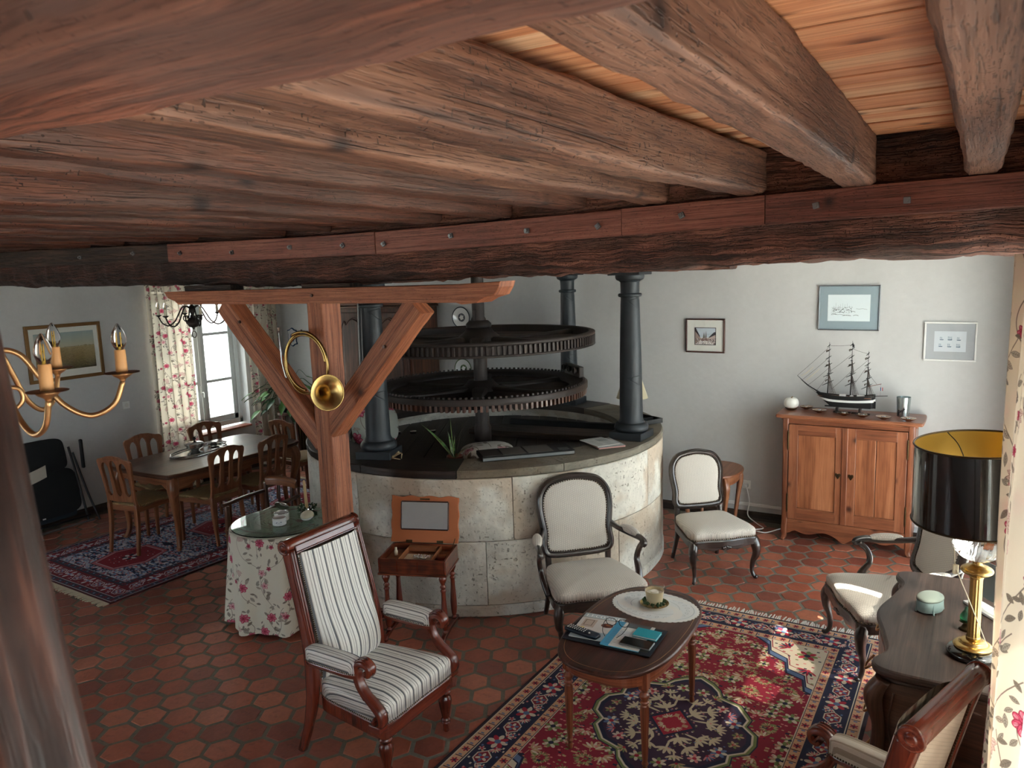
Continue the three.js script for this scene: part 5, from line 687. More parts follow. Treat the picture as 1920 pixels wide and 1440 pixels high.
// commode
{
  const t = thing('commode', 'dark walnut serpentine commode under the black shaded lamp', 'commode', [-0.03, 0, -3.66]);
  const ol = (k) => outline([[0.27, 0.565 * k], [0.0, 0.565 * k], [-0.22 * k, 0.56 * k], [-0.275 * k, 0.53 * k], [-0.285 * k, 0.47 * k], [-0.25 * k, 0.38 * k], [-0.275 * k, 0.22 * k], [-0.32 * k, 0], [-0.275 * k, -0.22 * k], [-0.25 * k, -0.38 * k], [-0.285 * k, -0.47 * k], [-0.275 * k, -0.53 * k], [-0.22 * k, -0.56 * k], [0, -0.565 * k], [0.27, -0.565 * k], [0.272, 0]], 120);
  const tp = board(ol(1), 0.032, 0.012); tp.translate(0, 0.79, 0); part('top', tp, mat.commodeTop, t);
  const b = board(ol(0.94), 0.66, 0.006); b.translate(0, 0.13, 0); part('body', b, mat.commode, t);
  const rail = (y) => { const g = board(ol(0.952), 0.018, 0.006); g.translate(0, y, 0); return g; };
  part('moulding', rail(0.76), mat.commode, t); part('moulding', rail(0.13), mat.commode, t);
  for (const z of [1, -1]) { // shaped side panels with raised frame
    const fr = limb([[0.2, 0.24, 0.535 * z], [-0.1, 0.22, 0.535 * z], [-0.16, 0.3, 0.535 * z], [-0.13, 0.46, 0.535 * z], [-0.165, 0.62, 0.535 * z], [-0.1, 0.7, 0.535 * z], [0.2, 0.69, 0.535 * z], [0.23, 0.6, 0.535 * z], [0.23, 0.34, 0.535 * z]], [0.008, 0.009], { closed: true, n: 70, seg: 6 }); part('side_panel', fr, mat.commode, t);
    part('corner_carving', [limb([[-0.24, 0.77, 0.53 * z], [-0.272, 0.7, 0.535 * z], [-0.25, 0.56, 0.525 * z], [-0.262, 0.36, 0.53 * z], [-0.245, 0.16, 0.52 * z]], [[0.03, 0.03], [0.036, 0.03], [0.024, 0.024], [0.03, 0.028], [0.022, 0.022]], { seg: 10, n: 36 }), limb([[-0.2, 0.72, 0.534 * z], [-0.215, 0.6, 0.536 * z], [-0.19, 0.44, 0.536 * z], [-0.2, 0.25, 0.534 * z]], [0.005, 0.005], { seg: 5, n: 24 })], mat.commode, t);
    part('foot', limb([[-0.22, 0.14, 0.48 * z], [-0.24, 0.08, 0.5 * z], [-0.235, 0.03, 0.5 * z], [-0.26, 0.0, 0.52 * z]], [[0.04, 0.04], [0.034, 0.034], [0.024, 0.024], [0.022, 0.016]], { seg: 10, n: 18, pw: 3 }), mat.commode, t); part('foot', limb([[0.22, 0.14, 0.5 * z], [0.22, 0, 0.5 * z]], [0.03, 0.03], { seg: 8, n: 3, straight: true, pw: 4 }), mat.commode, t);
  }
  for (let k = 0; k < 3; k++) { const y0 = 0.165 + k * 0.2; const fo = []; for (let i = 0; i <= 24; i++) { const z = (i / 24 - 0.5) * 0.74; fo.push([-(0.252 + 0.052 * Math.exp(-pow(z / 0.17, 2))) * 0.97 - 0.012, z]); } const g = board([...fo, ...fo.slice().reverse().map(([x, z]) => [x + 0.03, z])], 0.175, 0.005); g.translate(0, y0, 0); const D = part('drawer', g, mat.burr, t); for (const z of [-0.2, 0.2]) part('handle', tube([[-0.31, y0 + 0.11, z - 0.05], [-0.335, y0 + 0.08, z - 0.03], [-0.335, y0 + 0.08, z + 0.03], [-0.31, y0 + 0.11, z + 0.05]], 0.005), mat.brassDull, D); }
}
// oval coffee table
{
  const t = thing('coffee_table', 'small oval mahogany table with fluted legs on the crimson rug', 'table', [-1.475, 0.0125, -3.5], 0);
  const a = 0.295, b = 0.52, H = 0.55, ol = oval(a, b, 72, 2.7), top = board(ol, 0.022, 0.009, null, 3); top.translate(0, H - 0.022, 0); part('tabletop', top, mat.coffee, t);
  const rg = oval(a * 0.9, b * 0.93, 72, 2.7), il = []; for (let i = 0; i < 72; i++) il.push([rg[i][0], H + 0.0002, rg[i][1]]); part('inlay_line', limb(il, [0.0012, 0.0006], { closed: true, n: 144, seg: 4, side: [1, 0, 0] }), mat.brassDull, t, 'thin pale inlay line');
  const ao = oval(a * 0.86, b * 0.86, 60, 3.2), ai = ao.map(([x, z]) => [x * 0.93, z * 0.95]); const ap = board(ao, 0.075, 0.003, [ai.slice().reverse()]); ap.translate(0, H - 0.097, 0); part('apron', ap, mat.coffeeLeg, t);
  for (const sx of [-1, 1]) for (const sz of [-1, 1]) { const g = lathe(smoothProf([[0.0001, 0], [0.011, 0], [0.013, 0.02], [0.01, 0.032], [0.017, 0.045], [0.012, 0.058], [0.014, 0.075], [0.0175, 0.2], [0.02, 0.34], [0.015, 0.35], [0.022, 0.36], [0.016, 0.37], [0.024, 0.388], [0.024, 0.4], [0.014, 0.415], [0.02, 0.425], [0.02, 0.435]], 3), 32, (q, y) => y > 0.08 && y < 0.345 ? 1 + 0.07 * cos(q * 8) : 1); const blk = box(0.044, 0.1, 0.044, 0.003, 1); blk.translate(0, 0.48, 0); const flt = [-0.01, 0, 0.01].map((x) => bx(x, 0.48, 0.0225, 0.005, 0.085, 0.003, 0.001)); const L = part('leg', [g, blk, ...flt], mat.coffeeLeg, t); L.position.set(sx * 0.2, 0, sz * 0.345); }
}
// sewing table with open mirror lid
{
  const T = 0.565, t = thing('sewing_table', 'small mahogany sewing table with open lid, mirror and turned legs', 'table', [-3.155, 0, -3.845], -0.36 + 0.72);
  t.rotation.y = 0.36; const w = 0.46, d = 0.31, h = 0.1;
  part('box', [bx(0, T - h / 2, d / 2 - 0.007, w, h, 0.014), bx(0, T - h / 2, -d / 2 + 0.007, w, h, 0.014), bx(-w / 2 + 0.007, T - h / 2, 0, 0.014, h, d), bx(w / 2 - 0.007, T - h / 2, 0, 0.014, h, d), bx(0, T - h + 0.008, 0, w - 0.02, 0.014, d - 0.02), bx(0, T - h - 0.006, 0, w + 0.012, 0.014, d + 0.012, 0.005)], mat.burr, t);
  part('front_moulding', [bx(-0.1, T - 0.05, d / 2 + 0.001, 0.006, 0.07, 0.005, 0.002), bx(0.04, T - 0.05, d / 2 + 0.001, 0.006, 0.07, 0.005, 0.002), ...[-1, 1].map((s) => limb([[s * (w / 2 - 0.008), T - 0.008, d / 2 + 0.002], [s * (w / 2 - 0.008), T - h + 0.01, d / 2 + 0.002]], [0.005, 0.005], { n: 4, straight: true }))], mat.mahog, t);
  const tr = part('tray', [bx(0, T - 0.045, 0, w - 0.035, 0.006, d - 0.035), bx(-0.1, T - 0.025, 0, 0.006, 0.038, d - 0.035), bx(0.12, T - 0.025, 0, 0.006, 0.038, d - 0.035), bx(0, T - 0.022, -d / 2 + 0.045, 0.2, 0.03, 0.05, 0.004)], mat.oak, t);
  part('tray_lining', bx(0.01, T - 0.04, 0.035, 0.2, 0.004, 0.16, 0.001), mat.cream, t, 'pale paper lining of the tray');
  const beads = []; { const q = rng(3); for (let i = 0; i < 90; i++) beads.push(mv(new THREE.SphereGeometry(0.0045 + q() * 0.003, 6, 4), -0.03 + q() * 0.1 + q() * 0.02, T - 0.0285 + q() * 0.008, 0.0 + q() * 0.06)); } 
  // lid: scalloped board with mirror, leaning back
  const tilt = -0.2, zb = -d / 2 - 0.002, B = (g) => mv(g, 0, T + 0.005, zb, tilt); const lw = w + 0.02, lh = 0.315; const e = []; const N = 15;
  for (let i = 0; i <= N * 3; i++) { const u = i / (N * 3); e.push([-lw / 2 + u * lw, lh + 0.005 * cos(u * TAU * 3.5)]); } const sd = (s) => Array.from({ length: 13 }, (_, i) => { const u = i / 12; return [s * (lw / 2 + 0.004 * cos(u * TAU * 2.5)), lh * (s > 0 ? 1 - u : u)]; });
  const lo = [...e, ...sd(1).slice(1), ...sd(-1).slice(0, -1)];
  const L = part('lid', B(stand(lo, 0.018, 0.004, null, 0)), std({ color: rgb('#b5693f'), roughness: 0.45 }), t, 'orange brown inner side of the open lid');
  const mx = -0.0, my = 0.185, mw = 0.335, mh = 0.19; part('mirror_frame', [B(bx(mx, my + mh / 2, 0.019, mw, 0.01, 0.012)), B(bx(mx, my - mh / 2, 0.019, mw, 0.01, 0.012)), B(bx(mx - mw / 2, my, 0.019, 0.01, mh, 0.012)), B(bx(mx + mw / 2, my, 0.019, 0.01, mh, 0.012))], mat.coffee, L); part('mirror', B(bx(mx, my, 0.02, mw - 0.008, mh - 0.008, 0.004, 0)), mat.mirror, L);
  part('lock_plate', B(bx(0, 0.297, 0.0185, 0.07, 0.012, 0.004, 0.001)), mat.darkBrass, L); for (const s of [-1, 1]) part('hinge', B(bx(s * 0.11, 0.008, 0.019, 0.045, 0.018, 0.004, 0.001)), mat.darkBrass, L);
  part('lid_stay', tube([[w / 2 - 0.02, T, -d / 2 + 0.06], [w / 2 - 0.012, T + 0.05, -d / 2 - 0.004]], 0.003), mat.darkBrass, t);
  const lp = smoothProf([[0.0001, 0.03], [0.012, 0.03], [0.013, 0.05], [0.02, 0.06], [0.012, 0.07], [0.017, 0.09], [0.022, 0.16], [0.015, 0.33], [0.02, 0.345], [0.013, 0.355], [0.021, 0.37], [0.013, 0.385], [0.018, 0.4], [0.026, 0.425], [0.02, 0.44], [0.02, 0.455]], 3);
  for (const sx of [-1, 1]) for (const sz of [-1, 1]) { const g = lathe(lp, 24, (a, y) => y > 0.085 && y < 0.33 ? 1 + 0.04 * cos(a * 8) : 1); const l = part('leg', g, mat.mahog, t); l.position.set(sx * (w / 2 - 0.035), 0, sz * (d / 2 - 0.04)); }
  for (const sx of [-1, 1]) { part('foot_bar', [limb([[sx * (w / 2 - 0.035), 0.03, -d / 2 - 0.03], [sx * (w / 2 - 0.035), 0.042, 0], [sx * (w / 2 - 0.035), 0.03, d / 2 + 0.03]], [[0.014, 0.016], [0.018, 0.018], [0.014, 0.016]], { seg: 8, n: 10, pw: 3 }), ...[-1, 1].map((s) => mv(ball(0.018, 10, 8), sx * (w / 2 - 0.035), 0.018, s * (d / 2 + 0.028)))], mat.mahog, t); }
  part('stretcher', mv(lathe(smoothProf([[0.0001, -0.19], [0.01, -0.18], [0.012, -0.1], [0.02, -0.02], [0.024, 0], [0.02, 0.02], [0.012, 0.1], [0.01, 0.18], [0.0001, 0.19]], 4), 16), 0, 0.09, 0, 0, 0, PI / 2), mat.mahog, t);
  const m4 = new THREE.Matrix4().makeRotationY(0.36).setPosition(-3.155, 0, -3.845); const wp = (x, y, z) => { const p = V(x, y, z).applyMatrix4(m4); return [p.x, p.y, p.z]; };
  const bd = solo('bead_heap', 'small heap of silvery beads in the sewing table tray', 'beads', beads, mat.silver, [-3.155, 0, -3.845], 0.36, null, 'stuff');
  solo('perfume_bottle', 'tiny white capped bottle in the left tray corner of the sewing table', 'bottle', [lathe([[0.0001, 0], [0.012, 0], [0.013, 0.03], [0.008, 0.035], [0.008, 0.055], [0.0001, 0.056]], 12)], mat.cream, wp(-0.165, T - 0.042, -0.02));
  solo('pin_box', 'little brown wooden box in the right tray corner of the sewing table', 'box', [box(0.06, 0.022, 0.045, 0.004), bx(0, 0.014, 0, 0.062, 0.006, 0.047, 0.002)], mat.mahog, wp(0.168, T - 0.03, 0.03), 0.5);
}
// wardrobe by the back wall
{
  const t = thing('wardrobe', 'tall old wardrobe with moulded door panels against the back wall behind the post', 'wardrobe', [-5.865, 0, -6.8]), w = 1.08, d = 0.52, f = d / 2, H = 2.12;
  part('body', [bx(0, H / 2 + 0.03, -0.01, w, H - 0.14, d - 0.04)], mat.oakDark, t);
  part('cornice', [bx(0, H - 0.02, 0, w + 0.08, 0.06, d + 0.02, 0.015), bx(0, H - 0.07, 0, w + 0.04, 0.03, d, 0.01)], mat.oakDark, t);
  for (const s of [-1, 1]) {
    const cx = s * 0.262, D = part('door', bx(cx, 1.06, f - 0.01, 0.5, 1.86, 0.03, 0.005, 1), mat.commode, t);
    const shape = (y0, y1) => { const a = 0.17; return [[-a, y0], [a, y0], [a, y1 - 0.1], [a - 0.03, y1 - 0.04], [a - 0.06, y1 - 0.07], [0.05, y1 - 0.02], [0, y1], [-0.05, y1 - 0.02], [-a + 0.06, y1 - 0.07], [-a + 0.03, y1 - 0.04], [-a, y1 - 0.1]]; };
    for (const [y0, y1] of [[1.16, 1.92], [0.24, 1.02]]) { const g = stand(shape(y0, y1), 0.018, 0.008, null, 1); part('panel', mv(g, cx, 0, f + 0.003), mat.commode, D); const l = limb(shape(y0 - 0.012, y1 + 0.012).map(([x, y]) => [cx + x * 1.08, y, f + 0.008]), [0.006, 0.008], { closed: true, n: 90, seg: 5 }); part('moulding', l, mat.oakDark, D); }
    part('hinge', [0.4, 1.0, 1.7].map((y) => mv(cyl(0.007, 0.007, 0.16, 8), s * (w / 2 - 0.02), y, f + 0.008)), mat.brassDull, D);
  }
  for (const s of [-1, 1]) part('foot', limb([[s * (w / 2 - 0.05), 0.12, f - 0.05], [s * (w / 2 - 0.04), 0.05, f - 0.04], [s * (w / 2 - 0.03), 0, f - 0.03]], [0.03, 0.03], { seg: 8, n: 8 }), mat.oakDark, t); part('foot', bx(-w / 2 + 0.05, 0.05, -f + 0.05, 0.06, 0.1, 0.06), mat.oakDark, t); part('foot', bx(w / 2 - 0.05, 0.05, -f + 0.05, 0.06, 0.1, 0.06), mat.oakDark, t);
}
// cloth covered round table with glass top
{
  const r = 0.345, H = 0.69, px = -4.19, pz = -3.61;
  const t = thing('round_table', 'round wooden table hidden under a flowered cloth', 'table', [px, 0, pz]); part('tabletop', cyl(r - 0.006, r - 0.006, 0.02, 32).translate(0, H - 0.026, 0), mat.oak, t); part('pedestal', lathe([[0.0001, 0], [0.16, 0], [0.16, 0.02], [0.04, 0.06], [0.03, H - 0.05], [0.12, H - 0.028], [0.0001, H - 0.027]], 20), mat.oak, t);
  const prof = (a, s) => { const y = H - 0.003 - Math.max(0, s - r) * 0.985, drop = Math.max(0, s - r) / (H - 0.03), rr = s < r ? s : r + 0.012 + 0.045 * drop + 0.03 * drop * sin(a * 9 + 0.6 * sin(a * 2)) + 0.014 * drop * sin(a * 17 + 1); return [rr * cos(a), Math.max(y, 0.012), rr * sin(a)]; };
  const sMax = r + H - 0.02; const cl = sheet((u, v) => prof(-u * TAU, v * v * 0.001 + lerp(0.001, sMax, v)), 120, 44, (u, v) => { const s = lerp(0, sMax, v); return [Math.min(s, r) * -u * TAU, s]; });
  const cm = std({ map: chintz(47, '#d9d4c4', 1024, 4), roughness: 0.9, side: THREE.DoubleSide }); const c = solo('tablecloth', 'floor length flowered cloth draped over the round table', 'tablecloth', [cl], cm, [px, 0, pz]);
  solo('glass_plate', 'round greenish glass plate lying on the flowered tablecloth', 'glass plate', [lathe([[0.0001, 0], [r - 0.006, 0], [r, 0.003], [r, 0.006], [r - 0.003, 0.009], [0.0001, 0.009]], 56)], phy({ color: rgb('#dff0e6'), roughness: 0.02, transmission: 1, thickness: 0.009, ior: 1.5, attenuationColor: rgb('#7fb89a'), attenuationDistance: 0.08 }), [px, H, pz]);
}
// side table behind the white chair
{
  const t = thing('side_table', 'small oak side table behind the pale armless chair by the back wall', 'table', [-2.0, 0, -6.6]), H = 0.6; const ol = oval(0.26, 0.3, 48, 2.3); const tp = board(ol, 0.022, 0.008); tp.translate(0, H - 0.022, 0); part('tabletop', tp, mat.oak, t);
  const ao = oval(0.22, 0.26, 40, 2.6), ap = board(ao, 0.08, 0.004, [ao.map(([x, z]) => [x * 0.92, z * 0.92]).reverse()]); ap.translate(0, H - 0.1, 0); part('apron', ap, mat.oak, t);
  for (const sx of [-1, 1]) for (const sz of [-1, 1]) part('leg', limb([[sx * 0.16, H - 0.03, sz * 0.19], [sx * 0.185, H - 0.1, sz * 0.215], [sx * 0.17, 0.3, sz * 0.2], [sx * 0.155, 0.06, sz * 0.185], [sx * 0.18, 0, sz * 0.21]], [[0.026, 0.026], [0.028, 0.028], [0.018, 0.018], [0.013, 0.013], [0.014, 0.01]], { seg: 8, n: 24, pw: 3 }), mat.oak, t);
}
// folded black lounge chair leaning on the left wall
{
  const t = thing('folded_lounger', 'black folded garden lounge chair leaning against the left wall', 'folding chair', [-7.86, 0, -3.72], 0); const z0 = -0.46, z1 = 0.5;
  const ln = (y) => -0.06 + 0.2 * (1 - y / 0.9);
  for (const z of [z0 + 0.02, z1 - 0.02]) { part('frame_tube', tube([[ln(0) + 0.02, 0.012, z], [ln(0.4), 0.4, z], [ln(0.78), 0.78, z + 0.02]], 0.012, 8), mat.black, t); part('frame_tube', tube([[ln(0) + 0.06, 0.012, z + (z < 0 ? -0.09 : 0.05)], [ln(0.3) + 0.03, 0.3, z + (z < 0 ? -0.05 : 0)], [ln(0.72) + 0.02, 0.72, z]], 0.011, 8), mat.black, t); }
  const pill = (y0, y1, th, za, zb2, bulge) => { const g = pad(oval((zb2 - za) / 2, (y1 - y0) / 2, 40, 6), th, bulge, 6, 3); g.rotateX(-PI / 2); g.rotateY(PI / 2); g.rotateZ(0.22); mv(g, ln((y0 + y1) / 2) + 0.0, (y0 + y1) / 2, (za + zb2) / 2); return g; };
  part('seat_fabric', pill(0.13, 0.6, 0.02, z0 + 0.03, z1 - 0.03, 0.03), mat.cloth, t); part('headrest', pill(0.56, 0.9, 0.05, z0 + 0.08, z1 - 0.06, 0.06), mat.cloth, t); part('seat_fabric', pill(0.1, 0.2, 0.01, z0 + 0.1, z1 - 0.1, 0.02), std({ color: 0x1d2a34, roughness: 0.8 }), t);
  part('cross_bar', tube([[0.19, 0.03, z0 - 0.02], [0.19, 0.03, z1 + 0.02]], 0.011, 8), mat.steel, t); part('cross_bar', tube([[0.16, 0.08, z0], [0.16, 0.08, z1]], 0.01, 8), mat.black, t);
  part('arm_rest', [bx(0.06, 0.7, z0 - 0.04, 0.035, 0.3, 0.03, 0.01)], mat.black, t); part('label_tag', bx(0.19, 0.17, 0.0, 0.004, 0.012, 0.03, 0.001), mat.white, t); part('paper_sheet', mv(sheet((u, v) => [0.012 * sin(u * 3), v * 0.12 - 0.06 * u, (u - 0.5) * 0.24], 6, 4), 0.13, 0.56, 0.02), std({ color: rgb('#c9c3b4'), roughness: 0.9, side: THREE.DoubleSide }), t, 'pale folded sheet tucked in the fabric');
}
// radiator
{ const t = thing('radiator', 'dark ribbed radiator standing below the plant by the back wall', 'radiator', [-7.35, 0, -6.98]); for (let i = 0; i < 12; i++) part('rib', limb([[0, 0.1, 0], [0, 0.66, 0]], [0.02, 0.045], { seg: 10, n: 4, straight: true, side: [1, 0, 0] }), mat.darkBrass, t).position.x = (i - 5.5) * 0.05; part('pipe', [tube([[-0.3, 0.64, 0], [0.3, 0.64, 0]], 0.014), tube([[-0.3, 0.12, 0], [0.3, 0.12, 0]], 0.014)], mat.darkBrass, t); part('foot', [bx(-0.22, 0.05, 0, 0.03, 0.1, 0.09), bx(0.22, 0.05, 0, 0.03, 0.1, 0.09)], mat.darkBrass, t); }
// ---------------------------------------------------------------- curtains
function curtain(label, x, z0, z1, y0, y1, folds, amp, seed, m, top = 1, group) {
  const L = abs(z1 - z0), g = sheet((u, v) => { const k = lerp(top, 1, v), zc = z1, z = zc + (z0 - zc) * u * k, ph = u * folds * TAU + 0.5 * sin(u * 7 + seed) + 0.25 * sin(v * 3 + seed), a = amp * (0.75 + 0.25 * v) * (0.8 + 0.3 * sin(u * 11 + seed)); return [x + a * sin(ph) + 0.012 * sin(v * 4 + u * 5 + seed), lerp(y1, y0, v), z + 0.02 * cos(ph)]; }, folds * 16, 40, (u, v) => [u * L * 1.5, (1 - v) * (y1 - y0)]);
  return solo('curtain', label, 'curtain', [g], m, [0, 0, 0], 0, group);
}
curtain('flowered curtain at the side of the dining room window nearest the landscape picture', -7.86, -5.66, -5.13, 0.03, 2.42, 6, 0.035, 1, mat.curtain);
curtain('flowered curtain at the plant side of the dining room window', -7.86, -6.5, -6.98, 0.03, 2.42, 5, 0.035, 4, mat.curtain);
curtain('large flowered curtain hanging close in front of the lamp and commode', 0.105, -3.05, -1.9, 0.02, 2.4, 6, 0.045, 2, mat.curtainBig, 0.75);
{ const t = thing('added_sheer_curtain', 'unseen white sheer curtain added to diffuse the sun in the window behind the commode', 'curtain', [0, 0, 0]); part('fabric', sheet((u, v) => [0.4 + 0.02 * sin(u * 60), lerp(2.27, 0.56, v), lerp(-4.35, -3.04, u)], 100, 8, (u, v) => [u, v]), phy({ color: rgb('#f2f2ee'), roughness: 0.9, transmission: 0.6, thickness: 0, side: THREE.DoubleSide }), t); part('rod', tube([[0.4, 2.275, -4.44], [0.4, 2.275, -3.01]], 0.008, 6, 2), mat.steel, t); }  // out of view, added to soften the sun and leave a slit
for (const [x, z0, z1, lab] of [[-7.86, -7.05, -5.05, 'dark curtain rod over the dining room window'], [0.15, -5.2, -0.9, 'dark curtain rod along the right wall']]) { const t = thing('curtain_rod', lab, 'curtain rod', [x, 2.435, 0]); part('rod', tube([[0, 0, z0], [0, 0, z1]], 0.012, 8, 2), mat.iron, t); for (const z of [z0, z1]) part('finial', mv(ball(0.022), 0, 0, z), mat.iron, t); for (const z of [z0 + 0.15, z1 - 0.15]) part('bracket', tube([[0, 0, z], [x < -1 ? -0.105 : 0.155, 0, z]], 0.008, 6, 2), mat.iron, t); }
// ---------------------------------------------------------------- pictures and wall things
function printMat(w, h, draw) { return std({ map: canvasTex(w, h, draw), roughness: 0.85 }); }
const face = (w, h) => { const g = new THREE.PlaneGeometry(w, h); return clean(g); };
// framed picture: local x right, y up, z out of the wall
function framed(label, pos, turn, w, h, fw, frameMat, mount, pw, ph, py, art, tilt = 0) {
  const t = thing('framed_picture', label, 'picture', pos, turn, null); t.rotation.z = tilt;
  part('frame', [bx(0, h / 2 - fw / 2, 0.012, w, fw, 0.022, 0.004, 0), bx(0, -h / 2 + fw / 2, 0.012, w, fw, 0.022, 0.004, 0), bx(-w / 2 + fw / 2, 0, 0.012, fw, h - 2 * fw, 0.022, 0.004, 1), bx(w / 2 - fw / 2, 0, 0.012, fw, h - 2 * fw, 0.022, 0.004, 1)], frameMat, t);
  part('backing', bx(0, 0, 0.004, w - 0.01, h - 0.01, 0.006, 0), mat.paper, t); part('mount', bx(0, 0, 0.009, w - 2 * fw + 0.004, h - 2 * fw + 0.004, 0.004, 0), mount, t);
  part('print', mv(bx(0, 0, 0, pw, ph, 0.002, 0), 0, py, 0.0115), mat.paper, t); part('print_face', mv(face(pw, ph), 0, py, 0.0128), art, t);
  part('glass', bx(0, 0, 0.0165, w - 2 * fw + 0.002, h - 2 * fw + 0.002, 0.002, 0), mat.picGlass, t); return t;
}
const gilt = std({ color: rgb('#7a5a34'), metalness: 0.6, roughness: 0.4 }), greyMount = std({ color: rgb('#8fa0a6'), roughness: 0.8 }), paleMount = std({ color: rgb('#a9adb0'), roughness: 0.8 }), whiteMount = std({ color: rgb('#dfe0d8'), roughness: 0.8 });
{ // broad field landscape (plain, without figures)
  const a = printMat(900, 620, (g, w, h) => { const q = rng(4), s = g.createLinearGradient(0, 0, 0, h * 0.42); s.addColorStop(0, '#93a5a4'); s.addColorStop(1, '#bdb79b'); g.fillStyle = s; g.fillRect(0, 0, w, h * 0.42); const f = g.createLinearGradient(0, h * 0.4, 0, h); f.addColorStop(0, '#a7956a'); f.addColorStop(0.5, '#8c7a50'); f.addColorStop(1, '#4f4a32'); g.fillStyle = f; g.fillRect(0, h * 0.4, w, h * 0.6); for (let i = 0; i < 1500; i++) { const y = h * (0.42 + 0.58 * q()); g.fillStyle = ['#7c6c44', '#9a8a5c', '#5f5838', '#b0a070'][i % 4]; g.globalAlpha = 0.5; g.fillRect(q() * w, y, 10 + 26 * q(), 2 + 3 * q()); } g.globalAlpha = 1; for (const [x, y, r] of [[120, 250, 34], [190, 255, 24], [760, 248, 26], [830, 250, 16]]) { g.fillStyle = '#8d7f58'; g.beginPath(); g.ellipse(x, y, r, r * 0.7, 0, PI, TAU); g.fill(); } g.fillStyle = '#5d5f48'; for (let i = 0; i < 26; i++) g.fillRect(430 + i * 18 + q() * 10, 244 - q() * 10, 9, 6 + q() * 5); });
  framed('gilt framed farm landscape print on the left wall behind the brass chandelier', [XL, 1.737, -4.26], PI / 2, 0.76, 0.57, 0.035, gilt, whiteMount, 0.6, 0.38, 0.01, a);
}
{ const a = printMat(420, 340, (g, w, h) => { const q = rng(6); g.fillStyle = '#2a2c2e'; g.fillRect(0, 0, w, h); g.fillStyle = '#c5d0d8'; g.fillRect(12, 12, w - 24, h - 24); const P = (c, ...p) => { g.fillStyle = c; g.beginPath(); p.forEach(([x, y], i) => i ? g.lineTo(x, y) : g.moveTo(x, y)); g.fill(); }; P('#d8d0cc', [12, 200], [w - 12, 190], [w - 12, h - 12], [12, h - 12]); P('#a08a80', [12, 30], [110, 190], [140, 230], [12, h - 12]); P('#4a4244', [12, 12], [26, 12], [112, 178], [96, 180], [12, 70]); P('#bfaea8', [w - 12, 120], [250, 220], [300, h - 60], [w - 12, h - 12]); P('#4c4850', [w - 12, 86], [380, 92], [276, 190], [296, 196], [w - 12, 140]); P('#5d5e50', [164, 210], [186, 90], [208, 200]); P('#6b5c56', [210, 200], [228, 60], [238, 200]); P('#8a6e66', [140, 210], [250, 206], [270, 260], [130, 260]); for (let i = 0; i < 130; i++) { g.fillStyle = ['#3a3034', '#704c48', '#e8e4e0', '#5a5a60'][i % 4]; g.fillRect(16 + q() * (w - 36), 205 + q() * (h - 235), 4 + q() * 8, 6 + q() * 22); } });
  framed('small brown framed town street picture on the back wall', [-2.228, 1.736, ZB], 0, 0.375, 0.322, 0.014, mat.coffee, whiteMount, 0.205, 0.165, -0.005, a, -0.006); }
{ const a = printMat(640, 400, (g, w, h) => { const q = rng(7); g.fillStyle = '#dbe6e8'; g.fillRect(0, 0, w, h); g.strokeStyle = '#2c3438'; const ln = (x, y, n, s, k) => { g.lineWidth = k; g.beginPath(); g.moveTo(x, y); for (let i = 0; i < n; i++) { x += s; y += (q() - 0.5) * 10; g.lineTo(x, y); } g.stroke(); }; for (let r = 0; r < 6; r++) ln(50, 200 + r * 22, 18, 16, 1.5); ln(430, 214, 12, 14, 2.5); for (let i = 0; i < 60; i++) { g.fillStyle = '#39444a'; g.fillRect(50 + q() * 330, 180 + q() * 90, 4 + q() * 12, 3 + q() * 8); } for (const [x, y, l] of [[60, 300, 80], [150, 272, 100], [230, 320, 130], [390, 318, 80], [360, 262, 60]]) { g.lineWidth = 5; g.beginPath(); g.moveTo(x, y); g.quadraticCurveTo(x + l / 2, y - 22, x + l, y); g.stroke(); } for (let i = 0; i < 9; i++) { g.lineWidth = 1.2; g.beginPath(); g.moveTo(90 + i * 34, 210); g.lineTo(92 + i * 34, 120 + q() * 50); g.stroke(); } });
  framed('blue grey mounted harbour sketch in a thin metal frame above the model ship', [-0.985, 1.992, ZB], 0, 0.485, 0.385, 0.009, mat.steel, greyMount, 0.335, 0.225, 0.0, a, -0.008); }
{ const a = printMat(560, 420, (g, w, h) => { g.fillStyle = '#c9d0d4'; g.fillRect(0, 0, w, h); const q = rng(8); const ship = (x, y, s, m) => { g.fillStyle = '#3f5a70'; g.strokeStyle = '#4c6274'; g.lineWidth = 2; g.beginPath(); g.moveTo(x - 38 * s, y); g.lineTo(x + 40 * s, y - 5 * s); g.lineTo(x + 30 * s, y + 12 * s); g.lineTo(x - 30 * s, y + 12 * s); g.fill(); for (let k = 0; k < m; k++) { const mx = x - 24 * s + k * 24 * s; g.beginPath(); g.moveTo(mx, y); g.lineTo(mx, y - 62 * s); g.stroke(); for (let j = 0; j < 3; j++) { g.globalAlpha = 0.55; g.fillStyle = ['#7d92a2', '#93a4b0', '#5f788a'][(j + k) % 3]; g.fillRect(mx - 9 * s, y - (20 + j * 17) * s, 18 * s, 13 * s); g.globalAlpha = 1; } } }; ship(130, 170, 0.95, 2); ship(275, 170, 1.1, 3); ship(430, 175, 1, 2); ship(115, 310, 0.95, 2); ship(270, 312, 1, 2); ship(425, 315, 1.05, 3); });
  framed('white framed print of six small sailing ships on the back wall at right', [-0.222, 1.719, ZB], 0, 0.372, 0.318, 0.014, mat.white, paleMount, 0.225, 0.165, 0.0, a, -0.004); }
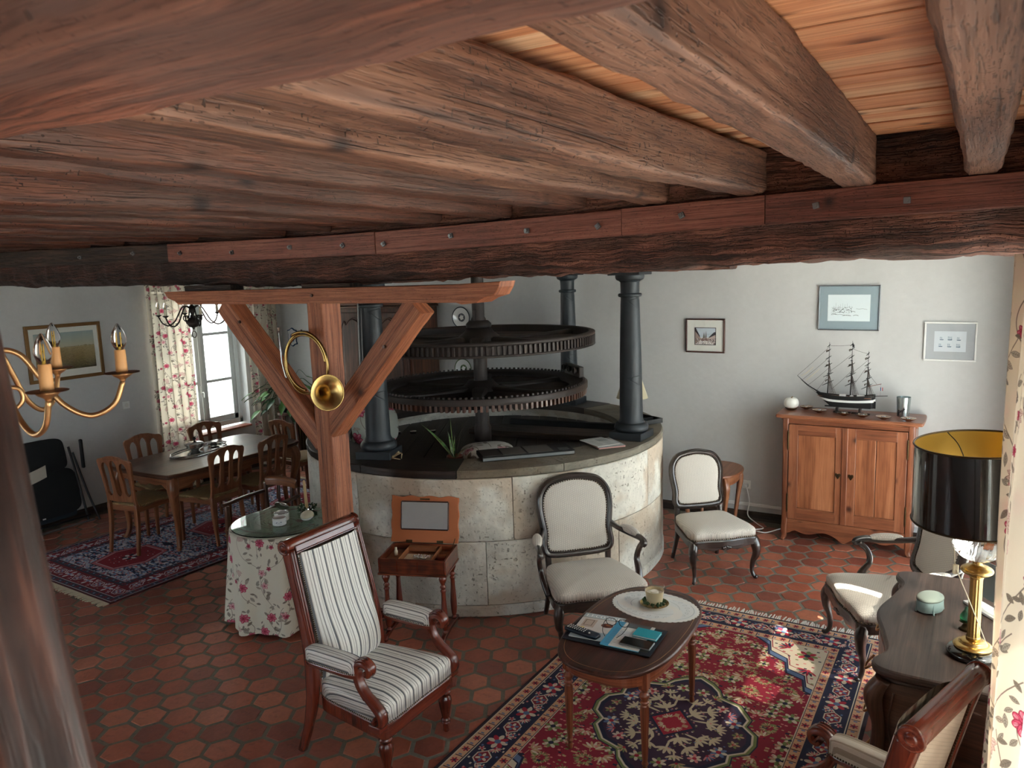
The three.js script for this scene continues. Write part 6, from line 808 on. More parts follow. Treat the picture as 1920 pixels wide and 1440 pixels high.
{ const t = thing('wall_tile', 'blue and white shaped ceramic wall tile near the window curtain', 'wall tile', [-7.76, 1.634, ZB]); const ol = outline([[-0.045, 0.1], [0, 0.125], [0.045, 0.1], [0.085, 0.09], [0.075, 0.05], [0.08, 0], [0.075, -0.05], [0.085, -0.09], [0.045, -0.1], [0, -0.125], [-0.045, -0.1], [-0.085, -0.09], [-0.075, -0.05], [-0.08, 0], [-0.075, 0.05], [-0.085, 0.09]], 64); part('rim', stand(ol, 0.014, 0.004), std({ color: rgb('#34486a'), roughness: 0.25 }), t); part('plate', mv(stand(ol.map(([x, y]) => [x * 0.84, y * 0.88]), 0.008, 0.003), 0, 0, 0.011), mat.ceramic, t); part('motif', [mv(stand(oval(0.026, 0.045, 20), 0.003, 0.0005), 0, 0, 0.018), ...[-1, 1].map((s) => mv(stand(oval(0.012, 0.02, 14), 0.003, 0.0005), s * 0.03, -0.04, 0.018))], std({ color: rgb('#4a66a0'), roughness: 0.3 }), t); }
for (const [y, c, lab, r] of [[1.9, '#3a3f48', 'dark rimmed wall plate half hidden by the mill shaft above the upper gear wheel', 0.12], [1.32, '#5a7048', 'green patterned wall plate between the two gear wheels', 0.115]]) { const t = thing('wall_plate', lab, 'plate', [-5.02, y, ZB]); part('plate', lathe([[0.0001, 0.008], [r * 0.6, 0.008], [r * 0.68, 0.014], [r, 0.026], [r, 0.03], [r * 0.66, 0.019], [r * 0.58, 0.013], [0.0001, 0.013]], 32).rotateX(PI / 2), mat.ceramic, t); part('rim', new THREE.TorusGeometry(r * 0.97, 0.006, 6, 36).translate(0, 0, 0.028), std({ color: rgb(c), roughness: 0.3 }), t); part('motif', [0, 1, 2, 3, 4].map((k) => mv(stand(oval(r * 0.1, r * 0.22, 12), 0.003, 0.0005), cos(k * 1.256) * r * 0.3, sin(k * 1.256) * r * 0.3, 0.012, 0, 0, k * 1.256)), std({ color: rgb(c), roughness: 0.4 }), t); }
{ const t = thing('wall_lamp', 'small brass wall lamp high on the back wall behind the bolster end', 'wall lamp', [-4.95, 2.16, ZB]); part('back_plate', lathe([[0.0001, 0], [0.05, 0], [0.045, 0.012], [0.0001, 0.016]], 20).rotateX(PI / 2), mat.brassDull, t); part('arm', tube([[0, 0, 0.01], [0.02, -0.05, 0.08], [0.06, -0.03, 0.11], [0.07, 0.01, 0.11]], 0.008), mat.brassDull, t); part('cup', lathe([[0.0001, 0], [0.02, 0.004], [0.035, 0.02], [0.0001, 0.02]], 14).translate(0.07, 0.0, 0.11), mat.brassDull, t); }
{ const t = thing('wall_socket', 'white double socket on the left wall under the landscape picture', 'socket', [XL, 1.09, -4.84], PI / 2); part('plate', bx(0, 0, 0.006, 0.08, 0.08, 0.012, 0.004), mat.white, t); part('inset', lathe([[0.0001, 0], [0.02, 0], [0.022, 0.004], [0.0001, 0.003]], 16).rotateX(PI / 2).translate(0, 0, 0.011), mat.paper, t); }
{ const t = thing('wall_socket', 'white socket with a plug low on the back wall beside the side table', 'socket', [-1.83, 0.34, ZB]); part('plate', bx(0, 0, 0.006, 0.08, 0.08, 0.012, 0.004), mat.white, t); part('plug', bx(0.005, -0.005, 0.03, 0.035, 0.035, 0.04, 0.008), mat.white, t); }
solo('power_cord', 'white cord running along the skirting from the socket to the cabinet', 'cord', [tube([[-1.82, 0.32, ZB + 0.04], [-1.79, 0.2, ZB + 0.05], [-1.8, 0.06, ZB + 0.06], [-1.7, 0.01, ZB + 0.12], [-1.62, 0.008, ZB + 0.22], [-1.68, 0.008, ZB + 0.3], [-1.58, 0.008, ZB + 0.33], [-1.5, 0.008, ZB + 0.2], [-1.44, 0.008, ZB + 0.1]], 0.005, 6, 60)], mat.white);
// ---------------------------------------------------------------- hunting horn on the post
{
  const t = thing('hunting_horn', 'coiled brass hunting horn hanging on the oak post', 'horn', [-3.63, 1.87, -3.42]); const r = 0.197, pts = [];
  for (let i = 0; i <= 40; i++) { const a = PI / 2 + 0.3 + i / 40 * TAU * 1.03; pts.push([r * cos(a) * 0.98, r * sin(a), -0.012 + 0.03 * i / 40]); }
  part('coil', tube(pts, 0.0088, 10, 120), mat.brass, t);
  const p2 = []; for (let i = 0; i <= 30; i++) { const a = PI * 0.02 + i / 30 * PI * 1.44; p2.push([(r - 0.02) * cos(a), (r - 0.02) * sin(a), 0.012 - 0.014 * i / 30]); } part('coil', tube(p2, 0.0078, 10, 90), mat.brass, t);
  part('lead_pipe', tube([[-0.17, -0.1, 0.02], [-0.196, 0.0, 0.02], [-0.205, 0.1, 0.016], [-0.215, 0.2, 0.01]], 0.005, 8, 24), mat.silver, t); part('mouthpiece', mv(lathe([[0.0001, 0], [0.005, 0], [0.007, 0.012], [0.012, 0.022], [0.012, 0.026], [0.0001, 0.024]], 14), -0.215, 0.198, 0.01, 0, 0, 0.05), mat.silver, t);
  const bell = [[0.008, 0], [0.0095, 0.05], [0.014, 0.1], [0.024, 0.145], [0.045, 0.18], [0.075, 0.202], [0.108, 0.214]], pr = smoothProf([...bell], 5), inn = pr.map(([a, b]) => [Math.max(a - 0.002, 0.0005), b + 0.001]).reverse();
  const g = lathe([...pr, ...inn], 48), B = part('bell', g, mat.brass, t, 'flared bell facing the room'); B.position.set(0.055, -0.188, 0.026); const d = V(0.95, 0.12, 0.3).normalize(); B.quaternion.setFromUnitVectors(V(0, 1, 0), d);
  part('bell_rim', new THREE.TorusGeometry(0.108, 0.004, 8, 56).rotateX(PI / 2).translate(0, 0.214, 0), mat.brass, B);
  part('tail_pipe', tube([[-0.16, -0.1, 0.0], [-0.1, -0.172, 0.004], [-0.03, -0.196, 0.01], [0.02, -0.192, 0.018], [0.06, -0.188, 0.027]], [0.0075, 0.0085], 10, 30), mat.brass, t);
  part('hook', tube([[0.0, 0.195, -0.03], [0.0, 0.2, 0.02], [0.0, 0.212, 0.022]], 0.005), mat.iron, t);
}
// ---------------------------------------------------------------- chandeliers
function chandelier(name, label, pos, o) {
  const t = thing(name, label, 'chandelier', pos, 0), { arms, R0, m, pan, sc = 1, top } = o;
  part('stem', lathe(smoothProf([[0.0001, -0.07], [0.006, -0.066], [0.01, -0.052], [0.04, -0.035], [0.052, 0], [0.04, 0.035], [0.014, 0.052], [0.012, 0.07], [0.02, 0.09], [0.03, 0.11], [0.02, 0.135], [0.011, 0.16], [0.014, 0.2], [0.01, 0.25], [0.0001, 0.255]].map(([r, y]) => [r * sc, y * sc]), 4), 24), m, t);
  part('ball_band', new THREE.TorusGeometry(0.0525 * sc, 0.003 * sc, 6, 32).rotateX(PI / 2), m, t); if (o.ring) part('ring', new THREE.TorusGeometry(0.03, 0.004, 8, 24).translate(0, -0.11, 0), m, t);
  const n = Math.ceil((top - 0.25 * sc) / 0.05), ch = []; for (let i = 0; i < n; i++) { const q = new THREE.TorusGeometry(0.014, 0.003, 6, 12); q.scale(0.7, 1.4, 1); q.rotateY((i % 2) * PI / 2); q.translate(0, 0.25 * sc + (i + 0.5) * (top - 0.25 * sc) / n, 0); q.scale(1, 1, 1); ch.push(clean(q)); } part('chain', ch, m, t).userData.kind = 'stuff'; part('ceiling_hook', mv(cyl(0.03, 0.02, 0.02), 0, top - 0.02, 0), m, t);
  for (let i = 0; i < arms; i++) {
    const a = i / arms * TAU + (o.off || 0), A = part('arm', [limb([[0.012, 0.12, 0], [0.05, 0.15, 0], [0.085, 0.14, 0], [0.12, 0.085, 0], [0.165, 0.01, 0], [0.22, -0.022, 0], [0.27, 0.0, 0], [R0 / sc, 0.055, 0]].map(([x, y]) => [x * sc, y * sc, 0]), [0.0065 * sc, 0.0065 * sc], { seg: 8, n: 50 }), limb([[0.03, 0.02, 0], [0.06, 0.01, 0], [0.082, 0.03, 0], [0.078, 0.058, 0], [0.055, 0.062, 0], [0.045, 0.048, 0], [0.056, 0.04, 0]].map(([x, y]) => [x * sc, y * sc, 0]), [0.005 * sc, 0.005 * sc], { seg: 6, n: 36 })], m, t); A.rotation.y = -a;
    const P = (nm, g, mm, lab) => { g.translate(R0, 0.055 * sc, 0); return part(nm, g, mm, A, lab); };
    P('cup', lathe(smoothProf([[0.0001, 0], [0.006, 0.001], [0.008, 0.006], [0.02, 0.014], [0.024, 0.02], [0.0001, 0.02]], 3).map(([r, y]) => [r * sc, y * sc]), 20), m);
    P('drip_pan', lathe([[0.0001, 0.019], [pan, 0.021], [pan, 0.023], [0.012, 0.0235], [0.0001, 0.0235]].map(([r, y]) => [r * sc, y * sc]), 28), o.panMat || m); P('candle_sleeve', lathe([[0.0001, 0.022], [0.0135, 0.022], [0.0125, 0.078], [0.0001, 0.079]].map(([r, y]) => [r * sc, y * sc]), 18), o.sleeve);
    if (o.shades) continue; const bp = smoothProf([[0.008, 0.078], [0.014, 0.088], [0.0175, 0.102], [0.014, 0.12], [0.006, 0.136], [0.0015, 0.142], [0.0001, 0.1425]], 4).map(([r, y]) => [r * sc, y * sc]); P('bulb', lathe(bp, 20), phy({ color: 0xffffff, roughness: 0.02, transmission: 1, thickness: 0.03, ior: 1.14 })); P('filament', M([-1, 1].map((s) => mv(cyl(0.0012 * sc, 0.0012 * sc, 0.034 * sc, 6), s * 0.004 * sc, 0.086 * sc, 0)).concat([mv(cyl(0.004 * sc, 0.003 * sc, 0.01 * sc, 8), 0, 0.076 * sc, 0)])), std({ color: rgb('#c9a23c'), roughness: 0.5 }));
  }
  return t;
}
chandelier('brass_chandelier', 'brass chandelier with unlit clear candle bulbs close at the left', [-1.95, 2.108, -0.84], { arms: 6, R0: 0.295, m: mat.brassDull, pan: 0.04, panMat: mat.bronze, sleeve: mat.candleSleeve, top: 0.6 });
chandelier('dark_chandelier', 'dark metal chandelier hanging over the dining table in front of the window', [-6.2, 2.03, -4.5], { arms: 6, R0: 0.3, m: mat.iron, pan: 0.03, sleeve: mat.cream, top: 0.96, off: 0.4, ring: true });
// ---------------------------------------------------------------- lamps
{
  const t = thing('table_lamp', 'tall brass column lamp with glossy black shade, gold inside, on the commode', 'table lamp', [0.025, 0.824, -3.38]);
  part('base', lathe(smoothProf([[0.0001, 0], [0.08, 0], [0.092, 0.008], [0.09, 0.022], [0.07, 0.034], [0.05, 0.038], [0.0001, 0.038]], 4), 36), mat.blackGloss, t);
  part('foot_ring', lathe(smoothProf([[0.0001, 0.036], [0.066, 0.036], [0.07, 0.044], [0.06, 0.052], [0.05, 0.055], [0.045, 0.064], [0.025, 0.07], [0.0001, 0.071]], 4), 36), mat.brass, t);
  part('column', lathe([[0.0001, 0.068], [0.026, 0.068], [0.026, 0.08], [0.022, 0.084], [0.021, 0.32], [0.025, 0.326], [0.025, 0.336], [0.0001, 0.337]], 72, (a, y) => y > 0.083 && y < 0.322 ? 1 + 0.05 * cos(a * 12) : 1), mat.brass, t);
  part('collar', lathe(smoothProf([[0.0001, 0.334], [0.03, 0.336], [0.055, 0.35], [0.057, 0.36], [0.04, 0.372], [0.018, 0.38], [0.016, 0.396], [0.0001, 0.397]], 4), 36), mat.brass, t);
  part('glass_globe', lathe(smoothProf([[0.016, 0.392], [0.04, 0.4], [0.078, 0.43], [0.088, 0.46], [0.08, 0.492], [0.05, 0.51], [0.018, 0.515], [0.0001, 0.515]], 5), 64, (a, y) => y > 0.4 && y < 0.505 ? 1 + 0.02 * cos(a * 22 + y * 60) + 0.012 * cos(a * 22 - y * 90) : 1), mat.thickGlass, t);
  part('socket', lathe([[0.0001, 0.51], [0.02, 0.51], [0.022, 0.53], [0.016, 0.54], [0.016, 0.6], [0.0001, 0.6]], 18), mat.brass, t);
  const S = new THREE.Group(); S.name = 'lamp_shade'; t.add(S); S.position.set(0, 0.56, 0); S.rotation.z = 0.055; S.rotation.x = 0.035;
  const r0 = 0.238, r1 = 0.222, h = 0.305; part('outer_skin', lathe([[r0, 0], [lerp(r0, r1, 0.5), h / 2], [r1, h]], 72), mat.blackGloss, S); part('gold_lining', lathe([[r1 - 0.0015, h], [lerp(r0, r1, 0.5) - 0.0015, h / 2], [r0 - 0.0015, 0]], 72), std({ color: rgb('#b08c3c'), metalness: 0.65, roughness: 0.34 }), S, 'gold lining of the shade');
  part('trim_ring', [new THREE.TorusGeometry(r1, 0.004, 6, 72).rotateX(PI / 2).translate(0, h, 0), new THREE.TorusGeometry(r0, 0.004, 6, 72).rotateX(PI / 2)], mat.darkBrass, S); part('spider', [0, 1, 2].map((k) => tube([[0.01 * cos(k * 2.09), 0.04, 0.01 * sin(k * 2.09)], [r1 * 0.6 * cos(k * 2.09), 0.26, r1 * 0.6 * sin(k * 2.09)], [r1 * cos(k * 2.09), h - 0.004, r1 * sin(k * 2.09)]], 0.002, 5)), mat.iron, S);
  part('string_tag', [tube([[-0.08, 0.44, 0.02], [-0.075, 0.38, 0.035], [-0.06, 0.34, 0.045], [-0.02, 0.24, 0.04], [0.04, 0.1, 0.07]], 0.002, 5), bx(-0.072, 0.36, 0.037, 0.022, 0.04, 0.01, 0.004)], mat.cream, t);
}
{ const t = thing('table_lamp', 'small lamp with plain cream shade on the drum rim behind the right hand column', 'table lamp', [-2.72, 1.061, -6.5]); part('base', lathe(smoothProf([[0.0001, 0], [0.055, 0], [0.05, 0.012], [0.02, 0.02], [0.012, 0.05], [0.03, 0.09], [0.034, 0.12], [0.014, 0.15], [0.01, 0.17], [0.0001, 0.172]], 4), 20), mat.darkBrass, t); const r0 = 0.145, r1 = 0.075; part('lamp_shade', lathe([[r0, 0.15], [r1, 0.36], [r1 - 0.002, 0.36], [r0 - 0.002, 0.15], [r0, 0.15]], 36), phy({ color: rgb('#d9cfae'), roughness: 0.9, transmission: 0.3, thickness: 0 }), t); part('stem', cyl(0.006, 0.006, 0.22, 8).translate(0, 0.16, 0), mat.brassDull, t); part('cord', tube([[0.05, 0.006, 0.01], [0.11, 0.006, 0.06], [0.1, 0.006, 0.09], [0.08, 0.006, 0.1]], 0.004), mat.cream, t); }
{ const t = thing('storage_tray', 'flat black open tray lying on the drum rim beside the column', 'tray', [-2.5, 1.061, -6.2], -0.5); part('tray', [bx(0, 0.004, 0, 0.3, 0.008, 0.2, 0.002), bx(0, 0.022, 0.097, 0.3, 0.036, 0.006, 0.002), bx(0, 0.022, -0.097, 0.3, 0.036, 0.006, 0.002), bx(-0.147, 0.022, 0, 0.006, 0.036, 0.2, 0.002), bx(0.147, 0.022, 0, 0.006, 0.036, 0.2, 0.002)], mat.black, t); part('divider', bx(0.03, 0.02, 0, 0.004, 0.03, 0.19, 0.001), mat.black, t); }
// ---------------------------------------------------------------- things on the drum
const RIM = 1.0605;
{ const t = thing('picture_album', 'long dark album with grey photo panels lying open on the front rim', 'album', [-2.835, RIM, -4.745], 0.775); part('cover', [bx(0, 0.016, 0, 0.69, 0.032, 0.25, 0.004)], mat.black, t); [['#2a201c', -0.265, 0.14], ['#57534d', -0.1, 0.17], ['#5c5852', 0.095, 0.19]].forEach(([c, x, w]) => part('photo_panel', bx(x, 0.0335, -0.005, w, 0.003, 0.215, 0.001), std({ color: rgb(c), roughness: 0.6 }), t)); part('photo_panel', bx(0.275, 0.0335, 0.06, 0.075, 0.003, 0.07, 0.001), std({ color: rgb('#4a4c4c'), roughness: 0.5 }), t); part('page_block', bx(0, 0.014, 0.126, 0.68, 0.02, 0.004, 0.001), mat.steel, t); }
function coverArt(seed, ground, blocks) { return printMat(320, 420, (g, w, h) => { const q = rng(seed); g.fillStyle = ground; g.fillRect(0, 0, w, h); for (const [x, y, a, b, c] of blocks) { g.fillStyle = c; g.fillRect(x * w, y * h, a * w, b * h); } g.fillStyle = '#55565a'; for (let i = 0; i < 26; i++) g.fillRect(w * 0.08 + (i % 2) * w * 0.45, h * (0.3 + 0.025 * i), w * (0.2 + 0.18 * q()), 3); }); }
function magazine(name, label, pos, turn, w, l, th, art, edge, cat = 'magazine') { const t = thing(name, label, cat, pos, turn); part('pages', bx(0, th / 2, 0, w - 0.004, th - 0.002, l - 0.004, 0.001), edge || mat.paper, t); const c = sheet((u, v) => [(0.5 - u) * w, th + 0.002 * sin(v * 3), (v - 0.5) * l], 6, 10, (u, v) => [1 - u, 1 - v]); part('cover', c, art, t); return t; }
magazine('magazine', 'grey printed magazine lying under the newspaper on the right of the rim', [-2.44, RIM, -5.27], 0.85, 0.22, 0.3, 0.012, coverArt(11, '#b9bdbd', [[0.05, 0.03, 0.9, 0.12, '#8a9496'], [0.05, 0.2, 0.5, 0.3, '#6d7a80']]), std({ color: rgb('#b98e88'), roughness: 0.8 }));
magazine('newspaper', 'folded newspaper with curled edge on top of the magazine on the rim', [-2.47, RIM + 0.0155, -5.25], 1.0, 0.2, 0.27, 0.006, coverArt(12, '#c4c7c4', [[0.05, 0.04, 0.9, 0.1, '#a0a6a6'], [0.5, 0.2, 0.42, 0.3, '#9aa2a0']]), null, 'newspaper');
const cushMat = std({ map: chintz(61, '#dcd8cf', 512, 2), roughness: 0.9 });
solo('flowered_cushion', 'white flowered cushion lying inside the drum behind the snake plant and album', 'cushion', [pad(oval(0.22, 0.2, 40, 3.4), 0.03, 0.075, 8, 2.4).rotateX(-0.0)], cushMat, [-3.36, 0.929, -5.04], 0.7);
solo('flowered_cushion', 'grey flowered cushion leaning inside the drum behind the black column by the brace', 'cushion', [mv(pad(oval(0.2, 0.17, 36, 3.4), 0.02, 0.07, 7, 2.4), 0, 0.18, 0, 1.2)], std({ map: chintz(67, '#a9aba0', 512, 2), roughness: 0.9 }), [-4.47, 0.929, -4.95], 0.8);
{ // snake plant
  const t = thing('snake_plant', 'small snake plant with banded green leaves on the front rim', 'plant', [-3.37, 0.929, -4.6]); part('pot', lathe([[0.0001, 0], [0.05, 0], [0.065, 0.1], [0.06, 0.1], [0.055, 0.085], [0.0001, 0.085]], 20), mat.tile[3], t);
  const lf = makeTex(64, 256, 1, 1, (u, v, o) => { const b = fbm(u, v, 2, 22, 3, 160), e = abs(u - 0.5) > 0.4 ? 1 : 0; const k = b > 0.5 ? 1 : 0.55; o[0] = e ? 150 : 70 * k + 20; o[1] = e ? 160 : 112 * k + 20; o[2] = e ? 92 : 62 * k + 14; o[3] = 0.5; }, false); const lm = phy({ map: lf.map, roughness: 0.4, side: THREE.DoubleSide });
  const leaf = (dx, dz, hh, w, bend) => sheet((u, v) => { const ww = w * sin(PI * pow(v, 0.6) * 0.98 + 0.06), x = (u - 0.5) * ww; return [dx * hh * v * (1 + bend * v) + x * dz * 1.2 + 0.01 * dx, 0.08 + hh * v * (1 - 0.3 * abs(bend) * v), dz * hh * v * (1 + bend * v) - x * dx * 1.2 + abs(u - 0.5) * 0.4 * ww]; }, 6, 14, (u, v) => [u, v]);
  for (const [dx, dz, hh, w, b] of [[-0.62, 0.1, 0.3, 0.06, 0.5], [0.0, 0.12, 0.34, 0.055, 0.0], [-0.35, -0.2, 0.2, 0.05, 0.2], [0.2, 0.25, 0.2, 0.045, 0.1], [0.8, 0.2, 0.14, 0.028, 0.4], [-0.2, 0.5, 0.18, 0.03, 0.2]]) part('leaf', leaf(dx, dz, hh, w, b), lm, t); part('dry_leaf', leaf(0.9, 0.5, 0.15, 0.012, 0.5), mat.dry, t); part('dry_leaf', leaf(0.25, -0.1, 0.3, 0.006, 0.0), mat.dry, t); part('dry_leaf', leaf(-0.3, 0.6, 0.14, 0.014, 0.3), mat.dry, t);
}
{ const t = thing('wood_twig', 'dry forked twig lying by the base of the black column', 'twig', [-3.68, RIM, -4.22], 0.3); part('twig', [limb([[-0.1, 0.012, 0.02], [-0.03, 0.008, 0.01], [0.03, 0.02, 0], [0.07, 0.05, -0.01]], [[0.005, 0.005], [0.007, 0.007], [0.008, 0.008], [0.012, 0.01]], { seg: 6, n: 14 }), limb([[0.0, 0.01, 0.0], [0.05, 0.012, 0.03], [0.09, 0.006, 0.03]], [[0.006, 0.006], [0.005, 0.005], [0.003, 0.003]], { seg: 6, n: 10 }), limb([[0.05, 0.03, 0], [0.1, 0.05, 0.02], [0.1, 0.012, 0.03]], [[0.006, 0.006], [0.004, 0.004], [0.003, 0.003]], { seg: 6, n: 10 })], mat.dry, t); }
for (const [x, z, lab] of [[-4.62, -5.42, 'small pale tealight left of its pair inside the drum behind the black column'], [-4.5, -5.5, 'small pale tealight right of its pair inside the drum behind the black column'], [-4.35, -5.6, 'small white block shaped tealight alone on the dark drum floor']]) { const t = thing('tealight', lab, 'candle', [x, 0.929, z]); part('cup', lathe([[0.0001, 0], [0.03, 0], [0.032, 0.022], [0.03, 0.022], [0.028, 0.018], [0.0001, 0.018]], 20), mat.silver, t); part('wax', cyl(0.0275, 0.0275, 0.004, 18).translate(0, 0.016, 0), mat.waxWhite, t); }
// ---------------------------------------------------------------- dining table and cloth table things
{ const t = thing('serving_tray', 'large oval silver tray with two handles on the dining table', 'tray', [-6.6, 0.7285, -4.72], 0.22); part('tray', [pad(oval(0.17, 0.31, 56, 2.6), 0.004, 0.001, 3)], mat.silver, t); part('rim', limb(oval(0.17, 0.31, 56, 2.6).map(([x, z]) => [x, 0.014, z]), [0.009, 0.007], { closed: true, n: 90, seg: 8, side: [0, 1, 0] }), mat.silver, t); for (const s of [-1, 1]) part('handle', tube([[-0.06, 0.016, s * 0.3], [-0.04, 0.02, s * 0.35], [0.04, 0.02, s * 0.35], [0.06, 0.016, s * 0.3]], 0.007, 8, 20), mat.silver, t); }
{ const t = thing('covered_dish', 'round silver covered dish with knob standing on the silver tray', 'dish', [-6.66, 0.737, -4.72]); part('bowl', lathe(smoothProf([[0.0001, 0], [0.04, 0], [0.045, 0.008], [0.075, 0.025], [0.085, 0.05], [0.088, 0.06], [0.0001, 0.058]], 4), 32), mat.silver, t); part('lid', lathe(smoothProf([[0.09, 0.06], [0.085, 0.07], [0.05, 0.086], [0.02, 0.092], [0.0001, 0.093]], 4), 32), mat.silver, t); part('knob', lathe(smoothProf([[0.0001, 0.09], [0.01, 0.092], [0.008, 0.1], [0.018, 0.112], [0.014, 0.126], [0.0001, 0.132]], 4), 16), mat.iron, t); }
{ const t = thing('small_dish', 'low dark dish beside the covered dish on the silver tray', 'dish', [-6.66, 0.737, -4.94]); part('dish', lathe(smoothProf([[0.0001, 0.004], [0.03, 0], [0.05, 0.012], [0.06, 0.024], [0.055, 0.022], [0.03, 0.008], [0.0001, 0.008]], 4), 24), mat.silver, t); part('contents', pad(oval(0.035, 0.03, 16), 0.008, 0.012, 4).translate(0, 0.01, 0), mat.darkWood, t); }
const CT = 0.6995; // glass top
{ const band = printMat(512, 96, (g, w, h) => { g.fillStyle = '#e4e6e6'; g.fillRect(0, 0, w, h); g.fillStyle = '#3c4c6c'; for (let k = 0; k < 4; k++) { g.save(); g.translate(k * 128 + 20, 30); g.beginPath(); g.ellipse(16, 14, 12, 6, -0.5, 0, TAU); g.fill(); g.fillRect(32, 18, 26, 4); g.beginPath(); g.ellipse(68, 8, 10, 6, 0.4, 0, TAU); g.fill(); g.fillRect(10, 44, 70, 3); g.restore(); } });
  const t = thing('ceramic_pot', 'round white pot with blue motifs nearest the front edge of the cloth table', 'pot', [-4.135, CT, -3.54]); part('pot', lathe([[0.0001, 0.004], [0.04, 0.004], [0.042, 0], [0.047, 0.004], [0.047, 0.052], [0.044, 0.054], [0.043, 0.04], [0.0001, 0.038]], 32), mat.ceramic, t); const b = new THREE.CylinderGeometry(0.0474, 0.0474, 0.036, 40, 1, true).translate(0, 0.024, 0); part('printed_band', b, band, t);
  const t2 = thing('ceramic_pot', 'open white pot with hinged silver lid behind the blue patterned pot', 'pot', [-4.2, CT, -3.62]); part('pot', lathe([[0.0001, 0.004], [0.045, 0.004], [0.047, 0], [0.052, 0.004], [0.052, 0.055], [0.049, 0.056], [0.048, 0.04], [0.0001, 0.038]], 32), mat.ceramic, t2); part('lid', mv(lathe([[0.0001, 0], [0.05, 0], [0.053, 0.006], [0.05, 0.01], [0.0001, 0.012]], 32), -0.035, 0.085, -0.035, -0.95, 0.6, 0.3), mat.silver, t2); part('rim', new THREE.TorusGeometry(0.05, 0.003, 6, 36).rotateX(PI / 2).translate(0, 0.056, 0), mat.silver, t2); }
{ const t = thing('taper_candle', 'cream taper candle in a dark green berry wreath beside the oak post', 'candle', [-4.2, CT, -3.86]); part('candle', lathe([[0.0001, 0.02], [0.012, 0.02], [0.0105, 0.2], [0.008, 0.225], [0.0001, 0.23]], 14), mat.candle, t).rotation.z = 0.05; part('holder', lathe([[0.0001, 0], [0.05, 0], [0.055, 0.01], [0.02, 0.014], [0.018, 0.03], [0.0001, 0.03]], 24), mat.thickGlass, t); const q = rng(9), gs = []; for (let i = 0; i < 60; i++) { const a = q() * TAU, r = 0.045 + q() * 0.025; gs.push(mv(pad(oval(0.012, 0.006, 8), 0.001, 0.002, 2), r * cos(a), 0.012 + q() * 0.03, r * sin(a), q() * 2, q() * 6, q())); } part('wreath', gs, mat.leafDark, t).userData.kind = 'stuff'; const bs = []; for (let i = 0; i < 16; i++) { const a = q() * TAU; bs.push(mv(ball(0.005, 6, 5), 0.055 * cos(a), 0.03 + q() * 0.01, 0.055 * sin(a))); } part('berries', bs, mat.cream, t).userData.kind = 'stuff'; }
{ const t = thing('porcelain_egg_box', 'cream egg shaped porcelain box lying on the glass top beside the candle', 'porcelain box', [-4.03, CT + 0.001, -3.7], 0.6); part('lower_half', pad(oval(0.045, 0.075, 32), 0.0, 0.03, 7, 2).rotateZ(PI).translate(0, 0.03, 0), mat.ceramic, t); part('lid', pad(oval(0.0455, 0.0755, 32), 0.002, 0.03, 7, 2).translate(0, 0.0305, 0), mat.cream, t); part('clasp', bx(0.045, 0.03, 0.0, 0.006, 0.012, 0.014, 0.002), mat.brassDull, t); }
// side table things
magazine('magazine', 'black and white magazine at the bottom of the pile on the oak side table', [-2.12, 0.6005, -6.45], 0.2, 0.22, 0.28, 0.03, coverArt(14, '#2c2e30', []), mat.black); magazine('magazine', 'white brochure on top of the pile on the oak side table', [-2.13, 0.634, -6.44], 0.35, 0.19, 0.25, 0.008, coverArt(15, '#d6d8d6', [[0.1, 0.1, 0.8, 0.2, '#8a8c8e']]));
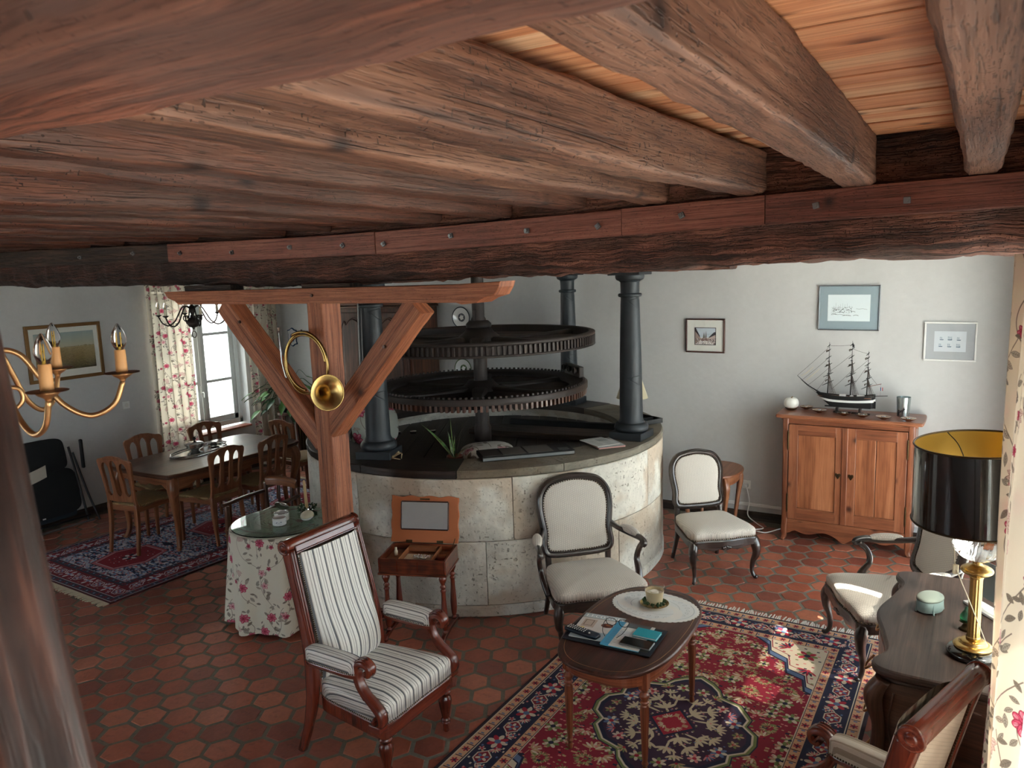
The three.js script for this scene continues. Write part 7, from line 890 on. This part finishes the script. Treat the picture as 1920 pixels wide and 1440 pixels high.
// ---------------------------------------------------------------- on the cabinet
const CB = 1.1155;
{ // three masted model ship, bow to -x
  const t = thing('model_ship', 'black and white three masted model ship with full rigging on the cherry cabinet', 'model ship', [-0.925, CB, -6.9], -0.03);
  const hull = (y0, y1, k0, k1) => sheet((u, v) => { const s = u < 0.5 ? u * 2 : (1 - u) * 2, side = u < 0.5 ? 1 : -1, x = lerp(-0.275, 0.19, s), f = lerp(k0, k1, v), sh = pow(clamp((s - 0.0) / 0.3), 0.6) * (1 - 0.35 * pow(clamp((s - 0.75) / 0.25), 2)), fl = lerp(0.55, 1, f); const rake = s < 0.25 ? (1 - s / 0.25) * (1 - f) * 0.12 : 0; return [x + rake, lerp(y0, y1, v) + 0.022 * pow(2 * s - 1, 2) * f - 0.004, side * 0.042 * sh * fl + 0.0001 * side]; }, 60, 6, (u, v) => [u, v]);
  part('hull', [hull(0.06, 0.1, 0.0, 0.55), hull(0.119, 0.155, 0.75, 1)], mat.black, t); part('hull_band', hull(0.1, 0.119, 0.55, 0.75), mat.white, t, 'white gun port band'); part('keel', bx(-0.02, 0.055, 0, 0.36, 0.012, 0.008, 0.001), mat.black, t); part('rudder', bx(0.19, 0.085, 0, 0.014, 0.06, 0.005, 0.001), mat.black, t);
  part('deck', board(Array.from({ length: 40 }, (_, i) => { const u = i / 40, s = u < 0.5 ? u * 2 : (1 - u) * 2, sd = u < 0.5 ? 1 : -1; return [lerp(-0.265, 0.185, s), sd * 0.038 * pow(clamp(s / 0.3), 0.6)]; }), 0.004, 0).translate(0, 0.14, 0), mat.oak, t); part('deck_house', [bx(-0.06, 0.152, 0, 0.05, 0.02, 0.03), bx(0.08, 0.152, 0, 0.06, 0.018, 0.03), bx(0.01, 0.15, 0, 0.025, 0.014, 0.02)], mat.white, t);
  part('bowsprit', limb([[-0.24, 0.165, 0], [-0.34, 0.225, 0], [-0.43, 0.305, 0]], [[0.006, 0.006], [0.004, 0.004], [0.0018, 0.0018]], { seg: 6, n: 10 }), mat.black, t);
  const masts = [[-0.18, 0.6], [-0.0, 0.615], [0.125, 0.535]], rig = [];
  const rope = (a, b, r = 0.0011) => rig.push(limb([a, [(a[0] + b[0]) / 2, (a[1] + b[1]) / 2 - 0.004, (a[2] + b[2]) / 2], b], [r, r], { seg: 4, n: 4 }));
  masts.forEach(([x, h], k) => {
    const m = part('mast', [limb([[x, 0.14, 0], [x + 0.004, h * 0.6, 0], [x + 0.006, h, 0]], [[0.0055, 0.0055], [0.0035, 0.0035], [0.0012, 0.0012]], { seg: 6, n: 10 }), ...[0.47, 0.7].map((f) => bx(x + 0.003, lerp(0.14, h, f - 0.05), 0, 0.026 - f * 0.014, 0.005, 0.034 - f * 0.02, 0.001))], mat.black, t);
    [0.25, 0.4, 0.58, 0.72, 0.85, 0.94].forEach((f, j) => part('yard', limb([[x - 0.03 * (1.2 - f), lerp(0.14, h, f) - 0.012, 0.1 * (1.15 - f)], [x + 0.004, lerp(0.14, h, f), 0], [x + 0.03 * (1.2 - f), lerp(0.14, h, f) + 0.01, -0.1 * (1.15 - f)]], [[0.002, 0.002], [0.0042, 0.0042], [0.002, 0.002]], { seg: 5, n: 6 }), mat.black, m));
    [0.3, 0.58, 0.85].forEach((f) => part('furled_sail', limb([[x - 0.012, lerp(0.14, h, f) - 0.012, 0.03], [x - 0.016, lerp(0.14, h, f) - 0.004, 0], [x - 0.004, lerp(0.14, h, f), -0.02]], [[0.003, 0.002], [0.006, 0.005], [0.003, 0.002]], { seg: 6, n: 6 }), mat.darkBrass, m));
    for (const s of [-1, 1]) for (let j = 0; j < 5; j++) { rope([x + 0.012 + j * 0.012, 0.15, s * 0.04], [x + 0.003, lerp(0.14, h, 0.43), s * 0.006]); if (j < 3) rope([x + 0.01 + j * 0.006, lerp(0.14, h, 0.43), s * 0.012], [x + 0.004, lerp(0.14, h, 0.7), 0]); }
    for (let j = 1; j < 8; j++) for (const s of [-1, 1]) { const f = j / 9, y = lerp(0.15, lerp(0.14, h, 0.43), f); rig.push(limb([[x + lerp(0.012, 0.003, f), y, s * lerp(0.04, 0.006, f)], [x + lerp(0.06, 0.003, f), y, s * lerp(0.04, 0.006, f)]], [0.0005, 0.0005], { n: 2, seg: 3, straight: true })); }
  });
  rope([-0.43, 0.305, 0], [-0.176, 0.56, 0]); rope([-0.39, 0.268, 0], [-0.176, 0.47, 0]); rope([-0.34, 0.225, 0], [-0.177, 0.38, 0]); rope([-0.27, 0.18, 0], [-0.178, 0.32, 0]); rope([-0.17, 0.57, 0], [0.004, 0.58, 0]); rope([0.005, 0.55, 0], [0.13, 0.51, 0]); rope([-0.15, 0.2, 0], [0.002, 0.36, 0]); rope([0.02, 0.24, 0], [0.128, 0.42, 0]); rope([-0.17, 0.35, 0], [0, 0.5, 0]); rope([0, 0.34, 0], [0.13, 0.46, 0]); rope([0.2, 0.26, 0], [0.128, 0.36, 0]); rope([-0.4, 0.27, 0], [-0.25, 0.15, 0.01]);
  part('rigging', rig, mat.darkWood, t).userData.kind = 'stuff'; part('jib_sail', [limb([[-0.4, 0.3, 0], [-0.35, 0.335, 0], [-0.3, 0.385, 0]], [0.002, 0.003, 0.002].map((r) => [r, r]), { seg: 5, n: 8 }), limb([[-0.36, 0.265, 0], [-0.31, 0.31, 0], [-0.25, 0.37, 0]], [0.002, 0.003, 0.002].map((r) => [r, r]), { seg: 5, n: 8 })], mat.cream, t);
  part('spanker_gaff', limb([[0.13, 0.235, 0], [0.235, 0.265, 0]], [0.0025, 0.002], { seg: 5, n: 3, straight: true }), mat.coffeeLeg, t); part('spanker_boom', limb([[0.13, 0.155, 0], [0.285, 0.168, 0]], [0.0028, 0.002], { seg: 5, n: 3, straight: true }), mat.walnut, t);
  const fl = part('flag', [0, 1, 2].map((k) => mv(box(0.006, 0.028, 0.001, 0), 0.232 + k * 0.006, 0.222, 0)).slice(0, 1), std({ color: rgb('#2c3a6a'), roughness: 0.9 }), t); part('flag_stripe', mv(box(0.006, 0.028, 0.001, 0), 0.238, 0.222, 0), mat.white, fl); part('flag_stripe', mv(box(0.006, 0.028, 0.001, 0), 0.244, 0.222, 0), std({ color: rgb('#a02a34'), roughness: 0.9 }), fl); part('flag_line', limb([[0.229, 0.265, 0], [0.229, 0.168, 0]], [0.0006, 0.0006], { n: 2, seg: 4, straight: true }), mat.darkWood, t);
  part('stand', [bx(-0.1, 0.025, 0, 0.02, 0.05, 0.06, 0.004), bx(0.08, 0.025, 0, 0.02, 0.05, 0.06, 0.004), bx(-0.01, 0.008, 0, 0.24, 0.016, 0.022, 0.004)], mat.walnut, t); part('pennant', sheet((u, v) => [0.006 + u * 0.014, 0.6 - v * 0.03 - u * 0.02, 0.003 * sin(u * 5)], 4, 3), std({ color: 0x14161a, side: THREE.DoubleSide, roughness: 0.9 }), t);
}
{ const t = thing('white_pumpkin', 'small white ribbed pumpkin at the left end of the cabinet top', 'pumpkin', [-1.405, CB, -6.93]); part('flesh', lathe(smoothProf([[0.0001, 0.018], [0.03, 0.014], [0.055, 0.03], [0.062, 0.058], [0.052, 0.09], [0.025, 0.104], [0.0001, 0.096]], 5), 48, (a) => 1 + 0.035 * abs(cos(a * 4.5)) - 0.02), mat.waxWhite, t); part('stem', limb([[0, 0.094, 0], [0.004, 0.108, 0], [0.012, 0.116, 0.002]], [[0.007, 0.007], [0.005, 0.005], [0.004, 0.004]], { seg: 6, n: 6 }), mat.dry, t); part('dish', lathe([[0.0001, 0.004], [0.03, 0.0], [0.045, 0.008], [0.052, 0.016], [0.044, 0.014], [0.0001, 0.012]], 24), mat.bronze, t); }
const bowl = (() => { const t = thing('candle_bowl', 'small bronze candle bowl half hidden behind the white pumpkin', 'candle bowl', [-1.29, CB, -6.99], 0, 'bronze candle bowls on the cabinet'); part('bowl', lathe(smoothProf([[0.0001, 0], [0.02, 0], [0.022, 0.004], [0.04, 0.011], [0.055, 0.022], [0.058, 0.026], [0.052, 0.024], [0.036, 0.014], [0.0001, 0.01]], 4), 36), std({ color: rgb('#c8b0a0'), metalness: 1, roughness: 0.16 }), t); const c = part('tealight', lathe([[0.0001, 0.013], [0.019, 0.013], [0.019, 0.026], [0.017, 0.026], [0.0001, 0.023]], 20), mat.silver, t); part('wick', cyl(0.001, 0.001, 0.006, 5).translate(0, 0.023, 0), mat.darkWood, c); return t; })();
[[-1.16, -6.86, 'bronze candle bowl under the bow of the model ship, first from the pumpkin'], [-0.955, -6.8, 'bronze candle bowl, second from the pumpkin along the cabinet front'], [-0.81, -6.77, 'bronze candle bowl, third from the pumpkin along the cabinet front'], [-0.65, -6.74, 'bronze candle bowl, fourth from the pumpkin along the cabinet front'], [-0.47, -6.73, 'bronze candle bowl at the right end of the cabinet, in front of the silver vase']].forEach(([x, z, l], i) => copyOf(bowl, l, [x, CB, z], i));
{ const t = thing('deer_vase', 'silvery glass tumbler with a dark deer silhouette at the right end of the cabinet', 'vase', [-0.525, CB, -6.93]); part('glass', lathe([[0.0001, 0], [0.044, 0], [0.046, 0.004], [0.054, 0.16], [0.052, 0.16], [0.044, 0.01], [0.0001, 0.008]], 40), std({ color: rgb('#aab4b4'), metalness: 0.75, roughness: 0.22 }), t); const d = [[-0.03, 0.0], [-0.026, 0.0], [-0.02, 0.02], [-0.016, 0.026], [0.006, 0.026], [0.008, 0.0], [0.012, 0.0], [0.013, 0.028], [0.018, 0.04], [0.024, 0.05], [0.03, 0.05], [0.03, 0.056], [0.022, 0.06], [0.026, 0.07], [0.02, 0.07], [0.018, 0.062], [0.012, 0.056], [0.008, 0.044], [-0.016, 0.045], [-0.024, 0.042], [-0.03, 0.03], [-0.034, 0.03], [-0.03, 0.022]]; const g = stand(d, 0.002, 0); { const p = g.attributes.position; for (let i = 0; i < p.count; i++) { const a = p.getX(i) / 0.05, y = p.getY(i) + 0.012, r = 0.0462 + 0.008 * (y / 0.16) + p.getZ(i); p.setXYZ(i, r * sin(a - 0.25), y, r * cos(a - 0.25)); } g.computeVertexNormals(); } part('deer_motif', g, mat.black, t, 'dark deer silhouette'); }
// ---------------------------------------------------------------- on the commode
{ const t = thing('trinket_box', 'small pale blue oval box with stuffed lid and tiny feet on the commode', 'box', [-0.145, 0.8225, -3.76], -0.4), m = std({ color: rgb('#8fa6a4'), roughness: 0.4 }); part('box', pad(oval(0.05, 0.07, 36), 0.05, 0.002, 4).translate(0, 0.008, 0), m, t); part('lid', pad(oval(0.051, 0.071, 36), 0.006, 0.016, 6).translate(0, 0.056, 0), std({ map: chintz(71, '#8f9a90', 256, 4), roughness: 0.8 }), t, 'padded greyish lid'); for (let k = 0; k < 4; k++) { const a = 0.7 + k * PI / 2; part('foot', limb([[0.047 * cos(a), 0.055, 0.066 * sin(a)], [0.049 * cos(a), 0.02, 0.069 * sin(a)], [0.053 * cos(a), 0.0, 0.074 * sin(a)]], [[0.004, 0.004], [0.005, 0.005], [0.004, 0.004]], { seg: 6, n: 6 }), m, t); } }
{ const t = thing('glass_figurine', 'little green glass figurine on a stand behind the brass lamp column', 'figurine', [-0.0, 0.8225, -3.62]); part('stand', lathe([[0.0001, 0], [0.03, 0], [0.02, 0.012], [0.01, 0.03], [0.028, 0.036], [0.0001, 0.038]], 18), mat.darkBrass, t); part('glass', lathe(smoothProf([[0.0001, 0.037], [0.022, 0.04], [0.026, 0.06], [0.014, 0.085], [0.008, 0.1], [0.0001, 0.104]], 4), 20), phy({ color: rgb('#7fc0a0'), roughness: 0.05, transmission: 0.9, thickness: 0.02, attenuationColor: rgb('#3f8a68'), attenuationDistance: 0.04 }), t); }
{ const t = thing('photo_stand', 'clear glass photo stand at the back of the commode behind the lamp', 'photo stand', [0.08, 0.8225, -3.85], -0.9); part('glass_plate', mv(box(0.2, 0.26, 0.006, 0.001), 0, 0.138, 0, -0.15), mat.thickGlass, t); part('photo', mv(box(0.12, 0.16, 0.002, 0), 0, 0.14, -0.006, -0.15), std({ color: rgb('#9aa4a4'), roughness: 0.5 }), t); part('foot', bx(0, 0.006, 0, 0.22, 0.012, 0.08, 0.003), mat.white, t); }
// ---------------------------------------------------------------- on the coffee table
const TT = 0.563;
{ const dm = printMat(512, 384, (g, w, h) => { g.fillStyle = '#e2e6e6'; g.fillRect(0, 0, w, h); g.strokeStyle = '#aab2b4'; const q = rng(2); for (let k = 0; k < 26; k++) { const a = k / 26 * TAU, x = w / 2 + cos(a) * w * 0.37, y = h / 2 + sin(a) * h * 0.36; g.lineWidth = 2; g.beginPath(); g.ellipse(x, y, 12, 7, a + q(), 0, TAU); g.stroke(); } g.lineWidth = 2.5; g.beginPath(); g.ellipse(w / 2, h / 2, w * 0.44, h * 0.43, 0, 0, TAU); g.stroke(); g.beginPath(); g.ellipse(w / 2, h / 2, w * 0.28, h * 0.27, 0, 0, TAU); g.stroke(); });
  const t = thing('doily', 'white embroidered oval doily with scalloped edge on the coffee table', 'doily', [-1.455, TT, -3.765], -0.06); const a = 0.245, b = 0.178, N = 44; const ol = Array.from({ length: N * 6 }, (_, i) => { const q = i / (N * 6) * TAU, k = 1 - 0.026 * (1 - abs(sin(q * N / 2))); return [a * cos(q) * k, b * sin(q) * k]; }); part('border', board(ol, 0.0025, 0.0008), mat.white, t); const c = sheet((u, v) => { const q = u * TAU, r = v * 0.93; return [a * r * cos(q), 0.0028 + 0.0006 * sin(q * 3 + r * 9), -b * r * sin(q)]; }, 48, 8, (u, v) => [0.5 + 0.5 * v * 0.93 * cos(u * TAU), 0.5 + 0.5 * v * 0.93 * sin(u * TAU)]); part('centre', c, dm, t); }
{ const t = thing('saucer', 'gilt saucer under the glass candle holder on the doily', 'saucer', [-1.46, TT + 0.0045, -3.77]); part('saucer', lathe(smoothProf([[0.0001, 0.003], [0.04, 0.001], [0.06, 0.006], [0.078, 0.014], [0.074, 0.013], [0.055, 0.007], [0.0001, 0.006]], 4), 40), mat.brass, t);
  const h = thing('candle_glass', 'wide glass candle holder with cream band and tealight on the gilt saucer', 'candle holder', [-1.46, TT + 0.0115, -3.77]); part('glass', lathe([[0.0001, 0], [0.04, 0], [0.044, 0.004], [0.056, 0.105], [0.053, 0.105], [0.042, 0.008], [0.0001, 0.007]], 48), mat.glass, h); part('frosted_band', lathe([[0.0425, 0.012], [0.051, 0.08], [0.0505, 0.08], [0.042, 0.012], [0.0425, 0.012]], 48), phy({ color: rgb('#d9c9a0'), roughness: 0.7, transmission: 0.35, thickness: 0 }), h, 'cream frosted band'); part('wax', cyl(0.041, 0.047, 0.05, 36).translate(0, 0.012, 0), mat.waxWhite, h); part('tealight', lathe([[0.0001, 0.062], [0.022, 0.062], [0.022, 0.075], [0.0205, 0.075], [0.0001, 0.073]], 24), mat.waxWhite, h);
  const q = rng(12), gs = []; for (let i = 0; i < 70; i++) { const a = q() * TAU, r = 0.05 + q() * 0.013; gs.push(mv(pad(oval(0.009, 0.005, 8), 0.001, 0.002, 2), r * cos(a), 0.006 + q() * 0.014, r * sin(a), q() * 2, q() * 6, q())); } { const w = part('leaf_wreath', gs, mat.leafDark, h, 'tiny dark green leaf wreath'); w.userData.kind = 'stuff'; w.position.y = 0.004; } }
{ const art1 = printMat(420, 560, (g, w, h) => { g.fillStyle = '#d2cdc8'; g.fillRect(0, 0, w, h); g.fillStyle = '#aebcc0'; g.fillRect(0, 0, w, 100); g.fillStyle = '#f0f2f0'; g.font = 'bold 74px serif'; g.fillText('LECONOIS', 18, 78); g.fillStyle = '#8a7c70'; g.fillRect(0, 104, w, 8); g.fillStyle = '#b9a698'; g.fillRect(40, 140, 130, 180); g.strokeStyle = '#5a463c'; g.lineWidth = 6; g.strokeRect(60, 160, 80, 120); g.fillStyle = '#6a3424'; g.beginPath(); g.ellipse(290, 230, 60, 48, 0, 0, TAU); g.fill(); g.fillStyle = '#a05a30'; g.beginPath(); g.ellipse(300, 215, 28, 20, 0, 0, TAU); g.fill(); g.fillStyle = '#d8c060'; g.fillRect(20, 330, 70, 40); g.fillStyle = '#9aa8b0'; g.fillRect(0, 400, w, 160); });
  magazine('magazine', 'large dark magazine at the bottom of the pile on the coffee table', [-1.51, TT, -3.355], 0.05, 0.46, 0.29, 0.006, coverArt(21, '#1c2430', [[0.6, 0.1, 0.35, 0.8, '#3a3a34']]), mat.black);
  magazine('magazine', 'magazine with pale title banner under the remote control', [-1.615, TT + 0.0085, -3.375], 0.12, 0.22, 0.28, 0.005, art1);
  magazine('magazine', 'blue bordered brochure under the spectacles on the coffee table', [-1.44, TT + 0.0085, -3.355], 0.06, 0.2, 0.27, 0.007, coverArt(22, '#d6d6d2', [[0, 0, 0.22, 1, '#4a9cc4'], [0.3, 0, 0.6, 0.2, '#54575a'], [0.24, 0.35, 0.5, 0.25, '#c4c8cc'], [0.55, 0.62, 0.12, 0.08, '#c05a60']]), std({ color: rgb('#58b0cc'), roughness: 0.7 }));
  const r = thing('remote_control', 'dark blue grey remote control with pale buttons on the magazines', 'remote control', [-1.655, TT + 0.017, -3.275], -0.17); part('body', pad(oval(0.1, 0.029, 40, 6), 0.011, 0.006, 5, 4), std({ color: rgb('#182634'), roughness: 0.35 }), r); const bs = []; for (let i = 0; i < 8; i++) for (let j = 0; j < 3; j++) bs.push(mv(ball(0.0034, 6, 4), -0.08 + i * 0.014, 0.0165, -0.014 + j * 0.013)); bs.push(mv(ball(0.006, 8, 5), 0.05, 0.0155, 0.008)); part('buttons', bs, mat.paper, r).userData.kind = 'stuff';
  const wl = thing('teal_notebook', 'small turquoise notebook on the brochure beside the phone', 'notebook', [-1.355, TT + 0.0185, -3.395], 0.02); part('cover', [bx(0, 0.0105, 0, 0.125, 0.003, 0.085, 0.001), bx(0, 0.0015, 0, 0.125, 0.003, 0.085, 0.001)], std({ color: rgb('#1fa3b4'), roughness: 0.5 }), wl); part('pages', bx(0, 0.006, 0, 0.12, 0.007, 0.08, 0.001), mat.paper, wl);
  const ph = thing('phone', 'black phone in a grey cover lying near the table front', 'phone', [-1.365, TT + 0.0185, -3.285], 0.02); part('case', bx(0, 0.005, 0, 0.16, 0.009, 0.078, 0.004), mat.steel, ph); part('screen', bx(0, 0.0102, 0, 0.152, 0.0015, 0.072, 0.0006), mat.blackGloss, ph);
  const gl = thing('spectacles', 'thin dark framed spectacles lying on the magazines', 'spectacles', [-1.525, TT + 0.0185, -3.42], 0.15); for (const s of [-1, 1]) { const o = outline([[-0.024, 0.012], [0, 0.019], [0.024, 0.013], [0.024, -0.008], [0.008, -0.019], [-0.012, -0.018], [-0.024, -0.006]], 28).map(([x, y]) => [s * 0.034 + x, 0.02 + y, 0]); part('rim', limb(o, [0.0018, 0.0018], { closed: true, n: 48, seg: 6 }), mat.black, gl); part('lens', mv(stand(o.map(([x, y]) => [x, y]), 0.001, 0), 0, 0, -0.0005), mat.glass, gl); part('temple', tube([[s * 0.06, 0.026, 0], [s * 0.063, 0.024, 0.03], [s * 0.05, 0.012, 0.1], [s * 0.03, 0.003, 0.13]], 0.0018, 6, 20), mat.black, gl); } part('bridge', tube([[-0.01, 0.024, 0], [0, 0.028, 0.001], [0.01, 0.024, 0]], 0.0018, 6), mat.black, gl); }
// ---------------------------------------------------------------- house plant by the radiator
{ const t = thing('house_plant', 'leafy green house plant in a pot on a stool by the dining room curtain', 'plant', [-7.38, 0, -6.62]); part('stool', [cyl(0.15, 0.15, 0.03, 24).translate(0, 0.72, 0), ...[0, 1, 2].map((k) => limb([[0.09 * cos(k * 2.09), 0.72, 0.09 * sin(k * 2.09)], [0.15 * cos(k * 2.09), 0, 0.15 * sin(k * 2.09)]], [0.014, 0.012], { n: 3, straight: true }))], mat.oakDark, t); part('pot', lathe([[0.0001, 0.75], [0.1, 0.75], [0.13, 0.95], [0.12, 0.95], [0.11, 0.93], [0.0001, 0.93]], 24), mat.castBlue, t);
  const q = rng(15); for (let i = 0; i < 46; i++) { const a = q() * TAU, L = 0.2 + q() * 0.4, up = 0.35 - q() * 0.75, px = 0.05 * cos(a), pz = 0.05 * sin(a), ex = Math.max(px + L * 0.7 * cos(a), -0.2), ez = Math.max(pz + L * 0.8 * sin(a), -0.12), ey = 0.95 + up * L + 0.06, s = 0.05 + q() * 0.05; const st = tube([[px, 0.93, pz], [(px + ex) / 2, Math.max(ey, 0.98) + 0.09, (pz + ez) / 2], [ex, ey, ez]], 0.003, 4, 8); const lf = sheet((u, v) => { const w = s * 0.9 * sin(PI * pow(v, 0.7)) * (u - 0.5), l = s * 2.2 * v; return [ex + cos(a) * l * 0.8 - sin(a) * w, ey - l * l * 3.2 * 0.5 - l * 0.25 + abs(u - 0.5) * 0.02, ez + sin(a) * l * 0.8 + cos(a) * w]; }, 4, 7); part('stem', st, mat.leafDark, t); part('leaf', lf, i % 3 ? mat.leafDark : mat.leaf, t); } }
{ const t = thing('glass_carafe', 'clear carafe with dark bird shaped stopper seen through the horn coil', 'carafe', [-6.6, 1.0, -6.98]); t.position.set(-6.75, 0, -6.85); part('stand', [bx(0, 1.0, 0, 0.3, 0.03, 0.3), ...[-1, 1].flatMap((a) => [-1, 1].map((b) => limb([[a * 0.12, 1.0, b * 0.12], [a * 0.12, 0, b * 0.12]], [0.016, 0.013], { n: 3, straight: true })))], mat.oakDark, t); part('carafe', lathe(smoothProf([[0.0001, 1.015], [0.06, 1.017], [0.075, 1.06], [0.06, 1.13], [0.025, 1.19], [0.022, 1.25], [0.03, 1.27], [0.028, 1.27], [0.0001, 1.268]], 4), 28), mat.thickGlass, t); part('stopper', [lathe(smoothProf([[0.0001, 1.26], [0.018, 1.262], [0.02, 1.3], [0.034, 1.34], [0.02, 1.39], [0.0001, 1.4]], 4), 16), limb([[0, 1.37, 0], [0.03, 1.42, 0], [0.055, 1.44, 0]], [[0.014, 0.014], [0.01, 0.01], [0.003, 0.003]], { seg: 6, n: 8 }), limb([[0, 1.34, 0], [-0.04, 1.38, 0], [-0.07, 1.44, 0]], [[0.014, 0.014], [0.012, 0.008], [0.003, 0.003]], { seg: 6, n: 8 })], mat.black, t); }

renderer.render(scene, camera);
